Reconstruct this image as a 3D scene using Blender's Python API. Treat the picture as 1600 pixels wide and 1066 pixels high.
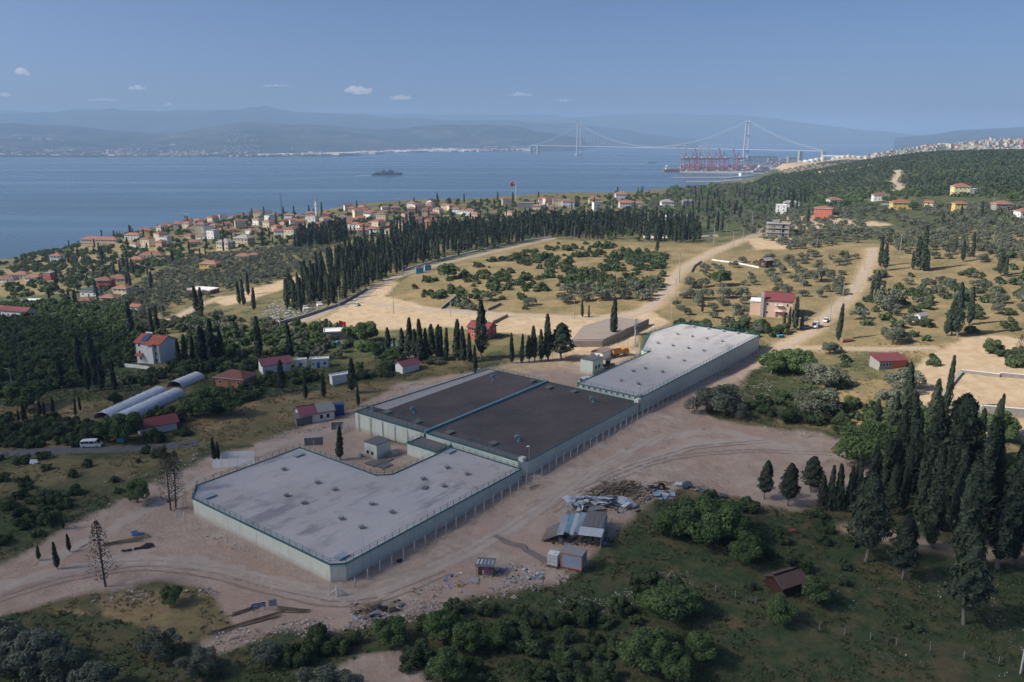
import bpy, math, random
import numpy as np
from mathutils import Vector, Matrix
random.seed(7)
RNG = np.random.default_rng(7)
SC = bpy.context.scene
for o in list(bpy.data.objects): bpy.data.objects.remove(o)
# ------------------------------------------------------------------ camera, sky, sun, exposure
CAM_H, PITCH, FPX = 162.0, math.radians(14.5), 1600*28/36
cam = bpy.data.objects.new('camera', bpy.data.cameras.new('camera')); SC.collection.objects.link(cam)
cam.location = (0, 0, CAM_H); cam.rotation_euler = (math.radians(90)-PITCH, 0, 0)
cam.data.lens = 28; cam.data.sensor_width = 36; cam.data.clip_start = 1; cam.data.clip_end = 90000
SC.camera = cam
SUN_EL, SUN_AZ = math.radians(40), math.radians(-101)      # azimuth from +Y, clockwise positive (sun stands at the left, a little behind)
SUN_DIR = Vector((math.sin(SUN_AZ)*math.cos(SUN_EL), math.cos(SUN_AZ)*math.cos(SUN_EL), math.sin(SUN_EL)))
world = bpy.data.worlds.new('World'); SC.world = world; world.use_nodes = True
wn = world.node_tree
sky = wn.nodes.new('ShaderNodeTexSky'); sky.sky_type = 'NISHITA'; sky.sun_disc = False
sky.sun_elevation = SUN_EL; sky.sun_rotation = SUN_AZ % (2*math.pi)
sky.altitude = 160; sky.air_density = 0.5; sky.dust_density = 2.6; sky.ozone_density = 6.5
bg = wn.nodes['Background']; bg.inputs['Strength'].default_value = 0.105
wn.links.new(sky.outputs['Color'], bg.inputs['Color'])
sl = bpy.data.lights.new('sun', 'SUN'); sl.energy = 4.8; sl.angle = math.radians(0.5); sl.color = (1.0, 0.93, 0.82)
sun = bpy.data.objects.new('sun', sl); SC.collection.objects.link(sun)
sun.location = (-300, -50, 500); sun.rotation_euler = SUN_DIR.to_track_quat('Z', 'Y').to_euler()
SC.view_settings.view_transform = 'Standard'; SC.view_settings.look = 'None'
SC.view_settings.gamma = 1; SC.view_settings.use_curve_mapping = False; SC.view_settings.exposure = 0.3
SC.render.engine = 'CYCLES'
SC.cycles.max_bounces = 7; SC.cycles.diffuse_bounces = 3; SC.cycles.glossy_bounces = 2
SC.cycles.transmission_bounces = 2; SC.cycles.volume_bounces = 4; SC.cycles.transparent_max_bounces = 12
SC.cycles.caustics_reflective = False; SC.cycles.caustics_refractive = False
# ------------------------------------------------------------------ helpers
CP, SP = math.cos(PITCH), math.sin(PITCH)
def ray(px, py):
    u = (px-800)/FPX; v = (py-533)/FPX
    return np.array([u, CP-v*SP, -(SP+v*CP)])
def project(x, y, z):
    dz = z-CAM_H
    dep = y*CP-dz*SP
    dep = np.where(dep < 1, 1, dep)
    return 800+x/dep*FPX, 533+(-y*SP-dz*CP)/dep*FPX, dep
def at_depth(px, py, D): return np.array([0, 0, CAM_H])+ray(px, py)*D
def at_z(px, py, z):
    r = ray(px, py); return np.array([0, 0, CAM_H])+r*((z-CAM_H)/r[2])

def vnoise(x, y, s, seed=0):
    """smooth value noise, vectorised; about -1..1"""
    x = np.asarray(x, float)/s+seed*17.3; y = np.asarray(y, float)/s-seed*9.7
    xi = np.floor(x).astype(np.int64); yi = np.floor(y).astype(np.int64); fx = x-xi; fy = y-yi
    def h(a, b):
        n = (a*374761393+b*668265263+seed*982451653) & 0x7fffffff
        n = ((n ^ (n >> 13))*1274126177) & 0x7fffffff
        return ((n ^ (n >> 16)) & 0xffff)/32767.5-1
    fx = fx*fx*(3-2*fx); fy = fy*fy*(3-2*fy)
    return (h(xi, yi)*(1-fx)+h(xi+1, yi)*fx)*(1-fy)+(h(xi, yi+1)*(1-fx)+h(xi+1, yi+1)*fx)*fy
def fbm(x, y, s, seed=0, o=4):
    t = 0; a = 1
    for k in range(o): t = t+a*vnoise(x, y, s/2**k, seed+k); a *= .5
    return t/1.6
def inpoly(px, py, poly):
    px = np.asarray(px); py = np.asarray(py); ins = np.zeros(px.shape, bool); n = len(poly); j = n-1
    for i in range(n):
        xi, yi = poly[i]; xj, yj = poly[j]
        if yi != yj:
            c = ((yi > py) != (yj > py)) & (px < (xj-xi)*(py-yi)/(yj-yi)+xi); ins ^= c
        j = i
    return ins
def polydist(x, y, pts):
    """distance to an open polyline"""
    d = np.full(np.shape(x), 1e9)
    for (ax, ay), (bx, by) in zip(pts[:-1], pts[1:]):
        dx, dy = bx-ax, by-ay; L = dx*dx+dy*dy+1e-9
        t = np.clip(((x-ax)*dx+(y-ay)*dy)/L, 0, 1)
        d = np.minimum(d, np.hypot(x-ax-t*dx, y-ay-t*dy))
    return d

class NT:
    def __init__(s, name):
        s.m = bpy.data.materials.new(name); s.m.use_nodes = True; s.t = s.m.node_tree
        s.b = s.t.nodes['Principled BSDF']; s.out = s.t.nodes['Material Output']
    def n(s, typ, **kw):
        nd = s.t.nodes.new(typ)
        for k, v in kw.items():
            if hasattr(nd, k): setattr(nd, k, v)
        return nd
    def l(s, a, b): s.t.links.new(a, b)
    def noise(s, scale, detail=4, rough=.55, vec=None):
        nd = s.n('ShaderNodeTexNoise'); nd.inputs['Scale'].default_value = scale; nd.inputs['Detail'].default_value = detail
        nd.inputs['Roughness'].default_value = rough
        if vec is not None: s.l(vec, nd.inputs['Vector'])
        return nd.outputs['Fac']
    def ramp(s, fac, a, b):
        nd = s.n('ShaderNodeMapRange'); nd.inputs['From Min'].default_value = a; nd.inputs['From Max'].default_value = b
        s.l(fac, nd.inputs['Value']); return nd.outputs['Result']
    def mix(s, fac, a, b, mode='MIX'):
        nd = s.n('ShaderNodeMix', data_type='RGBA', blend_type=mode)
        for val, key in ((fac, 0), (a, 6), (b, 7)):
            if isinstance(val, (int, float)): nd.inputs[key].default_value = val
            elif isinstance(val, tuple): nd.inputs[key].default_value = (*val[:3], 1)
            else: s.l(val, nd.inputs[key])
        return nd.outputs[2]
    def math(s, op, a, b=None):
        nd = s.n('ShaderNodeMath', operation=op)
        for val, key in ((a, 0), (b, 1)):
            if val is None: continue
            if isinstance(val, (int, float)): nd.inputs[key].default_value = val
            else: s.l(val, nd.inputs[key])
        return nd.outputs[0]
    def bump(s, h, strength=.4, dist=.1):
        nd = s.n('ShaderNodeBump'); nd.inputs['Strength'].default_value = strength; nd.inputs['Distance'].default_value = dist
        s.l(h, nd.inputs['Height']); s.l(nd.outputs[0], s.b.inputs['Normal'])
    def obj(s): return s.n('ShaderNodeTexCoord').outputs['Object']
    def pos(s): return s.n('ShaderNodeNewGeometry').outputs['Position']
    def rnd(s): return s.n('ShaderNodeObjectInfo').outputs['Random']
def mat(name, c, rough=.8, var=.18, scale=1.5, metal=0, bump=0, grime=0, spec=.3, objvar=0):
    t = NT(name); p = t.obj()
    c2 = tuple(max(0, x*(1-var)) for x in c); c1 = tuple(min(1, x*(1+var*.6)) for x in c)
    col = t.mix(t.noise(scale, 5, .6, p), c2, c1)
    if grime:
        g = t.ramp(t.noise(scale*.35, 6, .7, p), .5, .75)
        col = t.mix(t.math('MULTIPLY', g, grime), col, tuple(x*.45 for x in c))
    if objvar: col = t.mix(t.math('MULTIPLY', t.rnd(), objvar), col, tuple(x*.5 for x in c))
    t.l(col, t.b.inputs['Base Color'])
    t.b.inputs['Roughness'].default_value = rough; t.b.inputs['Metallic'].default_value = metal
    t.b.inputs['Specular IOR Level'].default_value = spec
    if bump: t.bump(t.noise(scale*6, 4, .6, p), bump, .05)
    return t.m
def leafmat(name, c1, c2, trans=.15):
    t = NT(name)
    a = t.n('ShaderNodeAttribute'); a.attribute_name = 'tone'
    f = t.math('ADD', t.math('MULTIPLY', a.outputs['Fac'], .65), t.math('MULTIPLY', t.rnd(), .35))
    col = t.mix(f, c1, c2); t.l(col, t.b.inputs['Base Color'])
    t.b.inputs['Roughness'].default_value = .75; t.b.inputs['Specular IOR Level'].default_value = .15
    tr = t.n('ShaderNodeBsdfTranslucent'); t.l(col, tr.inputs['Color'])
    mx = t.n('ShaderNodeMixShader'); mx.inputs[0].default_value = trans
    t.l(t.b.outputs[0], mx.inputs[1]); t.l(tr.outputs[0], mx.inputs[2]); t.l(mx.outputs[0], t.out.inputs['Surface'])
    return t.m

def mesh_np(name, V, F, mats=(), mi=None, tone=None, smooth=False):
    V = np.ascontiguousarray(V, np.float32); F = np.ascontiguousarray(F, np.int32); M, k = F.shape
    me = bpy.data.meshes.new(name)
    me.vertices.add(len(V)); me.vertices.foreach_set('co', V.ravel())
    me.loops.add(M*k); me.loops.foreach_set('vertex_index', F.ravel())
    me.polygons.add(M); me.polygons.foreach_set('loop_start', np.arange(0, M*k, k, dtype=np.int32))
    if mi is not None: me.polygons.foreach_set('material_index', np.ascontiguousarray(mi, np.int32))
    me.polygons.foreach_set('use_smooth', np.full(M, smooth))
    for m in mats: me.materials.append(m)
    if tone is not None:
        at = me.attributes.new('tone', 'FLOAT', 'POINT'); at.data.foreach_set('value', np.ascontiguousarray(tone, np.float32))
    me.update(calc_edges=True)
    return me
def link(name, me, parent=None, loc=None, rot=None, scale=None, **props):
    o = bpy.data.objects.new(name, me); SC.collection.objects.link(o)
    if parent is not None: o.parent = parent
    if loc is not None: o.location = loc
    if rot is not None: o.rotation_euler = rot if isinstance(rot, (tuple, list)) else (0, 0, rot)
    if scale is not None: o.scale = scale if isinstance(scale, (tuple, list)) else (scale,)*3
    for k, v in props.items():
        if v: o[k] = v
    return o
def thing(name, label, cat, loc=(0, 0, 0), rot=0, group=None, scale=None):
    return link(name, None, None, tuple(float(c) for c in loc), rot, scale, label=label, category=cat, group=group)
def tag(o, label, cat, group=None):
    o['label'] = label; o['category'] = cat
    if group: o['group'] = group
    return o

class MB:
    """collects shapes for ONE mesh"""
    def __init__(s): s.v = []; s.f = []; s.mi = []
    def add(s, vs, fs, m=0):
        b = len(s.v); s.v += [tuple(float(c) for c in p) for p in vs]; s.f += [tuple(b+i for i in f) for f in fs]; s.mi += [m]*len(fs)
    def box(s, c, d, rz=0, m=0, tilt=None):
        R = Matrix.Rotation(rz, 3, 'Z')
        if tilt: R = R @ Matrix.Rotation(tilt[0], 3, 'X') @ Matrix.Rotation(tilt[1], 3, 'Y')
        P = [Vector(c)+R @ Vector((sx*d[0]/2, sy*d[1]/2, sz*d[2]/2)) for sz in (-1, 1) for sx, sy in ((-1, -1), (1, -1), (1, 1), (-1, 1))]
        s.add(P, [(3, 2, 1, 0), (4, 5, 6, 7), (0, 1, 5, 4), (1, 2, 6, 5), (2, 3, 7, 6), (3, 0, 4, 7)], m); return s
    def prism(s, poly, z0, z1, m=0, mtop=None):
        n = len(poly); z0 = [z0]*n if not hasattr(z0, '__len__') else z0; z1 = [z1]*n if not hasattr(z1, '__len__') else z1
        P = [(x, y, z) for (x, y), z in zip(poly, z0)]+[(x, y, z) for (x, y), z in zip(poly, z1)]
        s.add(P, [tuple(range(n-1, -1, -1))]+[(i, (i+1) % n, n+(i+1) % n, n+i) for i in range(n)], m)
        s.add(P[n:], [tuple(range(n))], m if mtop is None else mtop); return s
    def tube(s, p0, p1, r0, r1=None, n=6, m=0):
        r1 = r0 if r1 is None else r1; p0 = Vector(p0); p1 = Vector(p1); q = (p1-p0).to_track_quat('Z', 'Y')
        ring = lambda p, r: [p+q @ Vector((math.cos(a)*r, math.sin(a)*r, 0)) for a in (2*math.pi*i/n for i in range(n))]
        s.add(ring(p0, r0)+ring(p1, r1), [(i, (i+1) % n, n+(i+1) % n, n+i) for i in range(n)]+[tuple(range(n-1, -1, -1)), tuple(range(n, 2*n))], m); return s
    def path(s, pts, r, n=6, m=0):
        rr = r if hasattr(r, '__len__') else [r]*len(pts)
        for a, b, ra, rb in zip(pts[:-1], pts[1:], rr[:-1], rr[1:]): s.tube(a, b, ra, rb, n, m)
        return s
    def lathe(s, prof, c=(0, 0, 0), n=12, m=0):
        P = [(c[0]+r*math.cos(2*math.pi*i/n), c[1]+r*math.sin(2*math.pi*i/n), c[2]+z) for r, z in prof for i in range(n)]
        k = len(prof)
        s.add(P, [(j*n+i, j*n+(i+1) % n, (j+1)*n+(i+1) % n, (j+1)*n+i) for j in range(k-1) for i in range(n)]+[tuple(range(n-1, -1, -1)), tuple(range((k-1)*n, k*n))], m); return s
    def quad(s, a, b, c, d, m=0): s.add([a, b, c, d], [(0, 1, 2, 3)], m); return s
    def slab(s, pts, t, m=0):
        """a flat panel of four corners with thickness t downwards along its normal"""
        P = [Vector(p) for p in pts]; nrm = (P[1]-P[0]).cross(P[2]-P[0]).normalized()*t
        s.add(P+[p-nrm for p in P], [(0, 1, 2, 3), (7, 6, 5, 4)]+[(i, i+4, (i+1) % 4+4, (i+1) % 4) for i in range(4)], m); return s
    def mesh(s, name, *mats):
        me = bpy.data.meshes.new(name); me.from_pydata(s.v, [], s.f)
        for m in mats: me.materials.append(m)
        me.polygons.foreach_set('material_index', s.mi); me.update(); return me
    def build(s, name, mats, parent=None, **kw):
        mats = mats if isinstance(mats, (tuple, list)) else (mats,)
        return link(name, s.mesh(name, *mats), parent, **kw)

# ------------------------------------------------------------------ terrain height
CTRL = [  # pixel x, pixel y, metres below the camera
 (0,1066,80),(400,1066,80),(800,1066,81),(1200,1066,82),(1600,1066,82),(0,900,80.5),(1600,900,80),(1200,900,80),(1000,960,81),(250,960,80.3),
 (515,903,80.6),(302,812,81.2),(680,830,80.3),(825,745,79.6),(1012,646,78.8),(1100,600,79.5),(1187,556,80.3),(1100,720,79.5),(1300,700,79),(1600,750,78),(1590,620,76),(1480,590,75.5),
 (0,700,84),(140,697,83),(400,695,82),(560,705,80.6),(640,730,80.4),(720,790,80.4),(760,585,80),(900,600,79.3),(950,557,79.5),(870,525,79),(1050,495,76.5),(1275,515,76.5),(1205,503,76.5),
 (600,560,82),(450,600,84),(680,600,81.5),
 (250,570,85),(30,600,88),(100,520,93),(30,485,104),(0,440,126),(45,402,140),(130,385,124),(200,368,114),(300,352,106),(200,450,107),(200,500,95),(350,480,93),(330,410,100),
 (400,340,101),(450,360,95),(560,360,90),(660,345,88),(500,480,85),(430,490,87),(540,430,87),(620,450,82),(740,400,80),(880,372,78),(1000,347,78),(850,440,76.5),(850,400,76),(800,475,78.5),(950,505,78),
 (1100,402,73),(1170,377,70),(1215,370,69),(1284,347,64),(1350,402,68),(1450,450,71),(1400,520,75),(1500,302,50),(1590,330,54),(1600,400,63),(1600,480,70),(1400,315,60),(1200,325,70),(1100,315,76),(1000,320,79),(850,330,84),
 (1250,303,70),(1350,303,66),(1390,288,64),(1400,265,50),(1600,280,45),(1500,262,42),(1300,275,60),
 (1330,292,62),(1450,285,55),(1450,262,45),(1550,258,39),
 ]
CTRL_D = [  # pixel x, distance, metres below the camera
 (0,1010,150),(45,1000,152),(130,1060,140),(200,1080,132),(300,1090,122),(400,1080,112),(480,1040,98),(560,1090,91),(680,1130,88.5),(780,1150,86),(870,1200,85.5),(940,1220,85.5),(1000,1240,83),(1050,1260,81),(1100,1300,78),(1150,1340,74),(1200,1390,72),(1250,1450,66),(1300,1470,59),(1360,1470,51),(1390,1475,43),(1420,1480,34),(1500,1480,31),(1600,1480,30),
 (0,1090,170),(45,1100,170),(130,1230,170),(200,1280,172),(300,1330,172),(400,1400,172),(480,1420,172),(560,1480,172),(680,1540,172),(780,1560,172),(870,1650,172),(940,1750,172),(1000,1800,172),(1050,1850,172),(1100,1900,165),
 (1150,2000,160),(1200,1900,120),(1300,1900,85),(1420,1950,70),(1600,1950,62),(1130,2600,172),(1160,2700,165),
 (1210,2300,130),(1225,2560,86),(1255,2560,86),(1285,2560,85),(1240,2400,108),(1265,2400,106),(1302,2760,83),(1341,2760,79),(1320,2850,78),(1390,2750,98),(1300,2350,112),(1200,2600,140),(1260,2900,140),(1340,3100,140),
 (1165,3000,160),(1180,3400,159),(1240,3400,159),(1300,3600,150),(1200,3900,166),(1300,4200,166),(1120,3400,172),(1120,3900,172),
 (1370,3800,97),(1420,4200,88),(1500,4400,81),(1600,4500,72),(1330,4200,140),(1320,4700,172),(1400,5200,172),(1500,5400,172),(1600,5600,172),(1000,3000,175),(1000,4500,175),(700,3000,175),(300,2500,175),(0,2000,175),(1250,5000,175),(700,6000,175),(1300,6400,175),(1600,6400,175),(200,6000,175),(100,1700,178),(400,1900,180),(200,3500,180),(450,3500,180),(600,2200,180),(800,2200,180),(900,2600,180),(0,3000,180),(0,5000,180),(500,5000,180),(950,3600,180),(900,5000,180),
]
pts = []
for px, py, d in CTRL:
    r = ray(px, py); p = r*(-d/r[2]); pts.append((math.atan2(p[0], p[1]), math.log(math.hypot(p[0], p[1])), CAM_H-d))
for px, D, d in CTRL_D:
    u = (px-800)/FPX; pts.append((math.atan2(u*D*.97, D), math.log(math.hypot(u*D*.97, D)), CAM_H-d))
ext = []
for a, l, z in pts:
    if a < -.5: ext.append((a-.35, l, z))
    if a > .5: ext.append((a+.35, l, z))
pts += ext
for a in np.linspace(-1.2, 1.2, 7): pts += [(a, math.log(30), 82), (a, math.log(75), 82)]
PT = np.array(pts); PT[:, 1] *= 1.0
def _k(d2): return .5*d2*np.log(d2+1e-12)
_n = len(PT); _d2 = (PT[:, None, 0]-PT[None, :, 0])**2+(PT[:, None, 1]-PT[None, :, 1])**2
_A = np.zeros((_n+3, _n+3)); _A[:_n, :_n] = _k(_d2)+np.eye(_n)*2e-4; _A[:_n, _n] = 1; _A[:_n, _n+1:] = PT[:, :2]; _A[_n:, :_n] = _A[:_n, _n:].T
_w = np.linalg.solve(_A, np.r_[PT[:, 2], 0, 0, 0])
def tps(a, l):
    o = np.empty(a.shape)
    for i in range(0, len(a), 20000):
        s = slice(i, i+20000); d2 = (a[s, None]-PT[None, :, 0])**2+(l[s, None]-PT[None, :, 1])**2
        o[s] = _k(d2) @ _w[:_n]+_w[_n]+a[s]*_w[_n+1]+l[s]*_w[_n+2]
    return o
NA, NR = 440, 640
AZ = np.linspace(-.98, .98, NA); LR = np.linspace(math.log(36), math.log(6600), NR)
ga, gl = np.meshgrid(AZ, LR, indexing='ij'); GR = np.exp(gl); GX = GR*np.sin(ga); GY = GR*np.cos(ga)
# coarse solve, then refined by bilinear sampling (smooth anyway)
ca = np.linspace(-.98, .98, 150); cl = np.linspace(LR[0], LR[-1], 220); A2, L2 = np.meshgrid(ca, cl, indexing='ij')
CZ = tps(A2.ravel(), L2.ravel()).reshape(A2.shape)
def bil(Z, a0, a1, na, l0, l1, nl, a, l):
    fa = np.clip((a-a0)/(a1-a0)*(na-1), 0, na-1.001); fl = np.clip((l-l0)/(l1-l0)*(nl-1), 0, nl-1.001)
    i = fa.astype(int); j = fl.astype(int); u = fa-i; v = fl-j
    return (Z[i, j]*(1-u)+Z[i+1, j]*u)*(1-v)+(Z[i, j+1]*(1-u)+Z[i+1, j+1]*u)*v
GZ = bil(CZ, ca[0], ca[-1], 150, cl[0], cl[-1], 220, ga, gl)
_far = np.clip((GR-350)/900, 0, 1)
GZ += fbm(GX, GY, 90, 3)*(_far*3.0)+fbm(GX, GY, 400, 8, 5)*np.clip((GR-1250)/1500, 0, 1)*9*np.clip((GZ+8)/30, 0, 1)
GZ += fbm(GX, GY, 14, 5)*.22+fbm(GX, GY, 3.5, 9)*.10
GZ = np.minimum(GZ, 175)
def hz(x, y):
    x = np.asarray(x, float); y = np.asarray(y, float)
    return bil(GZ, AZ[0], AZ[-1], NA, LR[0], LR[-1], NR, np.arctan2(x, y), np.log(np.hypot(x, y)))
_DS = np.exp(np.linspace(math.log(60), math.log(6000), 2600))
def at(px, py):
    """the ground point that a ray meets first"""
    r = ray(px, py); P = r[None, :]*_DS[:, None]; z = P[:, 2]+CAM_H
    below = np.nonzero(z < np.maximum(hz(P[:, 0], P[:, 1]), 0))[0]
    k = below[0] if len(below) else len(_DS)-1
    return np.array([P[k, 0], P[k, 1], float(hz(P[k, 0], P[k, 1]))])
def size_at(p): return float(project(p[0], p[1], p[2])[2])/FPX      # metres per photo pixel
# ------------------------------------------------------------------ ground cover masks
ROADS = {  # pixel polylines on the ground, half width in metres
 'cemetery_road': ([(470,503),(520,484),(560,470),(592,445),(625,430),(700,410),(770,394),(862,373)], 3.2),
 'dirt_road': ([(560,470),(600,478),(690,487),(800,493),(900,498),(985,496),(1022,478),(1042,455),(1052,435),(1072,416),(1110,396),(1140,384),(1168,373)], 3.6),
 'lane': ([(1190,566),(1232,538),(1270,517),(1302,487),(1325,468),(1342,445),(1352,425),(1361,405),(1364,388)], 3.0),
 'upper_road': ([(1168,373),(1210,352),(1290,346),(1345,352)], 3.0),
 'farm_path': ([(1330,828),(1400,842),(1460,855),(1530,866),(1640,876)], 2.0),
 'hill_track': ([(1399,303),(1406,292),(1396,284),(1404,276),(1402,266)], 4.0),
 'village_road': ([(250,505),(285,492),(310,478),(345,465),(380,462),(440,440),(480,430)], 3.0),
 'garden_lane': ([(1230,545),(1290,545),(1380,546),(1460,545)], 2.0),
}
ROADW = {k: ([tuple(at(*p)[:2]) for p in v[0]], v[1]) for k, v in ROADS.items()}
DIRT = [[(-60,920),(0,888),(120,815),(200,775),(290,735),(340,712),(440,690),(555,648),(600,690),(820,735),(1010,640),(1190,545),(1225,535),(1235,548),(1180,575),(1140,612),(1100,645),(1120,655),(1180,666),(1290,678),(1390,702),(1375,737),(1330,770),(1240,800),(1150,775),(1060,760),(1000,795),(960,830),(915,885),(860,912),(760,925),(700,945),(600,972),(520,985),(430,985),(370,1010),(330,1022),(300,1010),(365,975),(330,920),(250,908),(150,925),(60,945),(-60,985)],
 [(545,1080),(520,1046),(570,1022),(630,1018),(660,1050),(670,1080)],
 [(755,577),(870,562),(950,545),(1000,545),(985,560),(905,608),(800,592)],[(395,694),(470,668),(556,640),(620,600),(760,578),(780,590),(600,640),(560,665),(480,690),(400,702)]]
SAND = [[(490,505),(560,470),(596,442),(622,440),(602,462),(700,487),(870,494),(960,490),(1012,482),(1045,505),(1005,520),(985,545),(945,562),(880,575),(790,585),(760,575),(870,550),(885,522),(840,524),(700,512),(600,516)],
 [(1440,560),(1500,530),(1560,522),(1640,540),(1640,600),(1600,592),(1500,583),(1470,628),(1430,640),(1420,600)],[(1496,583),(1640,596),(1640,650),(1470,628)],
 [(1400,640),(1640,655),(1640,690),(1400,680)],[(1195,340),(1290,335),(1400,352),(1330,356),(1240,360)],[(1165,372),(1240,372),(1240,390),(1180,390)],[(1208,258),(1290,247),(1345,240),(1385,250),(1350,262),(1290,271),(1222,272)],[(340,470),(380,455),(470,432),(470,440),(390,470),(350,480)]]
DRY = [[(60,960),(130,950),(160,985),(120,1010),(150,1060),(60,1066),(40,1000)],[(500,1080),(470,1040),(550,1000),(650,990),(720,1030),(730,1080)],[(600,470),(640,430),(760,398),(870,375),(1100,382),(1165,380),(1100,402),(1050,440),(1015,485),(900,492),(690,484)],
 [(1050,440),(1110,400),(1200,380),(1360,380),(1640,360),(1640,560),(1440,560),(1380,545),(1240,560),(1190,530),(1040,520),(1030,490)],
 [(-100,440),(20,418),(120,380),(230,372),(260,390),(180,420),(60,450),(-100,470)],[(0,455),(70,440),(140,450),(60,475),(-50,480)],
 [(20,625),(140,620),(150,650),(10,680)],
 [(400,640),(480,600),(620,600),(560,640),(480,665)],[(280,660),(400,620),(420,640),(330,680)],[(1250,600),(1400,590),(1360,680),(1200,660)],[(170,400),(300,390),(400,380),(330,405),(200,420)],[(150,920),(340,925),(360,985),(290,1010),(150,960)]]
GREEN = [[(-100,960),(160,960),(320,1020),(380,1010),(450,990),(600,980),(760,930),(860,915),(960,840),(1040,770),(1240,805),(1330,775),(1640,700),(1640,1100),(-100,1100)],
 [(-100,470),(240,450),(240,620),(-100,640)],[(1180,545),(1240,560),(1280,600),(1200,670),(1150,640)],[(-100,800),(100,760),(180,780),(60,850),(-100,890)],[(1050,330),(1640,300),(1640,350),(1100,370)],
 [(1170,270),(1250,235),(1640,225),(1640,310),(1200,310)],[(300,500),(640,530),(640,590),(300,640)]]
gpx, gpy, gdep = project(GX, GY, GZ)
_j = np.clip(180/gdep, .1, 1.2)
jx = gpx+fbm(GX, GY, 7, 21)*9*_j; jy = gpy+fbm(GX, GY, 7, 31)*5*_j
def soft(polys):
    m = np.zeros(GX.shape)
    for dx, dy in ((0, 0), (4, 1.5), (-4, -1.5), (3, -2), (-3, 2)):
        c = np.zeros(GX.shape, bool)
        for p in polys: c |= inpoly(jx+dx*_j, jy+dy*_j, p)
        m += c/5
    return m
M_dirt, M_sand, M_dry, M_green = soft(DIRT), soft(SAND), soft(DRY), soft(GREEN)
for k, (pl, hw) in ROADW.items():
    d = polydist(GX, GY, pl)+fbm(GX, GY, 5, 41)*.8
    M_sand = np.maximum(M_sand, np.clip(1.5-d/hw*.8, 0, 1))
# wheel ruts and low banks of spoil in the yard
GZ += M_dirt*(fbm(GX, GY, 6, 51)*.18)
V = np.stack([GX, GY, GZ], -1).reshape(-1, 3)
ii = np.arange(NA*NR).reshape(NA, NR)
F = np.stack([ii[:-1, :-1], ii[1:, :-1], ii[1:, 1:], ii[:-1, 1:]], -1).reshape(-1, 4)[:, ::-1]
def ground_mat():
    t = NT('ground_soil_and_grass'); p = t.pos()
    a = t.n('ShaderNodeAttribute'); a.attribute_name = 'cover'
    sep = t.n('ShaderNodeSeparateColor'); t.l(a.outputs['Color'], sep.inputs[0])
    a2 = t.n('ShaderNodeAttribute'); a2.attribute_name = 'wet'
    n1 = t.noise(.9, 6, .65, p); n2 = t.noise(.07, 5, .6, p); n3 = t.noise(.25, 5, .6, p); n4 = t.noise(3.5, 4, .7, p); n5 = t.noise(.012, 4, .6, p)
    dry = t.mix(t.ramp(n1, .3, .7), (.22, .155, .075), (.40, .30, .16))
    dry = t.mix(t.ramp(n2, .35, .7), dry, (.135, .13, .06)); dry = t.mix(t.ramp(n3, .55, .72), dry, (.31, .20, .12))
    grn = t.mix(t.ramp(n1, .3, .7), (.035, .058, .026), (.085, .110, .050))
    grn = t.mix(t.ramp(n3, .45, .68), grn, (.135, .115, .06))
    und = t.mix(t.ramp(n2, .4, .62), grn, dry)
    col = t.mix(sep.outputs['Red'], und, dry)
    col = t.mix(sep.outputs['Green'], col, t.mix(t.ramp(n2, .58, .7), grn, (.15, .12, .065)))
    dirt = t.mix(t.ramp(n3, .3, .7), (.345, .255, .195), (.53, .425, .335)); dirt = t.mix(t.ramp(n2, .4, .65), dirt, (.42, .29, .215))
    dirt = t.mix(t.ramp(n4, .52, .75), dirt, (.54, .47, .41))
    sand = t.mix(t.ramp(n3, .3, .7), (.40, .285, .17), (.53, .41, .27)); sand = t.mix(t.ramp(n4, .5, .8), sand, (.55, .45, .325))
    col = t.mix(sep.outputs['Blue'], col, dirt)
    col = t.mix(a.outputs['Alpha'], col, sand)
    t.l(col, t.b.inputs['Base Color']); t.b.inputs['Roughness'].default_value = .95; t.b.inputs['Specular IOR Level'].default_value = .1
    t.bump(t.math('ADD', t.noise(1.6, 6, .7, p), t.math('MULTIPLY', t.noise(.35, 4, .6, p), 2.0)), .7, .35)
    return t.m
G_MAT = ground_mat()
me = mesh_np('ground', V, F, [G_MAT], smooth=True)
ca_ = me.color_attributes.new('cover', 'FLOAT_COLOR', 'POINT')
ca_.data.foreach_set('color', np.ascontiguousarray(np.stack([M_dry, M_green, M_dirt, M_sand], -1), np.float32).ravel())
link('ground', me, kind='structure')

def drape(name, poly_world, halfw, m, lift=.05, step=3.0, ragged=.35):
    """a road sheet that follows the ground"""
    P = [Vector((x, y)) for x, y in poly_world]; pts = []
    for a, b in zip(P[:-1], P[1:]):
        n = max(1, int((b-a).length/step)); pts += [a.lerp(b, i/n) for i in range(n)]
    pts.append(P[-1])
    for _ in range(8): pts = [pts[0]]+[(pts[i-1]+pts[i]*2+pts[i+1])/4 for i in range(1, len(pts)-1)]+[pts[-1]]
    V = []; F = []; K = 6
    for i, p in enumerate(pts):
        t = (pts[min(i+1, len(pts)-1)]-pts[max(i-1, 0)]).normalized(); nn = Vector((-t.y, t.x))
        for k in range(K):
            s = (k/(K-1)*2-1)*halfw
            if k in (0, K-1): s += random.uniform(-ragged, ragged)
            q = p+nn*s; V.append((q.x, q.y, float(hz(q.x, q.y))+lift))
    for i in range(len(pts)-1):
        for k in range(K-1): F.append((i*K+k, (i+1)*K+k, (i+1)*K+k+1, i*K+k+1))
    return link(name, mesh_np(name, np.array(V), np.array(F)[:, ::-1], [m], smooth=True), kind='structure')
M_ASPH = mat('worn_asphalt', (.115, .12, .125), .9, .25, .4, bump=.3, grime=.3)
M_TRACK = mat('pale_track_gravel', (.42, .34, .25), .95, .25, .35, bump=.3)
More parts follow.
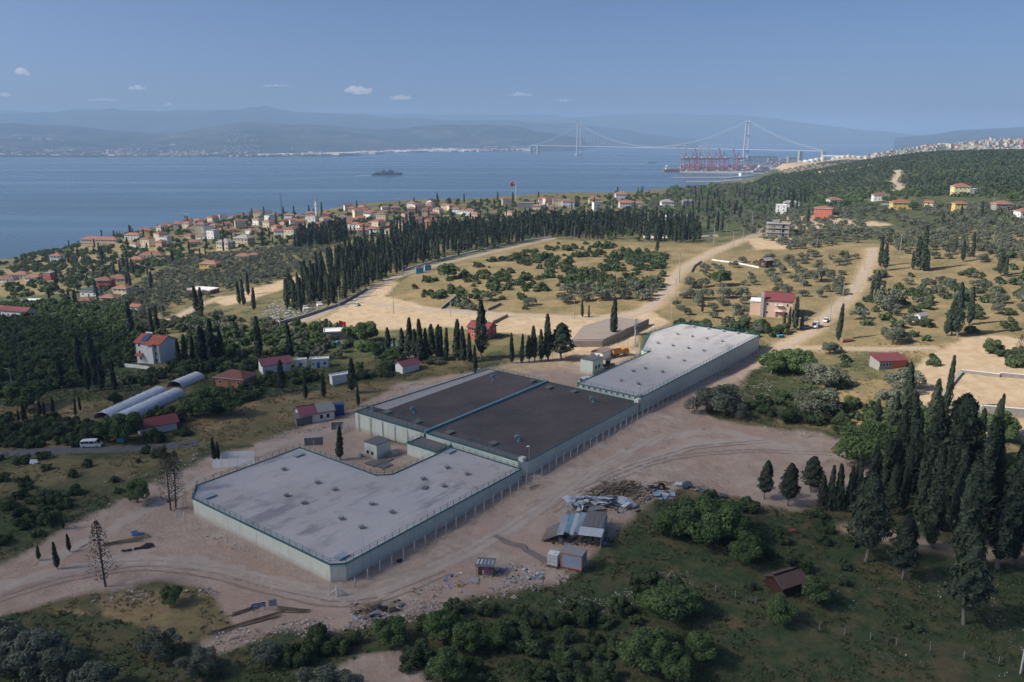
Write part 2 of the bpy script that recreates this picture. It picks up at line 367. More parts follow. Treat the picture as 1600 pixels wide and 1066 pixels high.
M_ROADG = mat('grey_village_road', (.30, .27, .235), .95, .2, .3, bump=.3)
drape('asphalt_road', [tuple(at(*p)[:2]) for p in [(-60,711),(0,709),(140,704),(240,700),(310,693)]], 2.6, M_ASPH, .06)
for k, (pl, hw) in ROADW.items():
    drape(k, pl, hw*.62, M_ROADG if k in ('cemetery_road', 'upper_road') else M_TRACK, .07)

# ------------------------------------------------------------------ sea and far shore
def sea_mat():
    t = NT('sea_water'); p = t.pos()
    mp = t.n('ShaderNodeMapping'); mp.inputs['Scale'].default_value = (.0006, .0035, 1); mp.inputs['Rotation'].default_value = (0, 0, .25); t.l(p, mp.inputs['Vector'])
    st = t.noise(1, 5, .55, mp.outputs[0])
    t.l(t.mix(t.ramp(st, .35, .7), (.034, .074, .115), (.056, .104, .148)), t.b.inputs['Base Color'])
    t.l(t.math('ADD', t.math('MULTIPLY', t.ramp(st, .3, .7), .3), .12), t.b.inputs['Roughness'])
    t.b.inputs['IOR'].default_value = 1.33; t.b.inputs['Specular IOR Level'].default_value = .5
    t.bump(t.noise(.05, 5, .6, p), .14, .8)
    return t.m
MS = sea_mat()
XS = np.linspace(-24000, 24000, 13); YS = np.array([300., 1500, 3000, 6000, 12000, 20000, 30000, 38000])
V = np.array([(x, y, 0) for x in XS for y in YS]); ii = np.arange(len(V)).reshape(len(XS), len(YS))
link('sea', mesh_np('sea', V, np.stack([ii[:-1, :-1], ii[1:, :-1], ii[1:, 1:], ii[:-1, 1:]], -1).reshape(-1, 4), [MS]), kind='structure')

def far_range(name, prof, D0, D1, D2, m, seed, rough=1.0, nz=26, base_flat=.0):
    """hills: prof lists (pixel x, pixel y of the crest at distance D1); ground rises from the shore at D0, falls to D2"""
    px = np.array([p[0] for p in prof], float); py = np.array([p[1] for p in prof], float)
    X = np.linspace(px[0], px[-1], int((px[-1]-px[0])/5)+2); el = np.interp(X, px, py)
    el = CAM_H+(211.3-el)/FPX*D1*1.03
    d0 = np.interp(X, [p[0] for p in D0], [p[1] for p in D0]) if hasattr(D0, '__len__') else np.full(X.shape, D0)
    T = np.linspace(0, 1.5, nz); V = np.empty((len(X), nz, 3))
    for j, t in enumerate(T):
        D = d0+(D1-d0)*t if t <= 1 else np.full(X.shape, D1+(D2-D1)*(t-1)/.5)
        h = (np.clip((t-base_flat)/(1-base_flat), 0, 1)**1.5 if t <= 1 else 1-((t-1)/.5)**2)
        x = (X-800)/FPX*D; y = D*1.0
        n = (1-2*np.abs(fbm(x, y, 1500, seed, 5)))*(.55*rough)*min(1, 4*t)*(1-abs(t-1) if abs(t-1) < 1 else 0)
        z = el*h*(1+n*(1 if t < .9 else .25))+fbm(x, y, 500, seed+5, 4)*el*.09*rough
        V[:, j] = np.stack([x, y, np.full(x.shape, -2.0) if (t == 0 or t > 1.45) else np.maximum(z, 1.5)], -1)
    ii = np.arange(len(X)*nz).reshape(len(X), nz)
    F = np.stack([ii[:-1, :-1], ii[1:, :-1], ii[1:, 1:], ii[:-1, 1:]], -1).reshape(-1, 4)
    link(name, mesh_np(name, V.reshape(-1, 3), F, [m], smooth=True), kind='structure')
    return X, V
def hill_mat(name, woods, fields, bare, s):
    t = NT(name); p = t.pos()
    c = t.mix(t.ramp(t.noise(.0022*s, 6, .6, p), .4, .62), woods, fields); c = t.mix(t.ramp(t.noise(.004*s, 5, .65, p), .57, .66), c, bare)
    t.l(c, t.b.inputs['Base Color']); t.b.inputs['Roughness'].default_value = 1; t.b.inputs['Specular IOR Level'].default_value = 0
    t.bump(t.noise(.01*s, 6, .7, p), .8, 30)
    return t.m
MH1 = hill_mat('coastal_hills', (.016, .026, .016), (.055, .058, .036), (.15, .12, .085), 1)  # ground colours set darker, standing in for cloud shade on the ridge
MH2 = hill_mat('mountain_woods', (.03, .042, .028), (.05, .055, .035), (.08, .07, .05), .6)
FX, FV = far_range('coastal_hills', [(-260,190),(-100,191),(0,193),(60,196),(135,201),(200,208),(260,211),(300,207),(340,201),(400,196),(480,197),(545,201),(600,204),(650,203),(700,198),(760,196),(810,200),(835,208),(870,213),(910,217)], [(-260,6100),(400,6100),(540,6300),(620,7600),(910,8600)], 10500, 13000, MH1, 11, .9, 34, .25)
far_range('mountain_range', [(-300,184),(0,183),(60,181),(110,182),(140,178),(200,178),(260,180),(300,177),(360,176),(400,177),(428,173),(450,177),(480,181),(540,181),(590,184),(640,188),(700,190),(800,192),(900,197),(980,206),(1040,214),(1080,216)], 10800, 14500, 17000, MH2, 12, .5)
far_range('far_mountains', [(-300,177),(0,176),(100,180),(200,183),(560,184),(600,183),(650,181),(700,184),(760,182),(800,182),(850,183),(900,187),(950,184),(1000,181),(1060,182),(1150,183),(1200,189),(1260,197),(1320,203),(1400,210),(1460,216)], 15500, 18500, 21000, MH2, 13, .3)
far_range('far_headland', [(1380,216),(1440,211),(1475,206),(1540,203),(1600,199),(1700,195),(1900,192)], 9500, 12500, 14500, MH1, 14, .5, 20)

# ------------------------------------------------------------------ haze and clouds
def vol_mat(name, col, dens, aniso=0):
    m = bpy.data.materials.new(name); m.use_nodes = True; t = m.node_tree; t.nodes.clear()
    o = t.nodes.new('ShaderNodeOutputMaterial'); v = t.nodes.new('ShaderNodeVolumePrincipled')
    v.inputs['Color'].default_value = (*col, 1); v.inputs['Density'].default_value = dens; v.inputs['Anisotropy'].default_value = aniso
    t.links.new(v.outputs[0], o.inputs['Volume']); return m
HAZE = vol_mat('haze_air', (.40, .585, .85), 9.4e-5)
MB().box((0, 18400, 309), (50000, 42800, 652)).build('haze', HAZE, kind='stuff')
CLOUD = vol_mat('cloud_vapour', (1.0, .93, .91), .006)
def cloud_puff(name, px, py, wpx, hpx, D, label, dens=CLOUD, seed=0):
    c = at_depth(px, py, D); s = D/FPX; rng = random.Random(seed); mb = MB()
    V = []; F = []
    n = max(4, int(wpx/4))
    for i in range(n):
        t = (i+.5)/n*2-1; r = hpx*s*.55*(1-.6*abs(t)**1.5)*rng.uniform(.7, 1.15)
        cx = t*wpx*s*.45; cz = rng.uniform(-.15, .15)*hpx*s+r*.35
        prof = [(math.sin(a)*r*1.35, -math.cos(a)*r*(.55 if math.cos(a) > 0 else 1)) for a in np.linspace(.15, math.pi-.15, 7)]
        mb.lathe(prof, (cx, rng.uniform(-.3, .3)*r, cz), 10)
    return tag(mb.build(name, dens, loc=tuple(c)), label, 'cloud')

SHADE = [(-260,490),(-60,512),(60,528),(150,540),(240,552),(400,560),(560,552),(660,556),(780,558),(880,560),(960,578),(1060,572),(1150,566),(1190,566),(1240,592),(1300,640),(1350,668),(1450,688),(1600,700),(1850,720)]
def shade_cloud():
    base = [at(px, py)[:2] for px, py in SHADE]
    alt = 1250.0; sh = np.array(SUN_DIR[:2])/SUN_DIR[2]*(alt-80)
    line = [tuple(b) for b in base]
    poly = line+[(330, -260), (-420, -260)]
    xs = np.linspace(-560, 460, 90); ys = np.linspace(-300, 520, 76); X, Y = np.meshgrid(xs, ys, indexing='ij')
    Xj = X+fbm(X, Y, 120, 61)*22; Yj = Y+fbm(X, Y, 120, 71)*16
    ins = inpoly(Xj, Yj, poly); sd = polydist(Xj, Yj, poly+[poly[0]])*np.where(ins, 1, -1)
    T = np.clip((sd+18)/75, 0, 1); T = T*T*(3-2*T)*(95+fbm(X, Y, 90, 81)*25)
    top = np.stack([X+sh[0], Y+sh[1], alt+T*.65], -1).reshape(-1, 3); bot = np.stack([X+sh[0], Y+sh[1], alt-T*.35], -1).reshape(-1, 3)
    ii = np.arange(X.size).reshape(X.shape)
    q = np.stack([ii[:-1, :-1], ii[1:, :-1], ii[1:, 1:], ii[:-1, 1:]], -1).reshape(-1, 4)
    keep = (T.ravel()[q] > 0).any(1); q = q[keep]
    me = mesh_np('cloud', np.r_[top, bot], np.r_[q, q[:, ::-1]+X.size], [vol_mat('shade_cloud_vapour', (.98, .98, .98), .0125, .8)], smooth=True)
    tag(link('cloud', me), 'broad grey cloud drifting overhead that shades the walled site', 'cloud')
shade_cloud()
# ------------------------------------------------------------------ the walled reservoirs
TH = math.radians(52.5); OX, OY, Z0 = -32.2, 132.25, 81.0
E1 = (math.cos(TH), math.sin(TH)); E2 = (-math.sin(TH), math.cos(TH))
def site(e1, e2, z=None):
    x = OX+e1*E1[0]+e2*E2[0]; y = OY+e1*E1[1]+e2*E2[1]
    return (x, y, float(hz(x, y)) if z is None else z)
def to_site(x, y): return (x-OX)*E1[0]+(y-OY)*E1[1], (x-OX)*E2[0]+(y-OY)*E2[1]
def mint_mat():
    t = NT('mint_render'); p = t.obj(); ps = t.pos()
    c = t.mix(t.noise(.4, 5, .6, ps), (.56, .60, .515), (.66, .685, .59))
    mp = t.n('ShaderNodeMapping'); mp.inputs['Scale'].default_value = (1.6, 1.6, .12); t.l(ps, mp.inputs['Vector'])
    c = t.mix(t.math('MULTIPLY', t.ramp(t.noise(1, 5, .65, mp.outputs[0]), .52, .75), .55), c, (.36, .37, .31))
    sx = t.n('ShaderNodeSeparateXYZ'); t.l(p, sx.inputs[0]); h = t.math('ADD', sx.outputs[2], t.math('MULTIPLY', t.noise(.7, 5, .7, ps), -1.6))
    c = t.mix(t.math('MULTIPLY', t.ramp(h, .75, -.7), .65), c, (.36, .29, .22))
    t.l(c, t.b.inputs['Base Color']); t.b.inputs['Roughness'].default_value = .85; return t.m
M_MINT = mint_mat()
M_CORE = mat('joint_grey', (.20, .23, .21), .9)
M_TEAL = mat('teal_paint', (.022, .135, .135), .55, .15, 2)
M_TEALP = mat('teal_faded_paint', (.15, .30, .34), .6, .15, 2)
M_WHITE = mat('white_paint', (.74, .74, .71), .7, .08, 2, grime=.3)
M_CONC = mat('grey_concrete', (.36, .35, .33), .9, .2, 1.2, bump=.3, grime=.4)
M_CONCD = mat('dark_concrete', (.17, .165, .16), .9, .2, 1.2, grime=.4)
M_GLASS = mat('dark_glass', (.02, .03, .035), .12, .1, spec=.6)
M_STEEL = mat('galvanised_steel', (.42, .44, .45), .5, .12, 3, metal=.4)
M_DARK = mat('black_rubber', (.02, .02, .02), .8)
M_WOOD = mat('weathered_timber', (.20, .155, .11), .9, .3, 2, grime=.4, objvar=.6)
M_WOODP = mat('pale_timber', (.36, .28, .19), .9, .25, 2, objvar=.5)
M_BRICK = mat('orange_brick', (.42, .19, .11), .9, .2, 2, grime=.3)
M_STONE = mat('pale_stone', (.40, .37, .33), .95, .25, 2, bump=.4, objvar=.4)
def pale_roof_mat():
    t = NT('pale_roof_membrane'); p = t.obj()
    n1 = t.noise(.08, 6, .65, p); n2 = t.noise(.5, 6, .7, p); n3 = t.noise(.035, 5, .6, p)
    mp = t.n('ShaderNodeMapping'); mp.inputs['Scale'].default_value = (.05, .22, 1); mp.inputs['Rotation'].default_value = (0, 0, .5); t.l(p, mp.inputs['Vector'])
    st = t.noise(1, 6, .7, mp.outputs[0])
    c = t.mix(t.ramp(n1, .3, .7), (.41, .395, .395), (.49, .465, .445)); c = t.mix(t.math('MULTIPLY', t.ramp(n2, .45, .8), .5), c, (.48, .47, .465))
    c = t.mix(t.math('MULTIPLY', t.ramp(n3, .5, .64), .5), c, (.40, .345, .31)); c = t.mix(t.math('MULTIPLY', t.math('MULTIPLY', t.ramp(st, .50, .60), t.ramp(t.noise(.045, 3, .5, p), .46, .58)), .8), c, (.215, .21, .225)); w = t.noise(.22, 7, .75, p); c = t.mix(t.math('MULTIPLY', t.math('MULTIPLY', t.ramp(w, .54, .60), t.ramp(n3, .44, .6)), .6), c, (.25, .225, .215)); vo = t.n('ShaderNodeTexVoronoi', feature='DISTANCE_TO_EDGE'); vo.inputs['Scale'].default_value = .09; t.l(p, vo.inputs['Vector']); c = t.mix(t.math('MULTIPLY', t.ramp(vo.outputs['Distance'], .010, .004), .16), c, (.19, .185, .19))
    t.l(c, t.b.inputs['Base Color']); t.b.inputs['Roughness'].default_value = .85; return t.m
def dark_roof_mat():
    t = NT('dark_bitumen_roof'); p = t.obj()
    n1 = t.noise(.06, 6, .65, p); n2 = t.noise(.6, 6, .7, p); n3 = t.noise(5, 3, .7, p)
    c = t.mix(t.ramp(n1, .35, .68), (.060, .050, .050), (.115, .092, .085)); c = t.mix(t.math('MULTIPLY', t.ramp(n2, .5, .8), .6), c, (.15, .125, .115))
    c = t.mix(t.math('MULTIPLY', t.ramp(n3, .5, .8), .4), c, (.045, .04, .04))
    t.l(c, t.b.inputs['Base Color']); t.b.inputs['Roughness'].default_value = .92; t.bump(n3, .3, .05); return t.m
M_ROOFP, M_ROOFD = pale_roof_mat(), dark_roof_mat()

def inset(poly, d):
    n = len(poly); out = []
    for i in range(n):
        a = Vector(poly[i-1]); b = Vector(poly[i]); c = Vector(poly[(i+1) % n])
        n1 = Vector((-(b-a).y, (b-a).x)).normalized(); n2 = Vector((-(c-b).y, (c-b).x)).normalized()
        k = (n1+n2); k = k/max(.3, k.dot(n1)); out.append(tuple(b+k*d))
    return out
def rail(root, pts, z, closed=False, step=2.0, h=1.1, m=M_TEAL, posts=True):
    if closed: pts = pts+[pts[0]]
    mb = MB()
    for a, b in zip(pts[:-1], pts[1:]):
        for hh in (h, h*.55): mb.tube((*a, z+hh), (*b, z+hh), .035, n=4)
    r = mb.build('railing', m, root)
    if posts:
        pm = MB().box((0, 0, h/2), (.07, .07, h)).mesh('railing_post', m)
        for a, b in zip(pts[:-1], pts[1:]):
            a = Vector(a); b = Vector(b); n = max(1, round((b-a).length/step))
            for i in range(n): q = a.lerp(b, i/n); link('railing_post', pm, r, (q.x, q.y, z))
    return r
def panels(root, poly, z0, z1, skip=(), step=6.0, coping=True, thick=.22):
    """wall of separate cast panels with open joints, and the teal edge strip on top"""
    n = len(poly); cp = MB()
    for i in range(n):
        if i in skip: continue
        a = Vector(poly[i]); b = Vector(poly[(i+1) % n]); L = (b-a).length; d = (b-a)/L; nn = Vector((d.y, -d.x)); k = max(1, round(L/step)); w = L/k
        pm = None
        for j in range(k):
            c = a+d*(w*(j+.5))-nn*(thick/2)
            if pm is None: pm = MB().box((0, 0, (z0+z1)/2), (w-.09, thick, z1-z0-.02)).mesh('wall_panel', M_MINT)
            link('wall_panel', pm, root, (c.x, c.y, 0), math.atan2(d.y, d.x))
        if coping:
            c = a+d*(L/2); cp.box((c.x, c.y, z1+.10), (L+.1, .34, .2), math.atan2(d.y, d.x))
    if coping: cp.build('coping', M_TEAL, root)
def vent_mesh():
    mb = MB().box((0, 0, .2), (.5, .5, .4)); mb.box((0, 0, .48), (1.2, .5, .34)); mb.box((0, 0, .485), (.5, 1.2, .32)); mb.box((0, 0, .70), (.75, .75, .1))
    return mb.mesh('roof_vent', M_CONC)
def goose_mesh():
    mb = MB(); mb.lathe([(.5, 0), (.5, .15), (.32, .2), (.32, 1.0)], n=10)
    mb.path([(0, 0, 1.0), (.02, 0, 1.25), (.2, 0, 1.5), (.5, 0, 1.55), (.75, 0, 1.35), (.8, 0, 1.05)], [.32, .34, .36, .36, .38, .44], 8)
    return mb.mesh('gooseneck_vent', M_TEALP)
VENT, GOOSE = vent_mesh(), goose_mesh()
HATCH = MB().box((0, 0, .22), (2.2, 1.6, .44)).box((0, 0, .48), (2.5, 1.9, .08)).mesh('hatch', M_CONCD)
def reservoir(name, label, poly, ztop, roofmat, zbot=-3.0, skip=()):
    t = thing(name, label, 'reservoir', (OX, OY, Z0), TH)
    zt = ztop-Z0
    MB().prism(inset(poly, .12), zbot, zt-.06).build('wall_core', M_CORE, t)
    rf = MB().prism(inset(poly, .2), zt-.05, zt+.04).build('roof', roofmat, t)
    panels(t, poly, zbot, zt, skip)
    return t, rf, zt
# near pale reservoir
P1 = [(-.9, 46.8), (-.9, 1.2), (1.1, -.9), (55.4, -.9), (55.4, 21.3), (34.6, 21.3), (32, 23.8), (32, 52), (3.4, 52)]
t, rf, zt = reservoir('water_reservoir', 'L-shaped mint-walled reservoir with pale stained roof, nearest of the walled tanks', P1, 85.0, M_ROOFP)
rail(t, inset(P1, .1), zt+.2, True)
for e in [(20.7,43.6),(20.7,31.4),(20.7,25.5),(12.2,31.5),(12.2,25.4),(12.3,13.4),(12.3,7.3),(20.8,13.4),(20.7,7.3),(45.1,13.6),(45.1,7.4),(36.9,13.6),(36.9,7.4),(28.8,31.4),(28.8,43.5)][:13]:
    link('roof_vent', VENT, t, (*e, zt+.04), random.uniform(-.1, .1))
link('hatch', HATCH, t, (33.9, 10.1, zt+.04), .4, (.7, .7, .4))
lid = MB().box((0, 0, .35), (3.2, 2.2, .7)).box((0, 0, .74), (3.4, 2.4, .1)).mesh('roof_hatch', mat('blue_grey_lid', (.30, .36, .40), .6, .15, 2))
for e in [(28.5, 48), (53.0, 19.6), (1.8, 44.5), (2.2, 1.5)]: link('roof_hatch', lid, t, (*e, zt+.04), 0, (.75, .75, .55))
# middle dark reservoirs
PL = [(56.4, 31.9), (112.4, 31.9), (112.4, 55.4), (62.5, 58.6), (56.4, 58.6)]
t, rf, zt = reservoir('water_reservoir', 'dark-roofed reservoir block behind the courtyard with a pale concrete strip on its far edge', PL, 86.3, M_ROOFD, skip=(0,))
MB().prism([(62.8, 52.6), (112.0, 52.0), (112.0, 54.9), (62.8, 57.9)], zt+.045, zt+.12).build('concrete_strip', M_CONC, t)
MB().prism([(57, 33), (59.6, 33), (59.6, 57.8), (57, 57.8)], zt+.045, zt+.10).build('gutter_walk', M_CONCD, t)
rail(t, [(57, 32.5), (57, 58.0), (62.5, 58.2)], zt+.2); rail(t, [(62.5, 58.2), (112, 55.1)], zt+.2, m=M_STEEL); rail(t, [(60.2, 33), (60.2, 51)], zt+.05, posts=True)
rail(t, [(112.0, 32.5), (112.0, 55)], zt+.2)
for e, r in [((66.2, 44.9), 2.4), ((103.9, 46.4), 2.4), ((59.8, 55), 1)]: link('gooseneck_vent', GOOSE, t, (*e, zt+.04), r)
for e in [(61.2, 50.5), (60.8, 38.5), (109.6, 35.6)]: link('hatch', HATCH, t, (*e, zt+.04), 0)
db = MB()
for q in np.arange(33, 58, 4.8): db.tube((56.25, q, -2), (56.25, q, zt-.4), .09, n=6)
db.build('downpipe', M_STEEL, t)['kind'] = 'stuff'
PR = [(56.4, 19.8), (56.4, 1.2), (58.4, -.9), (112.6, -.9), (112.6, 31.3), (50.8, 31.3), (50.8, 22.4), (56.4, 22.4)]
PR = [(58.0, -.9), (112.6, -.9), (112.6, 31.2), (56.4, 31.2), (56.4, .8)]
t, rf, zt = reservoir('water_reservoir', 'dark-roofed reservoir block in the middle of the long front wall', PR, 86.3, M_ROOFD, skip=(2,))
MB().prism([(56.4, 31.22), (112.6, 31.22), (112.6, 31.88), (56.4, 31.88)], zt-.2, zt+.62).build('dividing_beam', M_TEALP, t)
MB().prism([(57, 1.6), (59.0, 1.6), (59.0, 30.5), (57, 30.5)], zt+.045, zt+.10).build('gutter_walk', M_CONCD, t)
rail(t, [(57, .8), (57, 22)], zt+.2, h=1.2); rail(t, [(59.6, 2), (59.6, 21.5)], zt+.05)
for e, r in [((66.8, 8.4), 2.2), ((104.9, 9.9), 2.2)]: link('gooseneck_vent', GOOSE, t, (*e, zt+.04), r)
for e in [(60.2, 26.2), (61, 12.3), (107.6, 27.5), (108.8, 19.2), (104, 33.9)][:4]: link('hatch', HATCH, t, (*e, zt+.04), 0)
PA = [(50.6, 22.2), (56.3, 22.2), (56.3, 32.4), (50.6, 32.4)]
MB().prism(inset(PA, .1), -2, zt-1.25).build('annex_core', M_CORE, t); MB().prism(inset(PA, .15), zt-1.24, zt-1.16).build('annex_roof', M_CONCD, t)
panels(t, PA, -2, zt-1.2, skip=(1,)); rail(t, [(56.2, 22.4), (50.8, 22.4), (50.8, 32.2), (56.2, 32.2)], zt-1.0)
for a, b in [((57.2, .2), (58.3, -.6)), ((112.2, -.6), (113, .6))]: MB().prism([(a[0]-.7, a[1]-.7), (a[0]+.7, a[1]-.7), (a[0]+.7, a[1]+.7), (a[0]-.7, a[1]+.7)], zt+.05, zt+1.0).build('corner_cap', M_MINT, t)
# far pale reservoir
PF = [(113.3, -1.2), (207, -1.2), (207, 31.6), (187, 34.6), (161, 24.6), (161, 21), (113.3, 21)]
t, rf, zt = reservoir('water_reservoir', 'long mint-walled reservoir with pale roof, the farthest walled tank, half sunlit', PF, 87.6, M_ROOFP)
rail(t, inset(PF, .1), zt+.2, True, 2.4)
for e in [(204.5,24.8),(204.7,18.7),(204.9,12.6),(204.7,6.6),(189.4,24.6),(189.4,18.6),(189.5,12.7),(189.6,6.6),(172.6,24.3),(172.6,18.3),(172.7,12.2),(172.8,6.3),(156.6,12.1),(156.4,6),(140.2,12),(140.3,5.9),(135.1,13.8),(123.8,11.7),(124,5.7)]:
    link('roof_vent', VENT, t, (*e, zt+.04), random.uniform(-.1, .1))
br = MB()
for q in np.arange(.5, 21, 2.0): br.box((112.9, q, zt-.35), (.8, .12, .5))
br.build('gutter_bracket', M_TEAL, t)['kind'] = 'stuff'
for e in [(160, 22.2), (114.6, -.2)]: link('roof_hatch', lid, t, (*e, zt+.04), 0, .5)

# small buildings inside the walls
def box_building(name, label, corners, h, wallm, roofm, wins=(), zb=None, over=.25, doors=()):
    """flat-roofed rectangular building in site coordinates"""
    (a0, b0), (a1, b1) = corners; c = site((a0+a1)/2, (b0+b1)/2)
    t = thing(name, label, 'building', (c[0], c[1], c[2]-.1), TH); w, d = abs(a1-a0), abs(b1-b0)
    MB().box((0, 0, h/2-.3), (w, d, h+.6)).build('wall', wallm, t)
    MB().box((0, 0, h+.1), (w+over, d+over, .2)).build('roof', roofm, t)
    for (sx, sy, p, z, ww, wh) in wins:
        f = MB(); 
        if sx: f.box((sx*(w/2+.02), p, z), (.08, ww, wh)); 
        else: f.box((p, sy*(d/2+.02), z), (ww, .08, wh))
        fo = f.build('window', M_TEAL, t); g = MB()
        if sx: g.box((sx*(w/2+.05), p, z), (.06, ww-.2, wh-.2))
        else: g.box((p, sy*(d/2+.05), z), (ww-.2, .06, wh-.2))
        g.build('pane', M_GLASS, fo)
    return t
box_building('guard_house', 'small mint guard house with two dark windows in the courtyard beside a cypress', ((44.0, 36.6), (48.8, 41.2)), 4.0, M_MINT, M_CONCD, [(-1, 0, 1.1, 1.5, .9, .9), (-1, 0, -.6, 1.5, .9, .9)])
box_building('pump_house', 'mint block house with dark flat roof behind the middle of the long tanks', ((137.6, 30.4), (144.2, 35.4)), 5.0, M_MINT, M_CONCD, [(0, -1, -1.2, 2.4, 1.0, 1.2), (0, -1, .9, 2.4, 1.0, 1.2)])
t = box_building('storage_container', 'cream site container with a brown flat roof beside the orange tipper truck', ((156, 37.6), (164, 42.5)), 2.8, M_WHITE, mat('brown_felt', (.22, .16, .13), .9), [(-1, 0, 1.2, 1.5, .8, .9), (-1, 0, -.8, 1.3, .8, 1.9)])
# concrete pad and boxes by the guard house
p = site(43, 34); 
t = thing('concrete_pad', 'flat broken concrete pad in front of the guard house', 'pad', p, TH)
for k, (x, y, w, d) in enumerate([(-1.2, 1.5, 3.2, 3.4), (2.2, .6, 3.0, 2.8), (-.6, -1.8, 3.4, 2.6)]): MB().box((x, y, .08), (w, d, .28)).build('slab', M_CONCD, t)
tag(MB().box((0, 0, .5), (1.6, 1.2, 1.3)).box((0, 0, 1.18), (1.8, 1.4, .1)).build('utility_box', M_CONC, loc=site(48.6, 34.8), rot=TH), 'pale concrete utility box at the corner of the guard house', 'utility box')
tag(MB().box((0, 0, .4), (.9, .9, 1.0)).box((0, 0, .93), (1.0, 1.0, .08)).build('utility_box', M_CONC, loc=site(43.2, 41.8), rot=TH), 'small grey utility box by the windows of the guard house', 'utility box')
# sheet metal gate leaves standing in the yard entrance
for (e1, e2, w, lab) in [(41.5, 58.5, 5.0, 'dark corrugated gate leaf on props near the yard entrance'), (53.5, 63, 3.4, 'dark green metal gate leaf beside the white entrance posts')]:
    p = site(e1, e2); t = thing('gate_leaf', lab, 'gate', p, TH-.75)
    for k in range(5): MB().box((-w/2+w*(k+.5)/5, 0, 1.5), (w/5-.03, .05, 2.2)).build('sheet_panel', M_CONCD, t)
    f = MB(); 
    for z in (.4, 2.6): f.box((0, .05, z), (w, .06, .08))
    for x in (-w/2, 0, w/2): f.tube((x, .06, 0), (x, .06, 2.7), .05); f.tube((x, .06, 2.0), (x, -1.3, 0), .04)
    f.build('frame', M_WHITE, t)
# stack of pale panels lying against the back wall of the near tank
for (px_, n, lab) in [((379, 718), 4, 'row of four pale wall sheets propped up by the dirt road corner'), ((372, 729), 5, 'row of pale sheets leaning on the back wall of the near tank')]:
    q_ = at(*px_); t = thing('sheet_row', lab, 'sheets', q_, .12)
    for k in range(n): MB().box(((k-n/2)*2.1, 0, 1.0), (2.0, .08, 2.2), tilt=(-.35, 0)).build('sheet', M_WHITE, t)

# perimeter fence of white posts
def fence_line(name, label, pts, step, post_mesh, wires, wire_m, cat='fence', r=.012, jit=.0):
    base = site(*pts[0]); t = thing(name, label, cat, base)
    wb = MB(); n_all = 0
    for a, b in zip(pts[:-1], pts[1:]):
        L = math.hypot(b[0]-a[0], b[1]-a[1]); n = max(1, round(L/step)); prev = None
        for i in range(n+1):
            e = (a[0]+(b[0]-a[0])*i/n, a[1]+(b[1]-a[1])*i/n); p = site(*e); q = tuple(p[k]-base[k] for k in range(3))
            if i < n or b == pts[-1]: link('post', post_mesh, t, q, TH+math.atan2(b[1]-a[1], b[0]-a[0])+random.uniform(-jit, jit))
            if prev:
                for h in wires: wb.tube((prev[0], prev[1], prev[2]+h), (q[0], q[1], q[2]+h), r, n=3)
            prev = q
    w = wb.build('wire', wire_m, t); w['kind'] = 'stuff'
    return t
POSTM = MB().box((0, 0, 1.05), (.12, .12, 2.7)).path([(0, 0, 2.38), (0, -.35, 2.75)], .05, 4).mesh('post', mat('post_concrete', (.52, .51, .48), .85, .15, 2))
WIREH = [.2, .5, .8, 1.1, 1.4, 1.7, 2.0, 2.3]
fence_line('perimeter_fence', 'white concrete post and wire fence along the front of the walled tanks', [(-2.5, -3.8), (60, -3.6), (113, -3.8), (209, -3.8)], 3.2, POSTM, WIREH, M_STEEL)
fence_line('perimeter_fence', 'white post and wire fence round the left end of the near tank', [(-3.6, -1.5), (-3.8, 49), (2, 55)], 3.2, POSTM, WIREH, M_STEEL)
fence_line('perimeter_fence', 'white post fence on the far side of the dark-roofed tanks below the cypresses', [(99, 62), (125, 60.5), (138, 56), (152, 51)], 3.0, POSTM, WIREH, M_STEEL)
fence_line('perimeter_fence', 'white post fence between the stone wall and the far tank', [(160, 43), (176, 41.5), (182, 36.5), (161.5, 26.5)], 3.0, POSTM, WIREH, M_STEEL)
fence_line('perimeter_fence', 'white post fence at the courtyard entrance by the dark gate leaf', [(50.5, 60), (56.2, 61.5)], 2.8, POSTM, WIREH, M_STEEL)
for e, lab in [((-3.4, -3.4), 'braced white corner post at the front corner of the near tank fence')]:
    p = site(*e); mb = MB().box((0, 0, 1.0), (.2, .2, 2.6)); mb.tube((0, 0, 1.7), (1.7, -.6, 0), .08); mb.tube((0, 0, 1.7), (-.6, 1.7, 0), .08)
    tag(mb.build('corner_post', M_WHITE, loc=p, rot=TH), lab, 'post')
# lamps on the tank walls
for (e1, e2, z, lab) in [(112.8, -1.0, 87.6, 'small floodlight mast on the front corner of the far tank'), (58.2, -1.1, 86.4, 'small floodlight mast on the front corner of the dark tank'), (110, 57.5, 83, 'white floodlight mast behind the dark-roofed tanks'), (85, 61, 82.5, 'short street lamp beside the concrete strip of the dark tank')]:
    p = site(e1, e2, z); t = thing('floodlight_mast', lab, 'lamp', p, TH)
    MB().tube((0, 0, 0), (0, 0, 3.6), .06).build('pole', M_STEEL, t); MB().box((0, .35, 3.6), (.5, .7, .16), tilt=(-.3, 0)).build('lamp_head', M_WHITE, t)
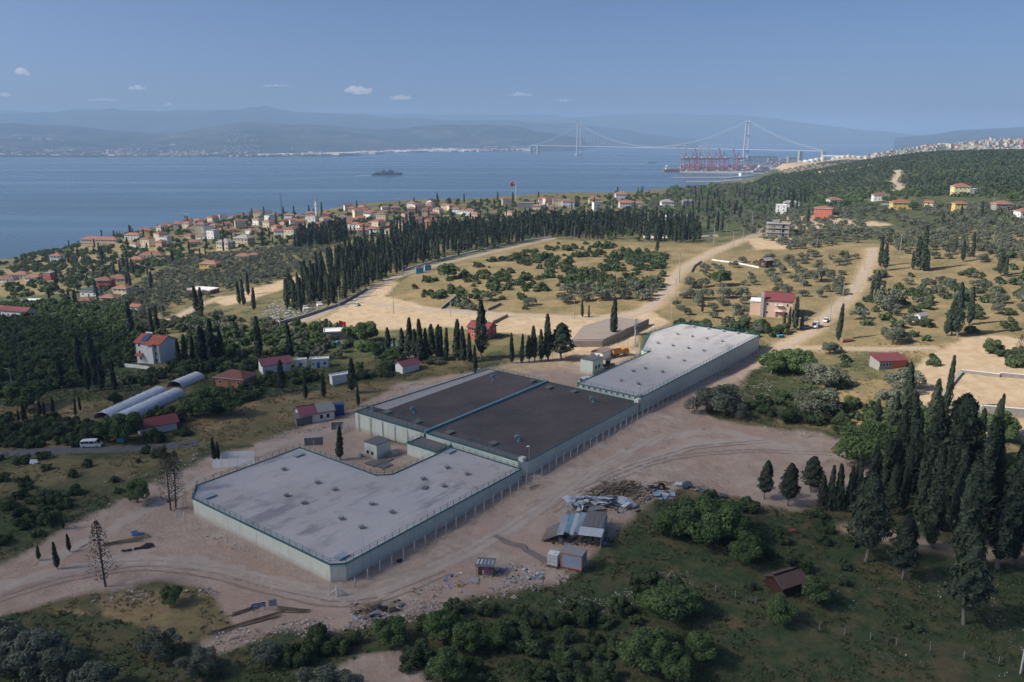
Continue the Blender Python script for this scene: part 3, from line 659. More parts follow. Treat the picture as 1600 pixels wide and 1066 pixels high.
# ------------------------------------------------------------------ houses
OCC = []                                   # ground already taken: x, y, radius
M_TILE = [mat('terracotta_tiles', (.31, .135, .09), .85, .25, 1.2, grime=.3, objvar=.35), mat('faded_red_tiles', (.34, .155, .11), .85, .25, 1.2, grime=.3, objvar=.3), mat('brown_red_tiles', (.235, .105, .08), .85, .25, 1.2, grime=.3, objvar=.3)]
M_MAROON = mat('maroon_sheet_roof', (.185, .05, .055), .7, .15, 1); M_MAROONP = mat('plum_sheet_roof', (.23, .085, .11), .6, .18, 1, grime=.3)
M_RED = mat('bright_red_tiles', (.36, .10, .065), .8, .2, 1.2, grime=.2); M_GREYR = mat('grey_sheet_roof', (.30, .285, .27), .75, .18, .8, grime=.3)
M_GREENR = mat('dark_green_roof', (.035, .07, .06), .6)
W_ = {'white': M_WHITE, 'cream': mat('cream_render', (.62, .53, .38), .85, .1, .6, grime=.3), 'beige': mat('beige_render', (.50, .41, .30), .85, .1, .6, grime=.3), 'pink': mat('pink_render', (.62, .36, .27), .85, .08, .6, grime=.2),
      'peach': mat('peach_render', (.62, .43, .32), .85, .08, .6, grime=.2), 'yellow': mat('yellow_render', (.66, .45, .13), .85, .08, .6, grime=.2), 'lemon': mat('lemon_render', (.70, .62, .30), .85, .08, .6), 'orange': mat('orange_red_render', (.55, .15, .075), .85, .1, .6, grime=.2),
      'grey': mat('grey_block', (.30, .285, .26), .9, .2, .8, grime=.4), 'red': mat('red_render', (.40, .10, .085), .85, .1, .6), 'brown': mat('brown_planks', (.065, .03, .022), .85, .25, 2), 'bluegrey': mat('bluegrey_panel', (.30, .35, .43), .6, .1, 1, grime=.2), 'brick': M_BRICK}
_cache = {}
def roof_mesh(w, d, rise, kind, m, over=.55, soffit=M_WHITE):
    key = ('r', round(w, 1), round(d, 1), round(rise, 1), kind, m.name)
    if key in _cache: return _cache[key]
    W, D = w/2+over, d/2+over; mb = MB(); t = .18
    if kind == 'flat':
        mb.box((0, 0, .12), (w+.3, d+.3, .24)); 
        for sx, sy, lx, ly in ((0, 1, w+.3, .2), (0, -1, w+.3, .2), (1, 0, .2, d-.1), (-1, 0, .2, d-.1)): mb.box((sx*(w/2+.05), sy*(d/2+.05), .42), (lx, ly, .36))
    elif kind == 'hip':
        k = min(W, D)
        if W >= D: R = [(-(W-k*.95), 0, rise), (W-k*.95, 0, rise)]; P = [(-W, -D, 0), (W, -D, 0), (W, D, 0), (-W, D, 0)]+R; F = [(0, 1, 5, 4), (1, 2, 5), (2, 3, 4, 5), (3, 0, 4)]
        else: R = [(0, -(D-k*.95), rise), (0, D-k*.95, rise)]; P = [(-W, -D, 0), (W, -D, 0), (W, D, 0), (-W, D, 0)]+R; F = [(0, 1, 4), (1, 2, 5, 4), (2, 3, 5), (3, 0, 4, 5)]
        B = [(x, y, -t) for x, y, z in P[:4]]
        mb.add(P+B, F); mb.add(P[:4]+B, [(0, 4, 5, 1), (1, 5, 6, 2), (2, 6, 7, 3), (3, 7, 4, 0), (7, 6, 5, 4)], 1)
    elif kind == 'shed':
        mb.slab([(-W, -D, 0), (W, -D, 0), (W, D, rise), (-W, D, rise)], t)
    else:                                   # gable, ridge along x
        mb.slab([(-W, -D, -.15), (W, -D, -.15), (W, 0, rise), (-W, 0, rise)], t); mb.slab([(-W, 0, rise), (W, 0, rise), (W, D, -.15), (-W, D, -.15)], t)
        for sx in (-1, 1): mb.box((sx*0, 0, rise+.02), (2*W, .3, .1))
    _cache[key] = mb.mesh('roof', m, soffit); return _cache[key]
def wall_mesh(w, d, h, kind, rise, m):
    key = ('w', round(w, 1), round(d, 1), round(h, 1), kind, round(rise, 1), m.name)
    if key in _cache: return _cache[key]
    mb = MB(); mb.box((0, 0, h/2-.75), (w, d, h+1.5-.02))
    if kind == 'gable':
        for sx in (-1, 1):
            x = sx*w/2; xi = x-sx*.25
            P = [(x, -d/2, h-.01), (x, d/2, h-.01), (x, 0, h+rise*.93), (xi, -d/2, h-.01), (xi, d/2, h-.01), (xi, 0, h+rise*.93)]
            mb.add(P, [(0, 1, 2), (5, 4, 3), (0, 2, 5, 3), (1, 4, 5, 2)] if sx > 0 else [(2, 1, 0), (3, 4, 5), (3, 5, 2, 0), (2, 5, 4, 1)])
    if kind == 'shed':
        for sx in (-1, 1):
            x = sx*w/2; xi = x-sx*.2; mb.add([(x, -d/2, h), (x, d/2, h), (x, d/2, h+rise*.9), (xi, -d/2, h), (xi, d/2, h), (xi, d/2, h+rise*.9)], [(0, 1, 2), (5, 4, 3), (0, 2, 5, 3), (1, 4, 5, 2)])
        mb.box((0, d/2-.1, h+rise*.45), (w-.4, .2, rise*.9))
    _cache[key] = mb.mesh('wall', m); return _cache[key]
def window_mesh(w, h):
    key = ('n', w, h)
    if key not in _cache: _cache[key] = MB().box((0, -.03, 0), (w, .10, h)).box((0, -.07, 0), (w-.22, .05, h-.22), m=1).mesh('window', M_WHITE, M_GLASS)
    return _cache[key]
DOORM = MB().box((0, -.03, 1.05), (1.1, .1, 2.1)).mesh('door', M_WOOD); DOORB = MB().box((0, -.03, 1.05), (1.0, .1, 2.05)).mesh('door', mat('blue_door', (.03, .13, .45), .6))
CHIMM = MB().box((0, 0, .5), (.7, .7, 1.6)).box((0, 0, 1.35), (.9, .9, .12)).mesh('chimney', M_WHITE)
def house(label, loc, w, d, h, kind='hip', wall='white', roof=None, rz=0., group=None, name='house', cat='house', wins=True, rise=None, chimney=False, door=True, floors=None, winw=1.1, sides=True, over=.55):
    roof = roof or M_TILE[0]; rise = rise if rise is not None else (min(w, d)*.24 if kind == 'hip' else d*.26 if kind == 'gable' else .5)
    t = thing(name, label, cat, loc, rz, group)
    link('wall', wall_mesh(w, d, h, kind, rise, W_[wall]), t); link('roof', roof_mesh(w, d, rise, kind, roof, over), t, (0, 0, h))
    if chimney: link('chimney', CHIMM, t, (w*.22, d*.1, h+rise*.55))
    fl = floors or max(1, round(h/3))
    if wins:
        for f in range(fl):
            z = f*h/fl+min(1.75, h/fl*.58); n = max(1, int(w/3.2)); wm = window_mesh(winw, min(1.3, h/fl*.45))
            for i in range(n):
                x = (i+.5)/n*w-w/2
                if f == 0 and i == n//2 and door: link('door', DOORM, t, (x, -d/2, 0)); continue
                link('window', wm, t, (x, -d/2, z))
            n = max(1, int(d/3.6))
            if sides:
                for i in range(n):
                    y = (i+.5)/n*d-d/2; link('window', wm, t, (w/2, y, z), math.pi/2); link('window', wm, t, (-w/2, y, z), -math.pi/2)
    OCC.append((loc[0], loc[1], max(w, d)*.62+1)); return t
def hs(label, x0, x1, yb, kind='hip', wall='white', roof=None, h=3.2, ratio=.75, rz=0., **kw):
    """a house that spans these photo columns with its foot on this row"""
    p = at((x0+x1)/2, yb); s = size_at(p); c, n = abs(math.cos(rz)), abs(math.sin(rz))
    w = (x1-x0)*s/(c+ratio*n); d = w*ratio
    u = np.array([p[0], p[1]])/math.hypot(p[0], p[1]); q = p[:2]+u*(d*c+w*n)*.45
    return house(label, (float(q[0]), float(q[1]), float(min(hz(*q), hz(*p[:2])+1))), w, d, h, kind, wall, roof, rz, **kw), w, d
# --- houses one can single out
hs('long beige school building with red hip roof above the shore at far left', 129, 189, 383, 'hip', 'beige', M_TILE[1], 6.5, .26, -.1, cat='school', name='school_building', winw=1.6)
hs('wide pale building with long red roof right of the long beige school', 197, 222, 374, 'hip', 'white', M_TILE[1], 5, .5, -.1)
hs('yellow house with red roof at the left end of the village row by the water', 221, 240, 367, 'hip', 'yellow', M_TILE[0], 5.5, .7)
hs('big beige block with grey hip roof, left half of the pair below the village', 340, 367, 391, 'hip', 'cream', M_GREYR, 7, .8, -.35, winw=2)
hs('big beige block with grey hip roof, right half of the pair below the village', 367, 398, 384, 'hip', 'beige', M_GREYR, 7, .7, -.35, winw=2)
hs('four-storey cream apartment house with red roof at the left of the village', 308, 323, 367, 'hip', 'cream', M_TILE[1], 11, .8, cat='apartment house', name='apartment_house')
hs('small white house with red roof alone on the brown headland slope', 82, 99, 409, 'hip', 'white', M_TILE[0], 6, .8)
hs('white house with red roof at the far left edge, lowest of three in a row', 3, 26, 440, 'hip', 'white', M_TILE[2], 3.5, .7)
hs('white house with bright orange roof in the middle of three at far left', 24, 47, 434, 'hip', 'white', M_TILE[1], 3.2, .7)
hs('wide white house with orange roof left of the red-walled house', 42, 66, 438, 'hip', 'white', M_TILE[1], 3.2, .6)
hs('red-walled house with white trim on the left slope', 70, 86, 438, 'flat', 'red', M_GREYR, 6, .8, -.2)
hs('low yellow house with orange roof beside the tan field, left of a pair', 204, 226, 411, 'hip', 'yellow', M_TILE[1], 3.4, .7)
hs('white house with long red roof beside the tan field, right of a pair', 222, 256, 404, 'hip', 'white', M_TILE[0], 3.6, .5)
hs('dark red two-storey house among the olives on the left slope', 156, 177, 450, 'hip', 'red', M_TILE[2], 6, .8)
hs('low house with broad red roof above the dark red house', 173, 200, 441, 'hip', 'beige', M_TILE[2], 3.2, .7)
hs('white house with dark green roof on the left slope', 129, 160, 463, 'hip', 'white', M_GREENR, 4, .6, -.15)
hs('beige two-storey house with red roof by a pole among the olives', 180, 207, 464, 'hip', 'cream', M_TILE[0], 6, .7, -.2)
hs('low house with red hip roof in front of the beige two-storey house', 160, 187, 472, 'hip', 'beige', M_TILE[0], 3.2, .75, -.2)
hs('small red-roofed house half hidden by trees in the left thicket', 122, 146, 476, 'hip', 'beige', M_TILE[2], 3, .7)
hs('long white house with dark red roof at the left edge below the olives', 4, 56, 497, 'gable', 'white', M_MAROON, 4.2, .4, -.25)
hs('low maroon-roofed shed in front of the long white house', -12, 22, 489, 'gable', 'beige', M_MAROON, 3, .5, -.25)
hs('small white house with red roof behind the dark cypress clump', 206, 226, 490, 'gable', 'white', M_TILE[0], 4, .8, -.3)
hs('white cottage with red and yellow roofs beside the cypresses on the left slope', 314, 345, 420, 'hip', 'yellow', M_TILE[1], 3.6, .6, -.2)
hs('small house with orange roof at the edge of the village olives', 370, 392, 407, 'hip', 'cream', M_TILE[1], 3.6, .7)
hs('small house with red roof right of the orange-roofed one at the olives', 390, 404, 405, 'hip', 'beige', M_TILE[0], 3.6, .8)
hs('low wide building with flat white roof among the olives', 295, 342, 461, 'flat', 'red', M_WHITE, 3.0, .55, -.3)
hs('low open shed with pale roof by the road at far left', 38, 62, 476, 'flat', 'grey', M_WHITE, 2.8, .6)
hs('white house with orange roof above the cypress wood, middle of the ridge', 961, 979, 312, 'hip', 'white', M_TILE[1], 6.5, .8, chimney=True)
hs('yellow house with orange roof above the cypress wood', 920, 938, 320, 'hip', 'lemon', M_TILE[1], 6.5, .8)
hs('tall white house with red roof above the cypress wood', 878, 897, 324, 'hip', 'white', M_TILE[0], 7, .8)
hs('small house with bright orange roof left of the tall white house', 841, 858, 316, 'hip', 'white', M_RED, 3.6, .8)
hs('long grey flat-roofed workshop behind the cypress wood', 809, 839, 326, 'flat', 'grey', M_GREYR, 6, .5)
hs('low white flat-roofed workshop beside the long grey one', 840, 856, 326, 'flat', 'white', M_WHITE, 4, .6)
hs('white arched house with red roof at the right end of the cypress wood, left wing', 967, 985, 325, 'gable', 'white', M_TILE[1], 5.5, .8)
hs('long low house with orange roof right of the white arched house', 983, 1003, 323, 'hip', 'white', M_TILE[1], 4, .6)
hs('white modern house with grey roof on the ridge', 1032, 1051, 325, 'hip', 'white', M_GREYR, 6.5, .8, chimney=True)
hs('grey house with dark roof right of the white modern ridge house', 1066, 1083, 322, 'gable', 'grey', M_CONCD, 5, .8)
hs('long low white wall house at the end of the ridge olives', 1040, 1075, 342, 'flat', 'white', M_CONC, 3, .3)
hs('white villa with red roof below the wooded hill', 1362, 1388, 314, 'hip', 'white', M_TILE[2], 5.5, .7, -.2, chimney=True)
hs('pale yellow two-storey villa with red hip roof below the hill at right', 1486, 1513, 305, 'hip', 'lemon', M_TILE[0], 7, .8, -.2)
hs('white annex beside the pale yellow villa', 1511, 1524, 303, 'flat', 'white', M_WHITE, 3.5, .8)
hs('long orange-yellow house with red roof at the hill foot', 1391, 1422, 328, 'hip', 'yellow', M_TILE[0], 5.5, .6, -.15)
hs('small lemon house with pale red roof beside a pole at the hill foot', 1442, 1458, 327, 'gable', 'lemon', M_TILE[1], 5, .9, -.5)
hs('orange-yellow house with red hip roof right of the lemon house', 1488, 1508, 331, 'hip', 'yellow', M_TILE[0], 6, .8, -.15)
hs('grey house with pink hip roof at the right side of the hill foot', 1551, 1576, 330, 'hip', 'grey', M_TILE[1], 5, .8, -.1)
hs('red-roofed house cut by the right edge of the picture', 1588, 1615, 340, 'hip', 'white', M_TILE[0], 4, .7)
hs('three-storey orange-red block with red flat roof and white trim', 1269, 1302, 344, 'hip', 'orange', M_TILE[1], 8.5, .8, -.45, rise=1.6, cat='apartment house', name='apartment_house')
hs('white modern house with terraces left of the orange-red block', 1210, 1230, 337, 'flat', 'white', M_WHITE, 8.5, .8, -.4)
hs('white upper house with grey roof behind the white modern house', 1223, 1248, 327, 'hip', 'white', M_GREYR, 6, .6, -.2)
hs('small red-walled house with pink roof behind the orange-red block', 1293, 1313, 321, 'hip', 'white', M_TILE[0], 5.5, .8)
hs('grey shed with a long pale roof in front of the villa', 1376, 1391, 326, 'shed', 'grey', M_GREYR, 3, .8, -.6)
# unfinished concrete block: floors, columns and dark openings
p = at(1214, 371); s = size_at(p); t = thing('unfinished_building', 'unfinished grey concrete block with open floors near the end of the dirt road', 'building', p, -.35); OCC.append((p[0], p[1], 15))
w, d = 36*s, 24*s
for f in range(4): MB().box((0, d/2, f*3.1), (w, d, .35)).build('floor_slab', M_CONC, t)
for f in range(3):
    for x in (-.46, -.16, .16, .46):
        for y in (.06, .94): MB().box((x*w, d*y, f*3.1+1.55), (.5, .5, 2.74)).build('column', M_CONC, t)
    for (x, ww) in ((-.31, .2), (.0, .24), (.36, .16)): MB().box((x*w, d*.08, f*3.1+1.0 if f % 2 else f*3.1+1.55), (ww*w, .25, 1.6 if f % 2 else 2.7)).build('infill_wall', W_['grey'], t)
    MB().box((.44*w, d*.5, f*3.1+1.55), (.25, d*.7, 2.7)).build('infill_wall', W_['grey'], t); MB().box((0, d*.6, f*3.1+1.55), (w*.7, .25, 2.7)).build('infill_wall', W_['grey'], t)
MB().box((-.1*w, d*.6, 10.4), (w*.3, d*.4, 1.9)).build('stair_head', W_['grey'], t)
# pink villa above the far tank
(t, w, d) = hs('pink gabled villa with maroon roof and tall grey chimney above the far tank', 1186, 1241, 498, 'gable', 'peach', M_MAROON, 7.2, .85, -.35, name='villa', sides=True, winw=1.0)
MB().box((-w/2-2.6, 0, 2.6), (5.1, d*.75, 6.2)).build('side_wing', W_['peach'], t); MB().box((-w/2-2.6, 0, 5.9), (5.5, d*.8, .35)).build('terrace', M_WHITE, t)
MB().box((-w/2-.1, -d/2-.35, 4.9), (1.3, .9, 11.4)).build('tall_chimney', M_CONC, t)
for z in (2.6, 5.2): MB().box((w*.05, -d/2-.6, z), (3.2, 1.2, .2)).build('balcony', M_WHITE, t)
MB().box((w*.15, -d/2-.9, 2.2), (3.2, 1.7, .16), tilt=(.35, 0)).build('porch_roof', M_MAROON, t)
hs('dark brown timber cabin with pale gable roof on the green plot', 1186, 1206, 419, 'gable', 'brown', M_GREYR, 4.2, .9, .55, name='cabin', cat='cabin')
hs('small white shed with grey sheet roof among the olives at right', 1426, 1447, 505, 'gable', 'white', M_GREYR, 3.0, .8, .45, wins=False, name='shed', cat='shed')
(t, w, d) = hs('red and grey garden house with maroon roof and white windows at right', 1362, 1410, 577, 'shed', 'grey', M_MAROON, 3.0, .6, .12, rise=.9, name='garden_house', cat='garden house', wins=False)
for k in range(4): link('window', window_mesh(.95, 1.2), t, (-w*.44+k*w*.11, -d/2, 1.6))
MB().box((w*.24, -d/2-.06, 1.5), (w*.48, .16, 3.0)).build('red_front', W_['orange'], t)
# near left: white house with solar panel
(t, w, d) = hs('white three-storey house with bright red roof and solar water heater at left', 219, 276, 568, 'gable', 'white', M_RED, 8.0, .8, -.33, name='house', winw=1.0, sides=False)
sp = MB().slab([(-w*.30, -d*.45, 9.1-.5), (-w*.05, -d*.45, 8.6), (-w*.05, -d*.12, 10.3), (-w*.30, -d*.12, 10.3)], .12).build('solar_panel', mat('solar_glass', (.03, .07, .16), .15, spec=.6), t)
MB().tube((-w*.32, -d*.05, 10.9), (-w*.05, -d*.05, 10.9), .35, n=10).build('water_tank', M_WHITE, t)
MB().slab([(w*.05, -d/2-1.7, 7.6), (w*.30, -d/2-1.7, 7.6), (w*.30, -d*.1, 9.6), (w*.05, -d*.1, 9.6)], .2).build('dormer_roof', M_RED, t)
MB().box((w*.175, -d/2-.6, 3.8), (w*.24, 1.2, 7.2)).build('bay', W_['white'], t)
MB().slab([(-w*.46, -d/2-1.6, 3.0), (-w*.2, -d/2-1.6, 3.0), (-w*.2, -d/2, 3.8), (-w*.46, -d/2, 3.8)], .15).build('porch_roof', M_RED, t)
dp = MB()
for x in (-w/2+.1, w*.31, w/2-.1): dp.tube((x, -d/2-.1, 0), (x, -d/2-.1, 7.9), .07, n=5)
dp.build('downpipe', mat('brown_pipe', (.12, .05, .04), .6), t)['kind'] = 'stuff'
# red roofed shed with glazed side, beside the asphalt road
(t, w, d) = hs('low house with wide maroon roof and row of white windows by the asphalt road', 212, 279, 680, 'gable', 'white', M_MAROON, 2.8, .75, .62, name='house', wins=False, rise=1.5, over=.8)
for k in range(5): link('window', window_mesh(1.1, 1.5), t, (w/2, -d*.36+k*d*.13, 1.5), math.pi/2)
MB().box((-w*.25, -d/2-.1, .9), (w*.4, .2, 1.3)).build('brick_front', M_BRICK, t)
(t, w, d) = hs('orange-walled house with brown hip roof beyond the white polytunnel', 341, 400, 607, 'hip', 'brick', M_TILE[2], 3.4, .7, -.3)
(t, w, d) = hs('white gabled barn with plum roof left of the portable cabins', 404, 457, 586, 'gable', 'white', M_MAROONP, 3.6, .7, .5, wins=False, name='barn', cat='barn')
(t, w, d) = hs('white portable cabin with blue door and frame', 485, 515, 576, 'flat', 'white', M_WHITE, 3.0, .4, .2, name='portable_cabin', cat='cabin', door=False, sides=False, winw=1.0)
for o in list(t.children):
    if o.name.startswith('window'): bpy.data.objects.remove(o)
link('door', DOORB, t, (-w*.06, -d/2, .1)); link('window', window_mesh(1.1, 1.1), t, (w*.28, -d/2, 1.7)); link('window', window_mesh(.8, .9), t, (-w*.34, -d/2, 1.7))
bl = MB(); 
for x in (-1, 1): bl.box((x*(w/2), -d/2-.02, 1.5), (.2, .2, 3.0))
bl.build('blue_frame', mat('blue_paint', (.04, .14, .45), .6), t)
hs('white cabin with an open dark doorway left of the blue-door cabin', 461, 480, 577, 'flat', 'white', M_WHITE, 3.0, .5, .2, name='portable_cabin', cat='cabin', sides=False)
(t, w, d) = hs('long white shipping container among the bushes', 516, 548, 602, 'flat', 'white', M_WHITE, 2.7, .42, .55, wins=False, name='container', cat='container')
for k in range(9): MB().box((-w/2+w*(k+.5)/9, -d/2-.05, 1.35), (.18, .08, 2.5)).build('rib', M_WHITE, t)
(t, w, d) = hs('white house with plum and pale sheet roof beside the dirt road', 461, 525, 662, 'gable', 'white', M_MAROONP, 3.0, .75, .5, name='house', wins=False, rise=1.6)
MB().slab([(0, -d/2-.5, 3.02), (w/2+.4, -d/2-.5, 3.02), (w/2+.4, -.1, 4.75), (0, -.1, 4.75)], .08).build('pale_roof_sheet', M_GREYR, t)
for x in (.1, .3): link('window', window_mesh(1.1, 1.4), t, (w*x, -d/2, 1.6))
tag(MB().box((0, 0, 1.2), (4.6, 3.6, 2.4)).slab([(-2.5, -2, 2.3), (2.5, -2, 2.3), (2.5, 2, 2.9), (-2.5, 2, 2.9)], .12).build('shed', M_CONCD, loc=tuple(at(474, 662)), rot=.5), 'low dark grey shed in front of the plum-roofed house', 'shed')
tag(MB().box((0, 0, 1.7), (2.4, 2.2, 3.4)).box((0, 0, 3.45), (2.7, 2.5, .14)).build('tarpaulin_booth', mat('blue_tarpaulin', (.035, .09, .26), .6), loc=tuple(at(531, 648)), rot=.4), 'tall blue tarpaulin booth at the right end of the plum-roofed house', 'booth')
hs('small white gabled cottage with plum roof hidden in the bushes', 618, 655, 584, 'gable', 'white', M_MAROONP, 3.0, .7, .7, wins=False, name='cottage', cat='house')
(t, w, d) = hs('low building with flat pale roof and red flag among the olives', 505, 553, 532, 'flat', 'grey', M_WHITE, 3.2, .6, .2)
MB().tube((w*.05, 0, 3), (w*.05, 0, 7.6), .05).build('flagpole', M_STEEL, t)
M_FLAG = mat('red_flag_cloth', (.55, .02, .03), .8)
fl = [(w*.05+k*.55, .25*math.sin(k*1.1), 7.5-.14*k) for k in range(6)]
fb = MB()
for a, b in zip(fl[:-1], fl[1:]): fb.slab([(a[0], a[1], a[2]-1.9), (b[0], b[1], b[2]-1.9), b, a], .03)
fb.build('flag', M_FLAG, t)
(t, w, d) = hs('dark red gabled house behind the tallest cypress', 731, 776, 532, 'gable', 'red', M_MAROON, 4.6, .8, -.5, chimney=True)
(t, w, d) = hs('bright blue sheet metal stall by the cemetery road, larger of two', 649, 662, 428, 'flat', 'white', M_GREYR, 3.2, .6, .3, name='stall', cat='stall', wins=False)
M_BLUE = mat('bright_blue_sheet', (.06, .28, .55), .6)
for o in t.children:
    if o.name.startswith('wall'): o.data = o.data.copy(); o.data.materials[0] = M_BLUE
(t, w, d) = hs('bright blue sheet metal stall by the cemetery road, smaller of two', 663, 674, 423, 'flat', 'white', M_GREYR, 2.8, .6, .3, name='stall', cat='stall', wins=False)
for o in t.children:
    if o.name.startswith('wall'): o.data = o.data.copy(); o.data.materials[0] = M_BLUE
(t, w, d) = hs('brown hut with ribbed sheet roof under the trees at lower right', 1196, 1254, 934, 'gable', 'brown', mat('rust_brown_sheet', (.14, .085, .075), .8, .25, 1, grime=.4), 2.3, .8, .45, wins=False, name='hut', cat='hut', rise=1.2)
for k in range(9): MB().box((-w/2-.4+(w+.8)*k/8, -d*.27, 2.93), (.08, d*.62+.3, .06), tilt=(math.atan2(1.35, d/2+.55), 0)).build('roof_rib', M_WOOD, t)
# --- the village: houses one cannot tell apart, copied from a few kinds
VPOLY = [(190,385),(215,375),(285,350),(330,345),(400,338),(480,341),(545,327),(640,321),(700,318),(800,318),(880,314),(950,312),(940,328),(860,331),(760,340),(690,350),(640,362),(560,372),(500,378),(430,372),(380,366),(330,378),(285,392),(230,395)]
kinds = []
for i, (wl, rf, k, w, d, h) in enumerate([('white', 0, 'hip', 13, 10, 6.2), ('cream', 1, 'hip', 12, 10, 6.2), ('peach', 1, 'hip', 12, 9, 3.6), ('white', 2, 'gable', 13, 9, 6.0), ('beige', 0, 'gable', 11, 9, 3.6), ('cream', 2, 'hip', 14, 11, 8.8), ('white', 1, 'hip', 11, 9, 3.6), ('pink', 0, 'hip', 11, 9, 6.2), ('white', 0, 'flat', 12, 10, 8.6)]):
    kinds.append((wl, rf, k, w, d, h))
cn = {'hip': 'hip', 'gable': 'gable', 'flat': 'flat'}
rn = ['terracotta', 'faded red', 'brown-red']
nv = 0; VH = []; rv = random.Random(5)
cand = []
for gx in np.arange(-560, 330, 15.0):
    for gy in np.arange(480, 1250, 15.0): cand.append((gx+rv.uniform(-6, 6), gy+rv.uniform(-6, 6)))
rv.shuffle(cand); cx = np.array(cand); cz = hz(cx[:, 0], cx[:, 1]); qx, qy, qd = project(cx[:, 0], cx[:, 1], cz)
ok = inpoly(qx, qy, VPOLY) & (cz > 4) & ((qx < 700) | (np.random.default_rng(3).random(len(qx)) < .4)) & (fbm(cx[:, 0], cx[:, 1], 130, 91) > -.42)
for (x, y), z, o_, dd in zip(cand, cz, ok, qd):
    if not o_ or any((x-a)**2+(y-b)**2 < (r+2.6)**2 for a, b, r in OCC): continue
    wl, rf, k, w, d, h = kinds[min(8, int(rv.random()*8.35))]; w *= .77; d *= .77
    lab = ('flat-roofed %s house' % wl if k == 'flat' else '%s house with %s %s roof' % (wl, rn[rf], k))+{3.6: ', one storey', 8.8: ', three storeys', 8.6: ''}.get(h, ', two storeys')+', in the village above the bay'
    ht = house(lab, (x, y, float(z)-.3), w, d, h, k, wl, M_TILE[rf] if k != 'flat' else M_GREYR, rv.choice([-.5, -.2, .1, .35, 1.2])+rv.uniform(-.15, .15), 'houses of the village above the bay', name='village_house', wins=True, sides=False, floors=2 if h > 5 else 1)
    nv += 1; VH.append((ht, ('flat-roofed %s house' % wl if k == 'flat' else '%s house, %s %s roof' % (wl, rn[rf], k))+{3.6: ', one storey', 8.8: ', three storeys', 8.6: ''}.get(h, ', two storeys')+', bay village', *[float(c) for c in project(x, y, float(z))[:2]]))
    if nv > 244: break
print('village houses', nv)
# mosque minaret, radio mast, flag mast
p = at(495, 341); t = thing('minaret', 'slim white minaret with a grey cone rising among the village roofs', 'minaret', p); MB().lathe([(1.3, -1), (1.2, 14), (1.9, 14.2), (1.9, 15.2), (1.0, 15.3), (1.0, 19)], n=10).build('shaft', M_WHITE, t); MB().lathe([(1.2, 19), (.05, 24)], n=10).build('cone', M_GREYR, t)
p = at(441, 340); t = thing('radio_mast', 'thin dark lattice mast rising over the village against the sea', 'mast', p)
mb = MB()
for a in range(3):
    c = (math.cos(a*2.1)*.8, math.sin(a*2.1)*.8)
    mb.tube((*c, 0), (c[0]*.5, c[1]*.5, 27), .12, n=4)
    for z in range(0, 26, 2): mb.tube((c[0]*(1-z/54), c[1]*(1-z/54), z), (math.cos(a*2.1+2.1)*.8*(1-(z+2)/54), math.sin(a*2.1+2.1)*.8*(1-(z+2)/54), z+2), .06, n=3)
mb.build('lattice', M_CONCD, t); MB().box((0, 0, 27.6), (1.6, .6, 1.6)).build('antenna', M_CONCD, t)
p = at(806, 312); t = thing('flag_mast', 'tall mast flying a large red flag above the far village edge', 'flagpole', p)
MB().tube((0, 0, 0), (0, 0, 23), .22).build('pole', M_WHITE, t)
fb = MB(); fl = [(-k*1.4, .5*math.sin(k*1.1), 22.5-.4*k) for k in range(6)]
for a, b in zip(fl[:-1], fl[1:]): fb.slab([(b[0], b[1], b[2]-4.6), (a[0], a[1], a[2]-4.6), a, b], .05)
f = fb.build('flag', M_FLAG, t); MB().lathe([(.9, -.04), (.9, .04)], n=12).build('white_disc', M_WHITE, f, loc=(-2.8, .15, 19.6), rot=(math.pi/2, 0, 0))
# polytunnels
def tunnel(label, pa, pb, r, m, nh=9):
    a = at(*pa); b = at(*pb); L = math.hypot(b[0]-a[0], b[1]-a[1]); z = (a[2]+b[2])/2
    t = thing('polytunnel', label, 'polytunnel', ((a[0]+b[0])/2, (a[1]+b[1])/2, z), math.atan2(b[1]-a[1], b[0]-a[0]))
    n = 12; xs = np.linspace(-L/2, L/2, nh*2+1); V = []; 
    for i, x in enumerate(xs):
        rr = r*(1-.025*(i % 2)+random.uniform(-.012, .012)); 
        for k in range(n+1): A = math.pi*k/n; V.append((x, math.cos(A)*rr, math.sin(A)*rr*.75-.1))
    F = [(i*(n+1)+k, (i+1)*(n+1)+k, (i+1)*(n+1)+k+1, i*(n+1)+k+1) for i in range(len(xs)-1) for k in range(n)]
    me = bpy.data.meshes.new('cover'); me.from_pydata(V, [], F); me.materials.append(m); c = link('cover', me, t)
    so = c.modifiers.new('thick', 'SOLIDIFY'); so.thickness = .05
    for x in xs[::2]: MB().path([(x, math.cos(math.pi*k/10)*(r+.06), math.sin(math.pi*k/10)*(r+.06)*.75-.1) for k in range(11)], .05, 4).build('hoop', M_STEEL, t)
    OCC.append((a[0], a[1], r+1)); OCC.append((b[0], b[1], r+1)); 
    for q in np.linspace(0, 1, 8): OCC.append((a[0]+(b[0]-a[0])*q, a[1]+(b[1]-a[1])*q, r+.5))
def plastic(name, c):
    t = NT(name); p = t.obj(); col = t.mix(t.ramp(t.noise(.9, 6, .7, p), .35, .7), tuple(x*.72 for x in c), c); t.l(col, t.b.inputs['Base Color']); t.b.inputs['Roughness'].default_value = .35
    return t.m
M_PLAS = plastic('dusty_polythene', (.60, .63, .68)); M_PLASW = plastic('white_polythene', (.62, .62, .64))
tunnel('long dusty polytunnel, upper of the two parallel ones at left', (160, 655), (250, 615), 3.2, M_PLAS)
tunnel('dusty polytunnel in front, lower of the two parallel ones at left', (187, 657), (277, 618), 3.2, M_PLAS)
tunnel('short bright white polytunnel beyond the two long dusty ones', (273, 606), (309, 591), 3.2, M_PLASW, 4)
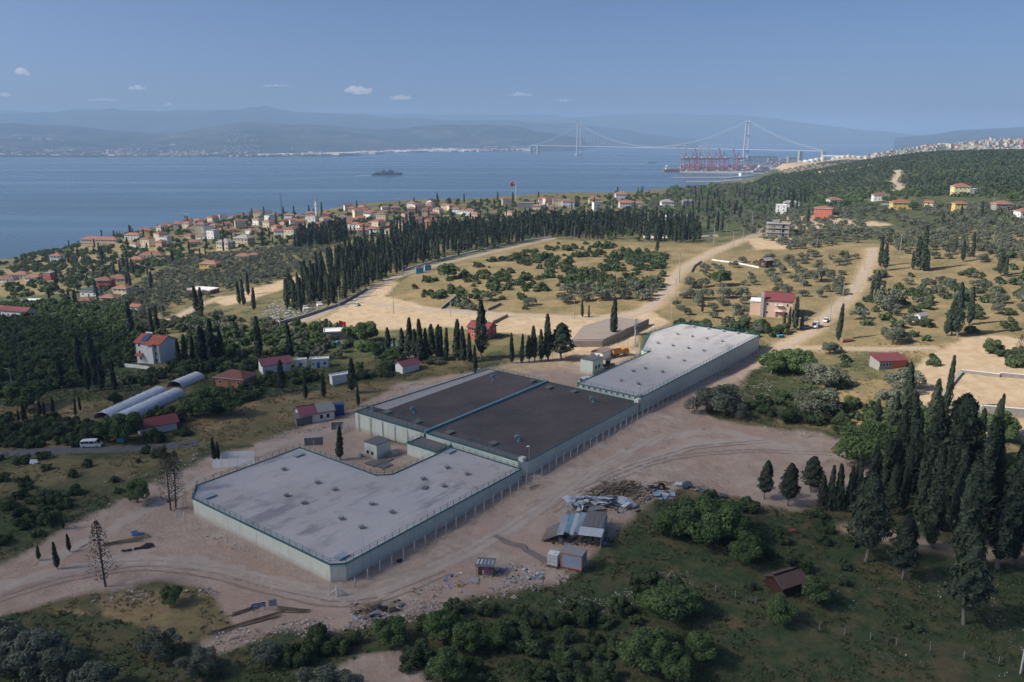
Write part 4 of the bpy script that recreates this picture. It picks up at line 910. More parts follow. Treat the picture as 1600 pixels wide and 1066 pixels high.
# ------------------------------------------------------------------ trees and bushes
ML_OLIVE = leafmat('olive_leaves', (.075, .092, .058), (.23, .25, .18), .2); ML_CYP = leafmat('cypress_leaves', (.020, .032, .021), (.085, .108, .066), .1)
ML_BUSH = leafmat('bush_leaves', (.038, .066, .028), (.140, .185, .080), .25); ML_TREE = leafmat('broad_leaves', (.046, .084, .030), (.165, .235, .085), .22)
ML_DRY = leafmat('withered_needles', (.045, .036, .030), (.095, .080, .062), .05)
M_BARK = mat('grey_bark', (.13, .11, .09), .95, .3, 3, bump=.4); M_BARKP = mat('pale_bark', (.22, .20, .17), .95, .25, 3)
def leaves(P, N, size, rng, asp=.6, jit=.6):
    n = len(P); N = N+rng.normal(0, jit, (n, 3)); N /= np.linalg.norm(N, axis=1)[:, None]+1e-9
    T = np.cross(N, rng.normal(0, 1, (n, 3))); T /= np.linalg.norm(T, axis=1)[:, None]+1e-9; B = np.cross(N, T)
    s = (size*rng.uniform(.6, 1.35, n))[:, None]; a = T*s; b = B*s*asp
    V = np.stack([P-a, P+b*.9+N*s*.12, P+a, P-b*.9+N*s*.12], 1).reshape(-1, 3)
    return V, np.arange(4*n).reshape(n, 4)
def blob_crown(blobs, n, size, rng, up=.35, asp=.6, low=-.75):
    """leaf clumps over many small lobes"""
    B = np.array(blobs); w = B[:, 3]**2; k = rng.choice(len(B), int(n*1.5), p=w/w.sum())
    d = rng.normal(0, 1, (len(k), 3)); d /= np.linalg.norm(d, axis=1)[:, None]; d[:, 2] = np.where(d[:, 2] < low, -d[:, 2], d[:, 2])
    P = B[k, :3]+d*(B[k, 3]*rng.uniform(.72, 1.08, len(k)))[:, None]*np.array([1, 1, .85])
    D = np.linalg.norm(P[:, None]-B[None, :, :3], axis=2)/B[None, :, 3]; D[np.arange(len(k)), k] = 9
    keep = np.nonzero(D.min(1) > .55)[0][:n]; P = P[keep]; k = k[keep]; d = d[keep]
    V, F = leaves(P, d+np.array([0, 0, up]), size, rng, asp)
    bt = rng.uniform(0, 1, len(B)); tone = np.clip(bt[k]*.55+rng.uniform(0, .6, len(P)), 0, 1)
    return V, F, np.repeat(tone, 4)
def lobes(R, H, n, rng, z0, rb):
    out = []
    for i in range(n):
        a = rng.uniform(0, 6.283); r = R*math.sqrt(rng.uniform(0, 1))*.8; h = rng.uniform(0, 1)
        lim = math.sqrt(max(.05, 1-(r/R)**2)); out.append((math.cos(a)*r, math.sin(a)*r, z0+H*(.15+.7*h*lim), rb*rng.uniform(.7, 1.3)))
    return out
def cyp_crown(H, R, n, size, rng, z0=.06, lean=0):
    t = rng.uniform(0, 1, n)**.8; a = rng.uniform(0, 6.283, n)
    prof = np.minimum(1, (t/.16)**.55)*(1-t)**.5*1.18
    lump = 1+.22*np.sin(a*3+t*9+rng.uniform(0, 6))+.16*np.sin(a*5-t*23)+.14*np.sin(t*38+a*2)
    r = R*prof*lump*rng.uniform(.72, 1.06, n)
    P = np.stack([np.cos(a)*r+lean*t*H, np.sin(a)*r, H*(z0+(1-z0)*t)], 1); N = np.stack([np.cos(a), np.sin(a), np.full(n, .55)], 1)
    V, F = leaves(P, N, size, rng, .5, .45); return V, F, np.repeat(np.clip((lump-.6)*.6+rng.uniform(0, .55, n), 0, 1), 4)
def core(profile, n=8, m=None):
    return profile
def trunk_mesh(h, r, limbs, rng, m, spread=1.0, top=.25):
    mb = MB(); pts = [(0, 0, -.4)]; x = y = 0
    for k in range(1, 4): x += rng.uniform(-.12, .12)*h*.5; y += rng.uniform(-.12, .12)*h*.5; pts.append((x, y, h*k/3))
    mb.path(pts, [r*1.25, r, r*.8, r*.62], 6)
    for i in range(limbs):
        a = i*6.283/max(1, limbs)+rng.uniform(-.4, .4); L = spread*rng.uniform(.7, 1.1)
        e = (x+math.cos(a)*L, y+math.sin(a)*L, h+L*rng.uniform(.6, 1.1)); mid = (x+math.cos(a)*L*.4, y+math.sin(a)*L*.4, h+L*.3)
        mb.path([(x, y, h*.92), mid, e], [r*.55, r*.4, r*.18], 5)
    return mb.mesh('trunk', m)
PROTO = {}
def proto(kind, i, lod):
    key = (kind, i, lod)
    if key in PROTO: return PROTO[key]
    rng = np.random.default_rng(hash((len(kind), ord(kind[0]), i, {'near': 1, 'mid': 2, 'far': 3}[lod])) % 2**31); rr = random.Random(i*7+len(kind))
    q = {'near': 1.0, 'mid': .34, 'far': .05}[lod]; sz = {'near': 1.0, 'mid': 1.6, 'far': 3.6}[lod]
    if kind == 'olive':
        bl = lobes(2.7, 3.5, 19, np.random.default_rng(i+5), .9, .86); V, F, t = blob_crown(bl, int(3400*q), .19*sz, rng, asp=.5); m = ML_OLIVE; tr = (1.5, .22, 4, 1.3)
    elif kind == 'cypress':
        R = [.80, .95, .68, 1.15, .86][i % 5]; V, F, t = cyp_crown(12.5, R, int(3000*q), .30*sz**.9, rng, [.05, .10, .04, .12, .07][i % 5], [0, .01, -.012, 0, .015][i % 5]); m = ML_CYP; tr = (5.0, .20, 0, 0)
    elif kind == 'conifer':
        R = [1.9, 2.3][i % 2]; V, F, t = cyp_crown(12.5, R, int(3600*q), .38*sz**.9, rng, .2); m = ML_CYP; tr = (6.0, .20, 0, 0)
    elif kind == 'bush':
        bl = lobes(2.0, 2.2, 14, np.random.default_rng(i+55), -.1, .62); V, F, t = blob_crown(bl, int(2500*q), .175*sz, rng, asp=.65); m = ML_BUSH; tr = (.6, .10, 4, .9)
    elif kind == 'tree':
        bl = lobes(3.3, 5.0, 25, np.random.default_rng(i+75), 1.0, 1.0); V, F, t = blob_crown(bl, int(5000*q), .21*sz, rng, asp=.65); m = ML_TREE; tr = (2.0, .22, 5, 1.7)
    elif kind == 'dead':
        V, F, t = cyp_crown(12.0, 1.9, int(1000*q), .15*sz, rng, .14); m = ML_DRY; tr = (9.5, .2, 0, 0)
    trm = None
    if lod != 'far': trm = trunk_mesh(tr[0], tr[1], tr[2], rr, M_BARKP if kind in ('cypress', 'conifer') else M_BARK, tr[3])
    if kind == 'dead':
        mb = MB(); mb.tube((0, 0, -.3), (.2, 0, 12.8), .2, .03)
        for k in range(34):
            z = rr.uniform(1.5, 12); a = rr.uniform(0, 6.283); L = (1-z/13.5)*2.6+.3; mb.tube((.015*z, 0, z), (math.cos(a)*L, math.sin(a)*L, z+L*.5), .045, .01, 4)
        trm = mb.mesh('trunk', M_BARK)
    PROTO[key] = (mesh_np('crown', V, F, [m], tone=t), trm, (V, F, t)); return PROTO[key]

TREES = {k: [] for k in ('olive', 'cypress', 'bush', 'tree', 'conifer', 'dead')}   # (x, y, z, scale, rot, px, py, dep, label stem, group, fixed)
HB = {'olive': 4.9, 'cypress': 12.5, 'bush': 2.4, 'tree': 6.4, 'conifer': 12.5, 'dead': 12.6}
def free(x, y, r=1.5):
    e1, e2 = to_site(x, y)
    if -6 < e1 < 210 and -4.5 < e2 < (56 if e1 < 57 else 61 if e1 < 112 else 37): return False
    for k, (pl, hw) in ROADW.items():
        if polydist(np.array([x]), np.array([y]), pl)[0] < hw+.6: return False
    return not any((x-a)**2+(y-b)**2 < (rr+r)**2 for a, b, rr in OCC)
def scatter(kind, poly, step, s0, s1, stem, group, thr=-2, ns=40, seed=1, extra=None):
    rr = random.Random(seed*31+len(poly))
    w = np.array([at(min(max(p[0], -680), 2300), max(p[1], 240))[:2] for p in poly]); x0, y0 = w.min(0)-5; x1, y1 = w.max(0)+5
    xs = np.arange(x0, x1, step); ys = np.arange(y0, y1, step)
    X, Y = np.meshgrid(xs, ys); X = X.ravel(); Y = Y.ravel(); g = np.random.default_rng(seed)
    X = X+g.uniform(-.42, .42, len(X))*step; Y = Y+g.uniform(-.42, .42, len(Y))*step
    Z = hz(X, Y); px, py, dep = project(X, Y, Z)
    ok = inpoly(px, py, poly) & (fbm(X, Y, ns, seed+100) > thr) & (Z > 2)
    for x, y, z, a, b, dd in zip(X[ok], Y[ok], Z[ok], px[ok], py[ok], dep[ok]):
        if free(x, y): TREES[kind].append((x, y, z, rr.uniform(s0, s1), rr.uniform(0, 6.28), a, b, dd, stem, group, False))
def plant(kind, px, ytop, ybase, stem, group=None, wide=1.0, occ=1.2):
    p = at(px, ybase); D = project(*p)[2]
    s = (ybase-ytop)/FPX*D/HB[kind]*1.02
    TREES[kind].append((p[0], p[1], p[2], (s*wide, s*wide, s), random.uniform(0, 6.28), px, ybase, D, stem, group, True)); OCC.append((p[0], p[1], occ))
# --- cypresses one can point to
for (x, t, b, lab) in [
 (126,526,592,'tall dark cypress, second of the clump by the winding road at left'),(150,515,606,'tallest dark cypress of the clump by the winding road at left'),(97,557,608,'stout dark cypress at the left of the clump by the winding road'),(160,556,610,'dark cypress at the right of the clump above the polytunnels'),(180,560,612,'pointed cypress just left above the dusty polytunnel'),(138,560,612,'short cypress inside the clump above the polytunnels'),
 (205,472,524,'slim cypress standing behind the white three-storey house'),(246,480,522,'wide cypress behind the red roof of the white house'),(237,482,522,'cypress in the dark clump behind the white house'),(309,447,492,'slender cypress by the pale road, left of a pair'),(315,450,492,'slender cypress by the pale road, right of a pair'),(375,440,476,'cypress at the corner of the cemetery, left of three'),(381,438,478,'cypress at the corner of the cemetery, middle of three'),(388,425,462,'cypress at the corner of the cemetery, tallest of three'),(397,450,486,'cypress at the left edge of the gravestones'),
 (280,529,569,'first cypress in the row right of the white house'),(290,522,567,'second cypress in the row right of the white house'),(301,524,564,'third cypress in the row right of the white house'),(314,509,567,'fourth cypress in the row right of the white house'),(331,497,567,'tallest cypress in the row right of the white house'),(346,515,564,'last cypress in the row right of the white house'),(322,512,566,'slim cypress beside the tallest one right of the white house'),
 (405,495,561,'lone tall cypress left of the olive clump below the cemetery'),(455,503,557,'lone slim cypress right of the olive clump below the cemetery'),(441,562,613,'cypress beside the plum-roofed barn'),(506,583,623,'cypress left of the white shipping container'),(550,560,616,'slim cypress at the right end of the white container'),(560,600,636,'slim cypress at the back corner of the dark-roofed tank'),(478,590,625,'small cypress in the scrub behind the plum-roofed house'),(743,540,585,'small cypress behind the far edge of the dark roof'),
 (531,665,720,'lone cypress in the courtyard between the two front tanks'),
 (607,512,555,'first slim cypress of the dark row before the sandy ground'),(616,528,550,'short cypress of the dark row before the sandy ground'),(629,512,555,'third cypress of the dark row before the sandy ground'),(639,497,562,'tall slim cypress at the left of the dark row'),(650,514,564,'broad cypress near the left of the dark row'),(658,498,567,'tallest cypress in the left half of the dark row'),(667,512,566,'cypress right of the tallest one in the dark row'),(674,507,562,'pointed cypress in the middle of the dark row'),(683,508,562,'slim cypress in the middle of the dark row'),(689,511,564,'narrow cypress in the middle of the dark row'),(697,512,564,'cypress right of the middle of the dark row'),(714,500,564,'tall pointed cypress in the right part of the dark row'),(725,510,567,'cypress left of the giant one in the dark row'),(734,520,567,'short cypress left of the dark red house'),
 (753,471,562,'giant cypress in front of the dark red gabled house'),(856,491,563,'tall pointed cypress beside the stone yard wall'),(835,510,565,'ragged cypress left of the tall one by the stone yard'),(800,520,568,'cypress at the left of the clump behind the dark roof'),(815,522,568,'cypress in the clump behind the dark roof'),(826,524,566,'dense cypress in the clump behind the dark roof'),(846,515,565,'cypress tucked against the tall one by the stone yard'),(910,470,496,'slim cypress by the sandy road, left of two'),(920,477,497,'slim cypress by the sandy road, right of two'),(958,465,526,'plump cypress standing alone on the walled paved yard'),
 (1026,372,395,'lone cypress on the dry slope below the cypress wood'),(1097,467,489,'small cypress in the field left of the pink villa'),(1106,337,361,'cypress at the right end of the wood, left of three'),(1120,332,363,'cypress at the right end of the wood, middle of three'),(1127,337,363,'cypress at the right end of the wood, right of three'),
 (1309,475,532,'dark cypress at the bend of the pale lane'),(1242,465,517,'tall cypress at the corner of the pink villa'),(1232,480,516,'cypress left of the tall one at the pink villa'),(1252,484,516,'cypress right of the tall one at the pink villa'),(1225,487,512,'small cypress before the pink villa facade'),
 (1375,370,417,'cypress beside the upper lane, left of two'),(1383,382,423,'cypress beside the upper lane, right of two'),(1369,425,477,'broad dark cypress halfway along the pale lane'),(1360,440,474,'leaning cypress left of the broad one along the lane'),(1378,440,470,'cypress right of the broad one along the lane'),(1441,355,424,'tallest cypress among the olives at right'),(1449,395,424,'short cypress at the foot of the tallest one among the olives'),(1426,393,422,'slim cypress left of the tallest one among the olives'),(1434,372,423,'cypress close left of the tallest one among the olives'),(1520,365,402,'broad cypress in the upper olive grove at right'),(1504,375,409,'slim cypress in the upper olive grove at right'),(1492,372,395,'cypress behind the slim one in the upper grove'),(1562,390,432,'cypress at the right among upper olives, taller of two'),(1570,402,434,'cypress at the right among upper olives, shorter of two'),
 (1495,443,527,'tall cypress of the pair above the sandy clearing'),(1478,470,525,'leaning cypress left of the pair above the sandy clearing'),(1514,448,508,'slim cypress right of the pair above the sandy clearing'),(1487,460,524,'middle cypress above the sandy clearing'),
 (1472,332,353,'small cypress before the lemon house'),(1501,320,343,'small cypress before the orange-yellow house'),(1533,315,341,'cypress between the orange-yellow and the grey house'),(1237,300,330,'cypress behind the white modern house'),(1262,327,353,'dark cypress at the left wall of the orange-red block'),(1245,312,330,'cypress right of the white modern house'),(1250,297,322,'slim cypress in the clump behind the white modern house'),(1256,298,322,'cypress in the clump behind the white modern house'),
 (336,683,722,'small cypress by the corner of the near tank, left of a pair'),(342,690,720,'small cypress by the corner of the near tank, right of a pair'),(61,850,876,'small dark cypress on the dirt at lower left'),(90,844,890,'small leaning cypress on the green mound at lower left'),(99,795,827,'small cypress at the edge of the scrub at left'),(109,832,863,'little cypress right of the green mound at lower left'),(83,800,828,'little cypress in the scrub left of the dirt road'),
 (40,630,664,'young cypress in the dry plot at far left, left of several'),(62,625,652,'young cypress in the dry plot at far left, second'),(70,627,650,'young cypress in the dry plot at far left, third'),(84,620,648,'young cypress in the dry plot at far left, fourth'),(118,624,650,'young cypress left of the dusty polytunnel, larger'),(126,618,642,'young cypress left of the dusty polytunnel, smaller'),(30,640,660,'young cypress at the left edge of the dry plot'),
 (1295,725,799,'small cypress in the near row of the right grove, first'),(1310,722,799,'small cypress in the near row of the right grove, second'),(1325,726,799,'small cypress in the near row of the right grove, third'),(1337,707,798,'taller cypress at the right end of the near row'),(1283,740,797,'lowest cypress at the left end of the near row'),
 (1360,690,790,'dark cypress behind the near row of the right grove'),(1380,672,775,'dark cypress at the left rim of the right grove'),(1422,612,775,'tall cypress at the rim of the right grove above the dirt'),(1447,617,800,'pointed tall cypress rising over the walled lot'),(1400,630,770,'cypress between two taller ones at the grove rim'),(1436,648,820,'dense cypress inside the right grove'),(1470,650,830,'broad cypress inside the right grove'),(1519,645,850,'tall cypress in the middle of the right grove'),(1542,660,850,'cypress in the right grove before the green bushes'),(1558,692,890,'pale-trunked tall cypress second from the right edge'),(1598,632,860,'tallest cypress at the right edge of the picture'),(1582,716,880,'pale-trunked cypress at the right edge'),(1500,700,892,'tall cypress with pale trunk behind the lone round one'),(1454,690,857,'tall cypress with bare trunk by the farm path'),(1530,720,850,'cypress in the shade of the right grove'),(1575,665,840,'dark cypress near the right edge of the grove'),(1620,640,880,'cypress just past the right edge of the grove'),(1490,690,845,'cypress deep in the right grove'),(1410,690,800,'low dark cypress in the left of the right grove'),(1390,720,805,'short cypress beside the farm path'),
 ]: plant('cypress', x, t, b, lab, None, 1.15 if b-t < 80 else 1.0)
for (x, t, b, lab, w) in [(1491,614,800,'ragged broad conifer rising highest over the right grove',.9),(1352,738,878,'broad conifer with bare trunk at the left end of the grass plot',1.0),(1409,798,906,'thin conifer with bare trunk on the grass plot',.85),(1506,820,977,'lone round conifer with pale trunk in the grass at lower right',1.0),(1230,722,791,'small conifer at the edge of the dirt yard, right of two',1.0),(1194,718,781,'small conifer at the edge of the dirt yard, left of two',1.0),(1267,712,770,'irregular two-topped conifer at the edge of the dirt yard',1.3),(878,505,562,'dark bushy conifer beside the walled paved yard',1.5)]: plant('conifer', x, t, b, lab, None, w)
for (x, t, b, lab) in [(165,798,917,'withered brown conifer on the bend of the dirt road'),(267,693,798,'withered brown conifer by the left corner of the near tank, left of two'),(275,698,796,'withered brown conifer by the left corner of the near tank, right of two'),(228,476,520,'brown withered conifer behind the white house'),(1590,520,560,'brown bare tree at the right edge above the sandy clearing')]: plant('dead', x, t, b, lab)
# --- olives and broad trees one can point to
for (x, t, b, lab) in [(826,462,478,'small olive alone at the left of the tan field'),(884,454,474,'round olive in the front row of the tan field, first'),(912,450,470,'round olive in the front row of the tan field, second'),(941,442,468,'large olive in the front row of the tan field, third'),(970,446,467,'round olive in the front row of the tan field, fourth'),(1004,448,469,'round olive in the front row of the tan field, fifth'),(1019,448,463,'small olive at the right end of the front row'),(887,440,458,'olive behind the first of the front row'),(908,440,456,'olive behind the second of the front row'),(962,436,452,'olive behind the third of the front row'),(993,434,456,'large olive behind the front row near the dirt road'),(1027,440,454,'olive at the corner of the tan field and dirt road'),(1025,428,446,'dark olive beside the dirt road bend'),(921,436,452,'pale olive in the second row of the tan field'),
 (1079,450,466,'olive right of the dirt road, left of three'),(1068,455,466,'small olive right of the dirt road by the pole'),(1098,447,468,'olive right of the dirt road in the grass plot'),(1130,446,466,'round olive in the grass plot above the pink villa'),(1158,446,466,'olive in the grass plot above the pink villa, right'),(1082,430,450,'olive beside the brown soil strip'),
 (723,467,482,'small olive inside the low stone wall, left of two'),(738,472,485,'small olive inside the low stone wall, right of two'),(765,452,470,'olive above the low stone wall'),
 (1315,421,430,'small olive alone on the dry field'),(1283,415,440,'olive cluster tree on the dry field'),(1265,420,433,'small olive on the dry field by the grove'),(1440,460,477,'olive in the middle of the dry grove'),(1385,445,480,'olive left of the dry grove'),(1420,488,508,'olive before the small white shed'),(1395,503,535,'large dark olive near the garden house'),(1297,530,552,'round dark olive by the garden lane'),(1345,478,500,'olive on the bend of the pale lane'),(1390,470,492,'olive above the white shed'),(1515,450,465,'round olive in the open dry grass'),(1516,418,434,'pale olive in the upper dry grove'),
 (1125,593,640,'olive at the edge of the dirt yard, left of the pair by the far tank'),(1105,600,645,'low olive at the edge of the dirt yard beside the far tank'),(1145,622,652,'small leaning olive at the tip of the dirt yard'),
 (15,985,1045,'olive at the lower left corner of the picture'),(45,978,1050,'large grey-green olive at lower left, second from the corner'),(85,1000,1062,'olive with bent trunk at lower left, third from the corner'),(140,1030,1090,'olive cut by the bottom edge at lower left'),(5,960,1010,'olive half cut by the left edge at lower left'),(250,978,1024,'lone olive in the dry grass at lower left'),(308,1005,1056,'round olive beside the tyre tracks at the bottom'),(415,1000,1040,'dark olive at the left of the bottom thicket'),(500,1030,1085,'pale olive at the bottom edge below the dirt patch'),(530,1040,1090,'olive at the bottom edge beside the dirt patch'),
 (1290,560,605,'large dark olive in the shaded plot right of the far tank'),(1275,600,650,'olive bush tree in the shaded plot'),(1410,570,612,'grey olive right of the garden house'),(1385,600,640,'olive on the shade edge below the garden house'),(1260,585,600,'small round olive in the dry plot')]: plant('olive', x, t, b, lab, None, 1.25, 2)
for (x, t, b, lab, w) in [(700,408,436,'round bright green tree beside the cemetery road',1.2),(1125,418,446,'large dark green tree in the grass plot',1.2),(570,498,535,'large dark green tree left of the dark cypress row',1.1),(545,505,530,'dark green tree behind the flat-roofed building',1.0),(586,530,562,'green tree in front of the blue netting',1.0),(1225,540,580,'large dark tree at the corner of the far tank',1.3),(1205,550,585,'dark tree beside the far tank corner',1.2),(1250,545,585,'dark tree on the shaded plot by the lane',1.2),
 (1085,778,845,'big dark green bush tree beside the scrap heap',1.3),(1120,770,838,'tallest tree of the green clump beside the scrap heap',1.3),(1050,795,840,'left tree of the green clump beside the scrap heap',1.2),(1155,800,848,'right tree of the green clump beside the scrap heap',1.2),(1165,830,880,'pale green tree at the fence below the scrap heap',1.1),
 (1040,905,965,'large dark tree in the thicket at bottom centre',1.3),(1075,915,960,'dark tree right in the thicket at bottom centre',1.2),(1025,970,1040,'bright green tree in the thicket at bottom centre',1.1),(1055,1010,1062,'yellow-green tree at the bottom of the thicket',1.1),(1000,985,1050,'tree at the left of the bottom thicket',1.0),(1095,980,1035,'pale twiggy tree right of the bottom thicket',1.0),
 (690,950,1000,'dark green tree at the left of the bottom scrub belt',1.2),(730,965,1015,'green tree in the bottom scrub belt',1.2),(780,970,1010,'dark tree in the bottom scrub belt',1.2),(700,1010,1066,'grey-green tree near the bottom edge',1.0),(610,960,1005,'dark tree below the timber scrap',1.2),(1275,895,945,'bushy green tree at the right of the brown hut',1.0),(1220,925,975,'pale green tree before the brown hut',.9),
 (1440,650,720,'bright green tree behind the grove rim',1.2),(1345,660,725,'dark green tree between dirt yard and grove',1.4),(1380,655,720,'dark green tree at the tip of the dirt yard',1.4),(1560,640,680,'pale green tree by the stone lot wall',1.2),(40,590,640,'dark tree by the winding road at far left',1.3),(200,640,690,'leafy tree behind the maroon-roofed house',1.1),(170,650,690,'leafy tree by the polytunnel mouth',1.0),(330,600,650,'dark tree right of the polytunnels',1.2),(360,610,650,'dark tree left of the barn',1.1),(300,610,650,'dark tree over the end of the polytunnel',1.1),(268,910,945,'dark bush tree below the dirt road bend',1.0),(215,745,785,'green bush tree on the dry bank at left',1.0)]: plant('tree', x, t, b, lab, None, w, 2)
# --- stands and groves
WOOD = [(438,482),(462,448),(498,415),(560,395),(640,372),(720,362),(800,356),(870,352),(1000,352),(1085,358),(1100,372),(1085,380),(1000,380),(900,374),(858,370),(760,392),(690,408),(640,418),(600,440),(572,452),(520,478),(484,492)]
CEM = 'dark cypress in the dense cemetery wood'
scatter('cypress', WOOD, 5.7, .6, 1.3, CEM, 'cypresses of the cemetery wood', -.22, 26, 3)
scatter('tree', WOOD, 17, .5, .9, 'green tree inside the cypress wood', 'leafy trees in the cypress wood', -.5, 30, 43)
scatter('cypress', [(460,392),(470,372),(540,360),(545,374),(500,385)], 5, .9, 1.2, 'dark cypress in the small stand below the village', 'cypresses below the village', -2, 30, 4)
scatter('cypress', [(600,366),(640,352),(660,362),(640,372)], 7, .8, 1.2, 'dark cypress between village roofs and wood', 'cypresses below the village', -2, 30, 5)
scatter('cypress', [(1355,690),(1420,640),(1640,640),(1640,880),(1560,870),(1480,840),(1400,800),(1350,795)], 10.5, .95, 1.35, 'dark cypress in the shaded right grove', 'cypresses of the right grove', -.3, 30, 6)
TOWN = [(60,420),(130,375),(300,350),(400,335),(480,338),(560,325),(680,316),(780,314),(940,308),(1010,300),(1060,315),(1000,345),(860,345),(700,358),(560,380),(420,385),(300,400),(150,460),(60,470)]
scatter('cypress', TOWN, 33, .6, 1.1, 'slim cypress among the village houses', 'cypresses among the village houses', -.2, 90, 7)
scatter('bush', [(0,412),(60,394),(130,383),(140,395),(60,425),(0,445)], 9, .7, 2.0, 'bush on the brown headland slope', 'bushes on the headland', -.2, 40, 51)
scatter('bush', TOWN, 16, 1.0, 1.9, 'garden bush among the village houses', 'bushes among the village houses', -.5, 60, 8)
scatter('tree', TOWN, 28, .6, 1.0, 'green garden tree among the village houses', 'garden trees among the village houses', -.4, 60, 9)
scatter('cypress', [(60,480),(140,440),(200,425),(330,400),(320,420),(200,470),(100,490)], 20, .6, .95, 'slim cypress on the left slope', 'cypresses on the left slope', -.2, 60, 10)
GR1 = [(130,480),(200,452),(300,402),(400,392),(470,384),(520,390),(470,428),(440,448),(380,448),(335,462),(300,472),(250,492),(215,502),(160,495)]
scatter('olive', GR1, 7.5, .75, 1.1, 'olive in the dense grove left of the cemetery', 'olives left of the cemetery', -.75, 40, 11)
scatter('olive', [(0,480),(60,460),(150,440),(330,405),(280,395),(140,420),(20,450)], 14, .6, 1.0, 'olive on the left slope above the bay', 'olives on the left slope', -.3, 60, 12)
scatter('bush', [(0,480),(60,460),(150,440),(330,405),(280,380),(110,395),(20,420)], 13, .9, 2.0, 'bush on the left slope above the bay', 'bushes on the left slope', -.2, 60, 13)
GR2 = [(1052,500),(1050,462),(1090,422),(1200,398),(1345,385),(1355,420),(1320,460),(1270,505),(1200,525),(1080,515)]
scatter('olive', GR2, 10.5, .7, 1.1, 'olive in the dry plots between dirt road and lane', 'olives between dirt road and lane', -.05, 38, 14)
GR3 = [(1372,380),(1640,360),(1640,560),(1560,520),(1450,535),(1400,545),(1320,535),(1330,490),(1365,440)]
scatter('olive', GR3, 10, .75, 1.15, 'olive in the dry grove right of the lane', 'olives right of the lane', -.1, 38, 15)
scatter('bush', GR3, 11, .8, 1.7, 'green bush in the dry grove right of the lane', 'bushes right of the lane', .12, 30, 16)
scatter('olive', [(1150,348),(1230,322),(1640,322),(1640,408),(1400,392),(1370,378),(1230,392),(1170,365)], 8, .75, 1.15, 'olive in the upper grove below the hill', 'olives below the hill', -.45, 50, 17)
scatter('olive', [(1000,330),(1050,297),(1150,288),(1230,300),(1240,322),(1160,350),(1100,350)], 9, .8, 1.2, 'olive on the ridge before the container port', 'olives on the ridge', -.5, 60, 18)
scatter('tree', [(1000,330),(1050,297),(1150,288),(1230,300),(1640,305),(1640,330),(1240,330),(1160,350),(1100,350)], 20, .8, 1.3, 'green tree on the ridge below the hill', 'trees on the ridge', -.1, 60, 19)
scatter('cypress', [(1060,335),(1090,300),(1200,300),(1250,320),(1200,345),(1130,345)], 26, .7, 1.1, 'cypress on the ridge before the port', 'cypresses on the ridge', -.3, 60, 20)
scatter('bush', [(640,450),(770,408),(880,380),(1050,388),(1035,440),(1020,462),(900,452),(860,450),(800,475),(700,480)], 6, .5, 1.8, 'green bush on the dry slope below the cypress wood', 'bushes on the dry slope', -.12, 17, 21)
scatter('bush', [(620,455),(800,455),(870,480),(880,490),(700,482)], 16, .5, 1.1, 'small bush on the tan field', 'bushes on the tan field', -.1, 26, 22)
scatter('bush', [(-100,490),(60,474),(180,476),(215,500),(225,530),(215,560),(120,605),(0,625),(-100,640)], 4.6, 1.0, 1.7, 'bush in the dense green thicket at left', 'bushes of the left thicket', -.95, 40, 23)
scatter('tree', [(-100,490),(60,474),(180,476),(215,500),(215,560),(100,600),(-100,620)], 13, .6, .95, 'small tree in the green thicket at left', 'trees of the left thicket', -.6, 40, 24)
scatter('bush', [(170,640),(200,600),(240,580),(340,555),(480,545),(600,560),(700,562),(640,590),(560,592),(470,600),(400,620),(330,650),(290,640),(285,660),(290,690),(200,695)], 5.0, .8, 1.8, 'dark bush in the gardens left of the tanks', 'bushes in the gardens', -.3, 30, 25)
scatter('olive', [(400,520),(480,510),(560,530),(640,560),(700,565),(760,570),(700,590),(640,580),(540,570),(420,560)], 9, .75, 1.05, 'olive in the gardens behind the dark tanks', 'olives in the gardens', -.2, 30, 26)
scatter('tree', [(230,540),(400,520),(480,510),(560,530),(640,560),(560,585),(400,600),(330,640),(230,600)], 10.5, .6, 1.0, 'green tree in the gardens left of the tanks', 'trees in the gardens', -.2, 30, 27)
scatter('olive', [(210,500),(290,490),(400,500),(440,510),(480,505),(560,515),(560,532),(400,532),(300,520),(215,520)], 8.5, .7, 1.05, 'olive below the cemetery and pale road', 'olives below the cemetery', -.25, 30, 46)
scatter('bush', [(225,505),(290,492),(400,500),(500,505),(590,530),(590,550),(300,548),(230,540)], 8, .7, 1.6, 'garden bush below the cemetery', 'bushes below the cemetery', -.1, 25, 47)
scatter('bush', [(-40,712),(300,706),(320,715),(200,770),(110,800),(-40,860)], 8.5, .4, 1.1, 'low bush on the dry plot below the asphalt road', 'bushes on the dry plot', .0, 22, 48)
scatter('bush', [(-80,700),(-80,655),(60,655),(130,662),(205,668),(200,697)], 4.2, .9, 1.6, 'dark bush in the hedge along the asphalt road', 'bushes along the asphalt road', -.8, 30, 28)
scatter('bush', [(0,870),(-60,800),(40,770),(120,790),(90,830),(40,850)], 5, .6, 1.3, 'low dark bush on the bank at far left', 'bushes on the left bank', .0, 25, 29)
scatter('bush', [(150,800),(200,760),(290,745),(300,730),(250,780)], 5, .5, 1.0, 'low bush at the edge of the dirt road', 'bushes by the dirt road', .0, 20, 30)
scatter('bush', [(60,895),(110,875),(130,890),(80,905)], 3, .5, .8, 'low bush on the green mound at lower left', 'bushes on the green mound', -1, 20, 31)
SCR = [(360,1090),(390,1035),(450,1005),(520,990),(610,980),(700,955),(770,945),(860,950),(960,945),(1000,905),(1090,895),(1130,930),(1110,1000),(1080,1090)]
def cut(p): return p
scatter('bush', SCR, 4.0, .6, 1.35, 'dark bush in the scrub along the bottom', 'bushes of the bottom scrub', -.02, 22, 32)
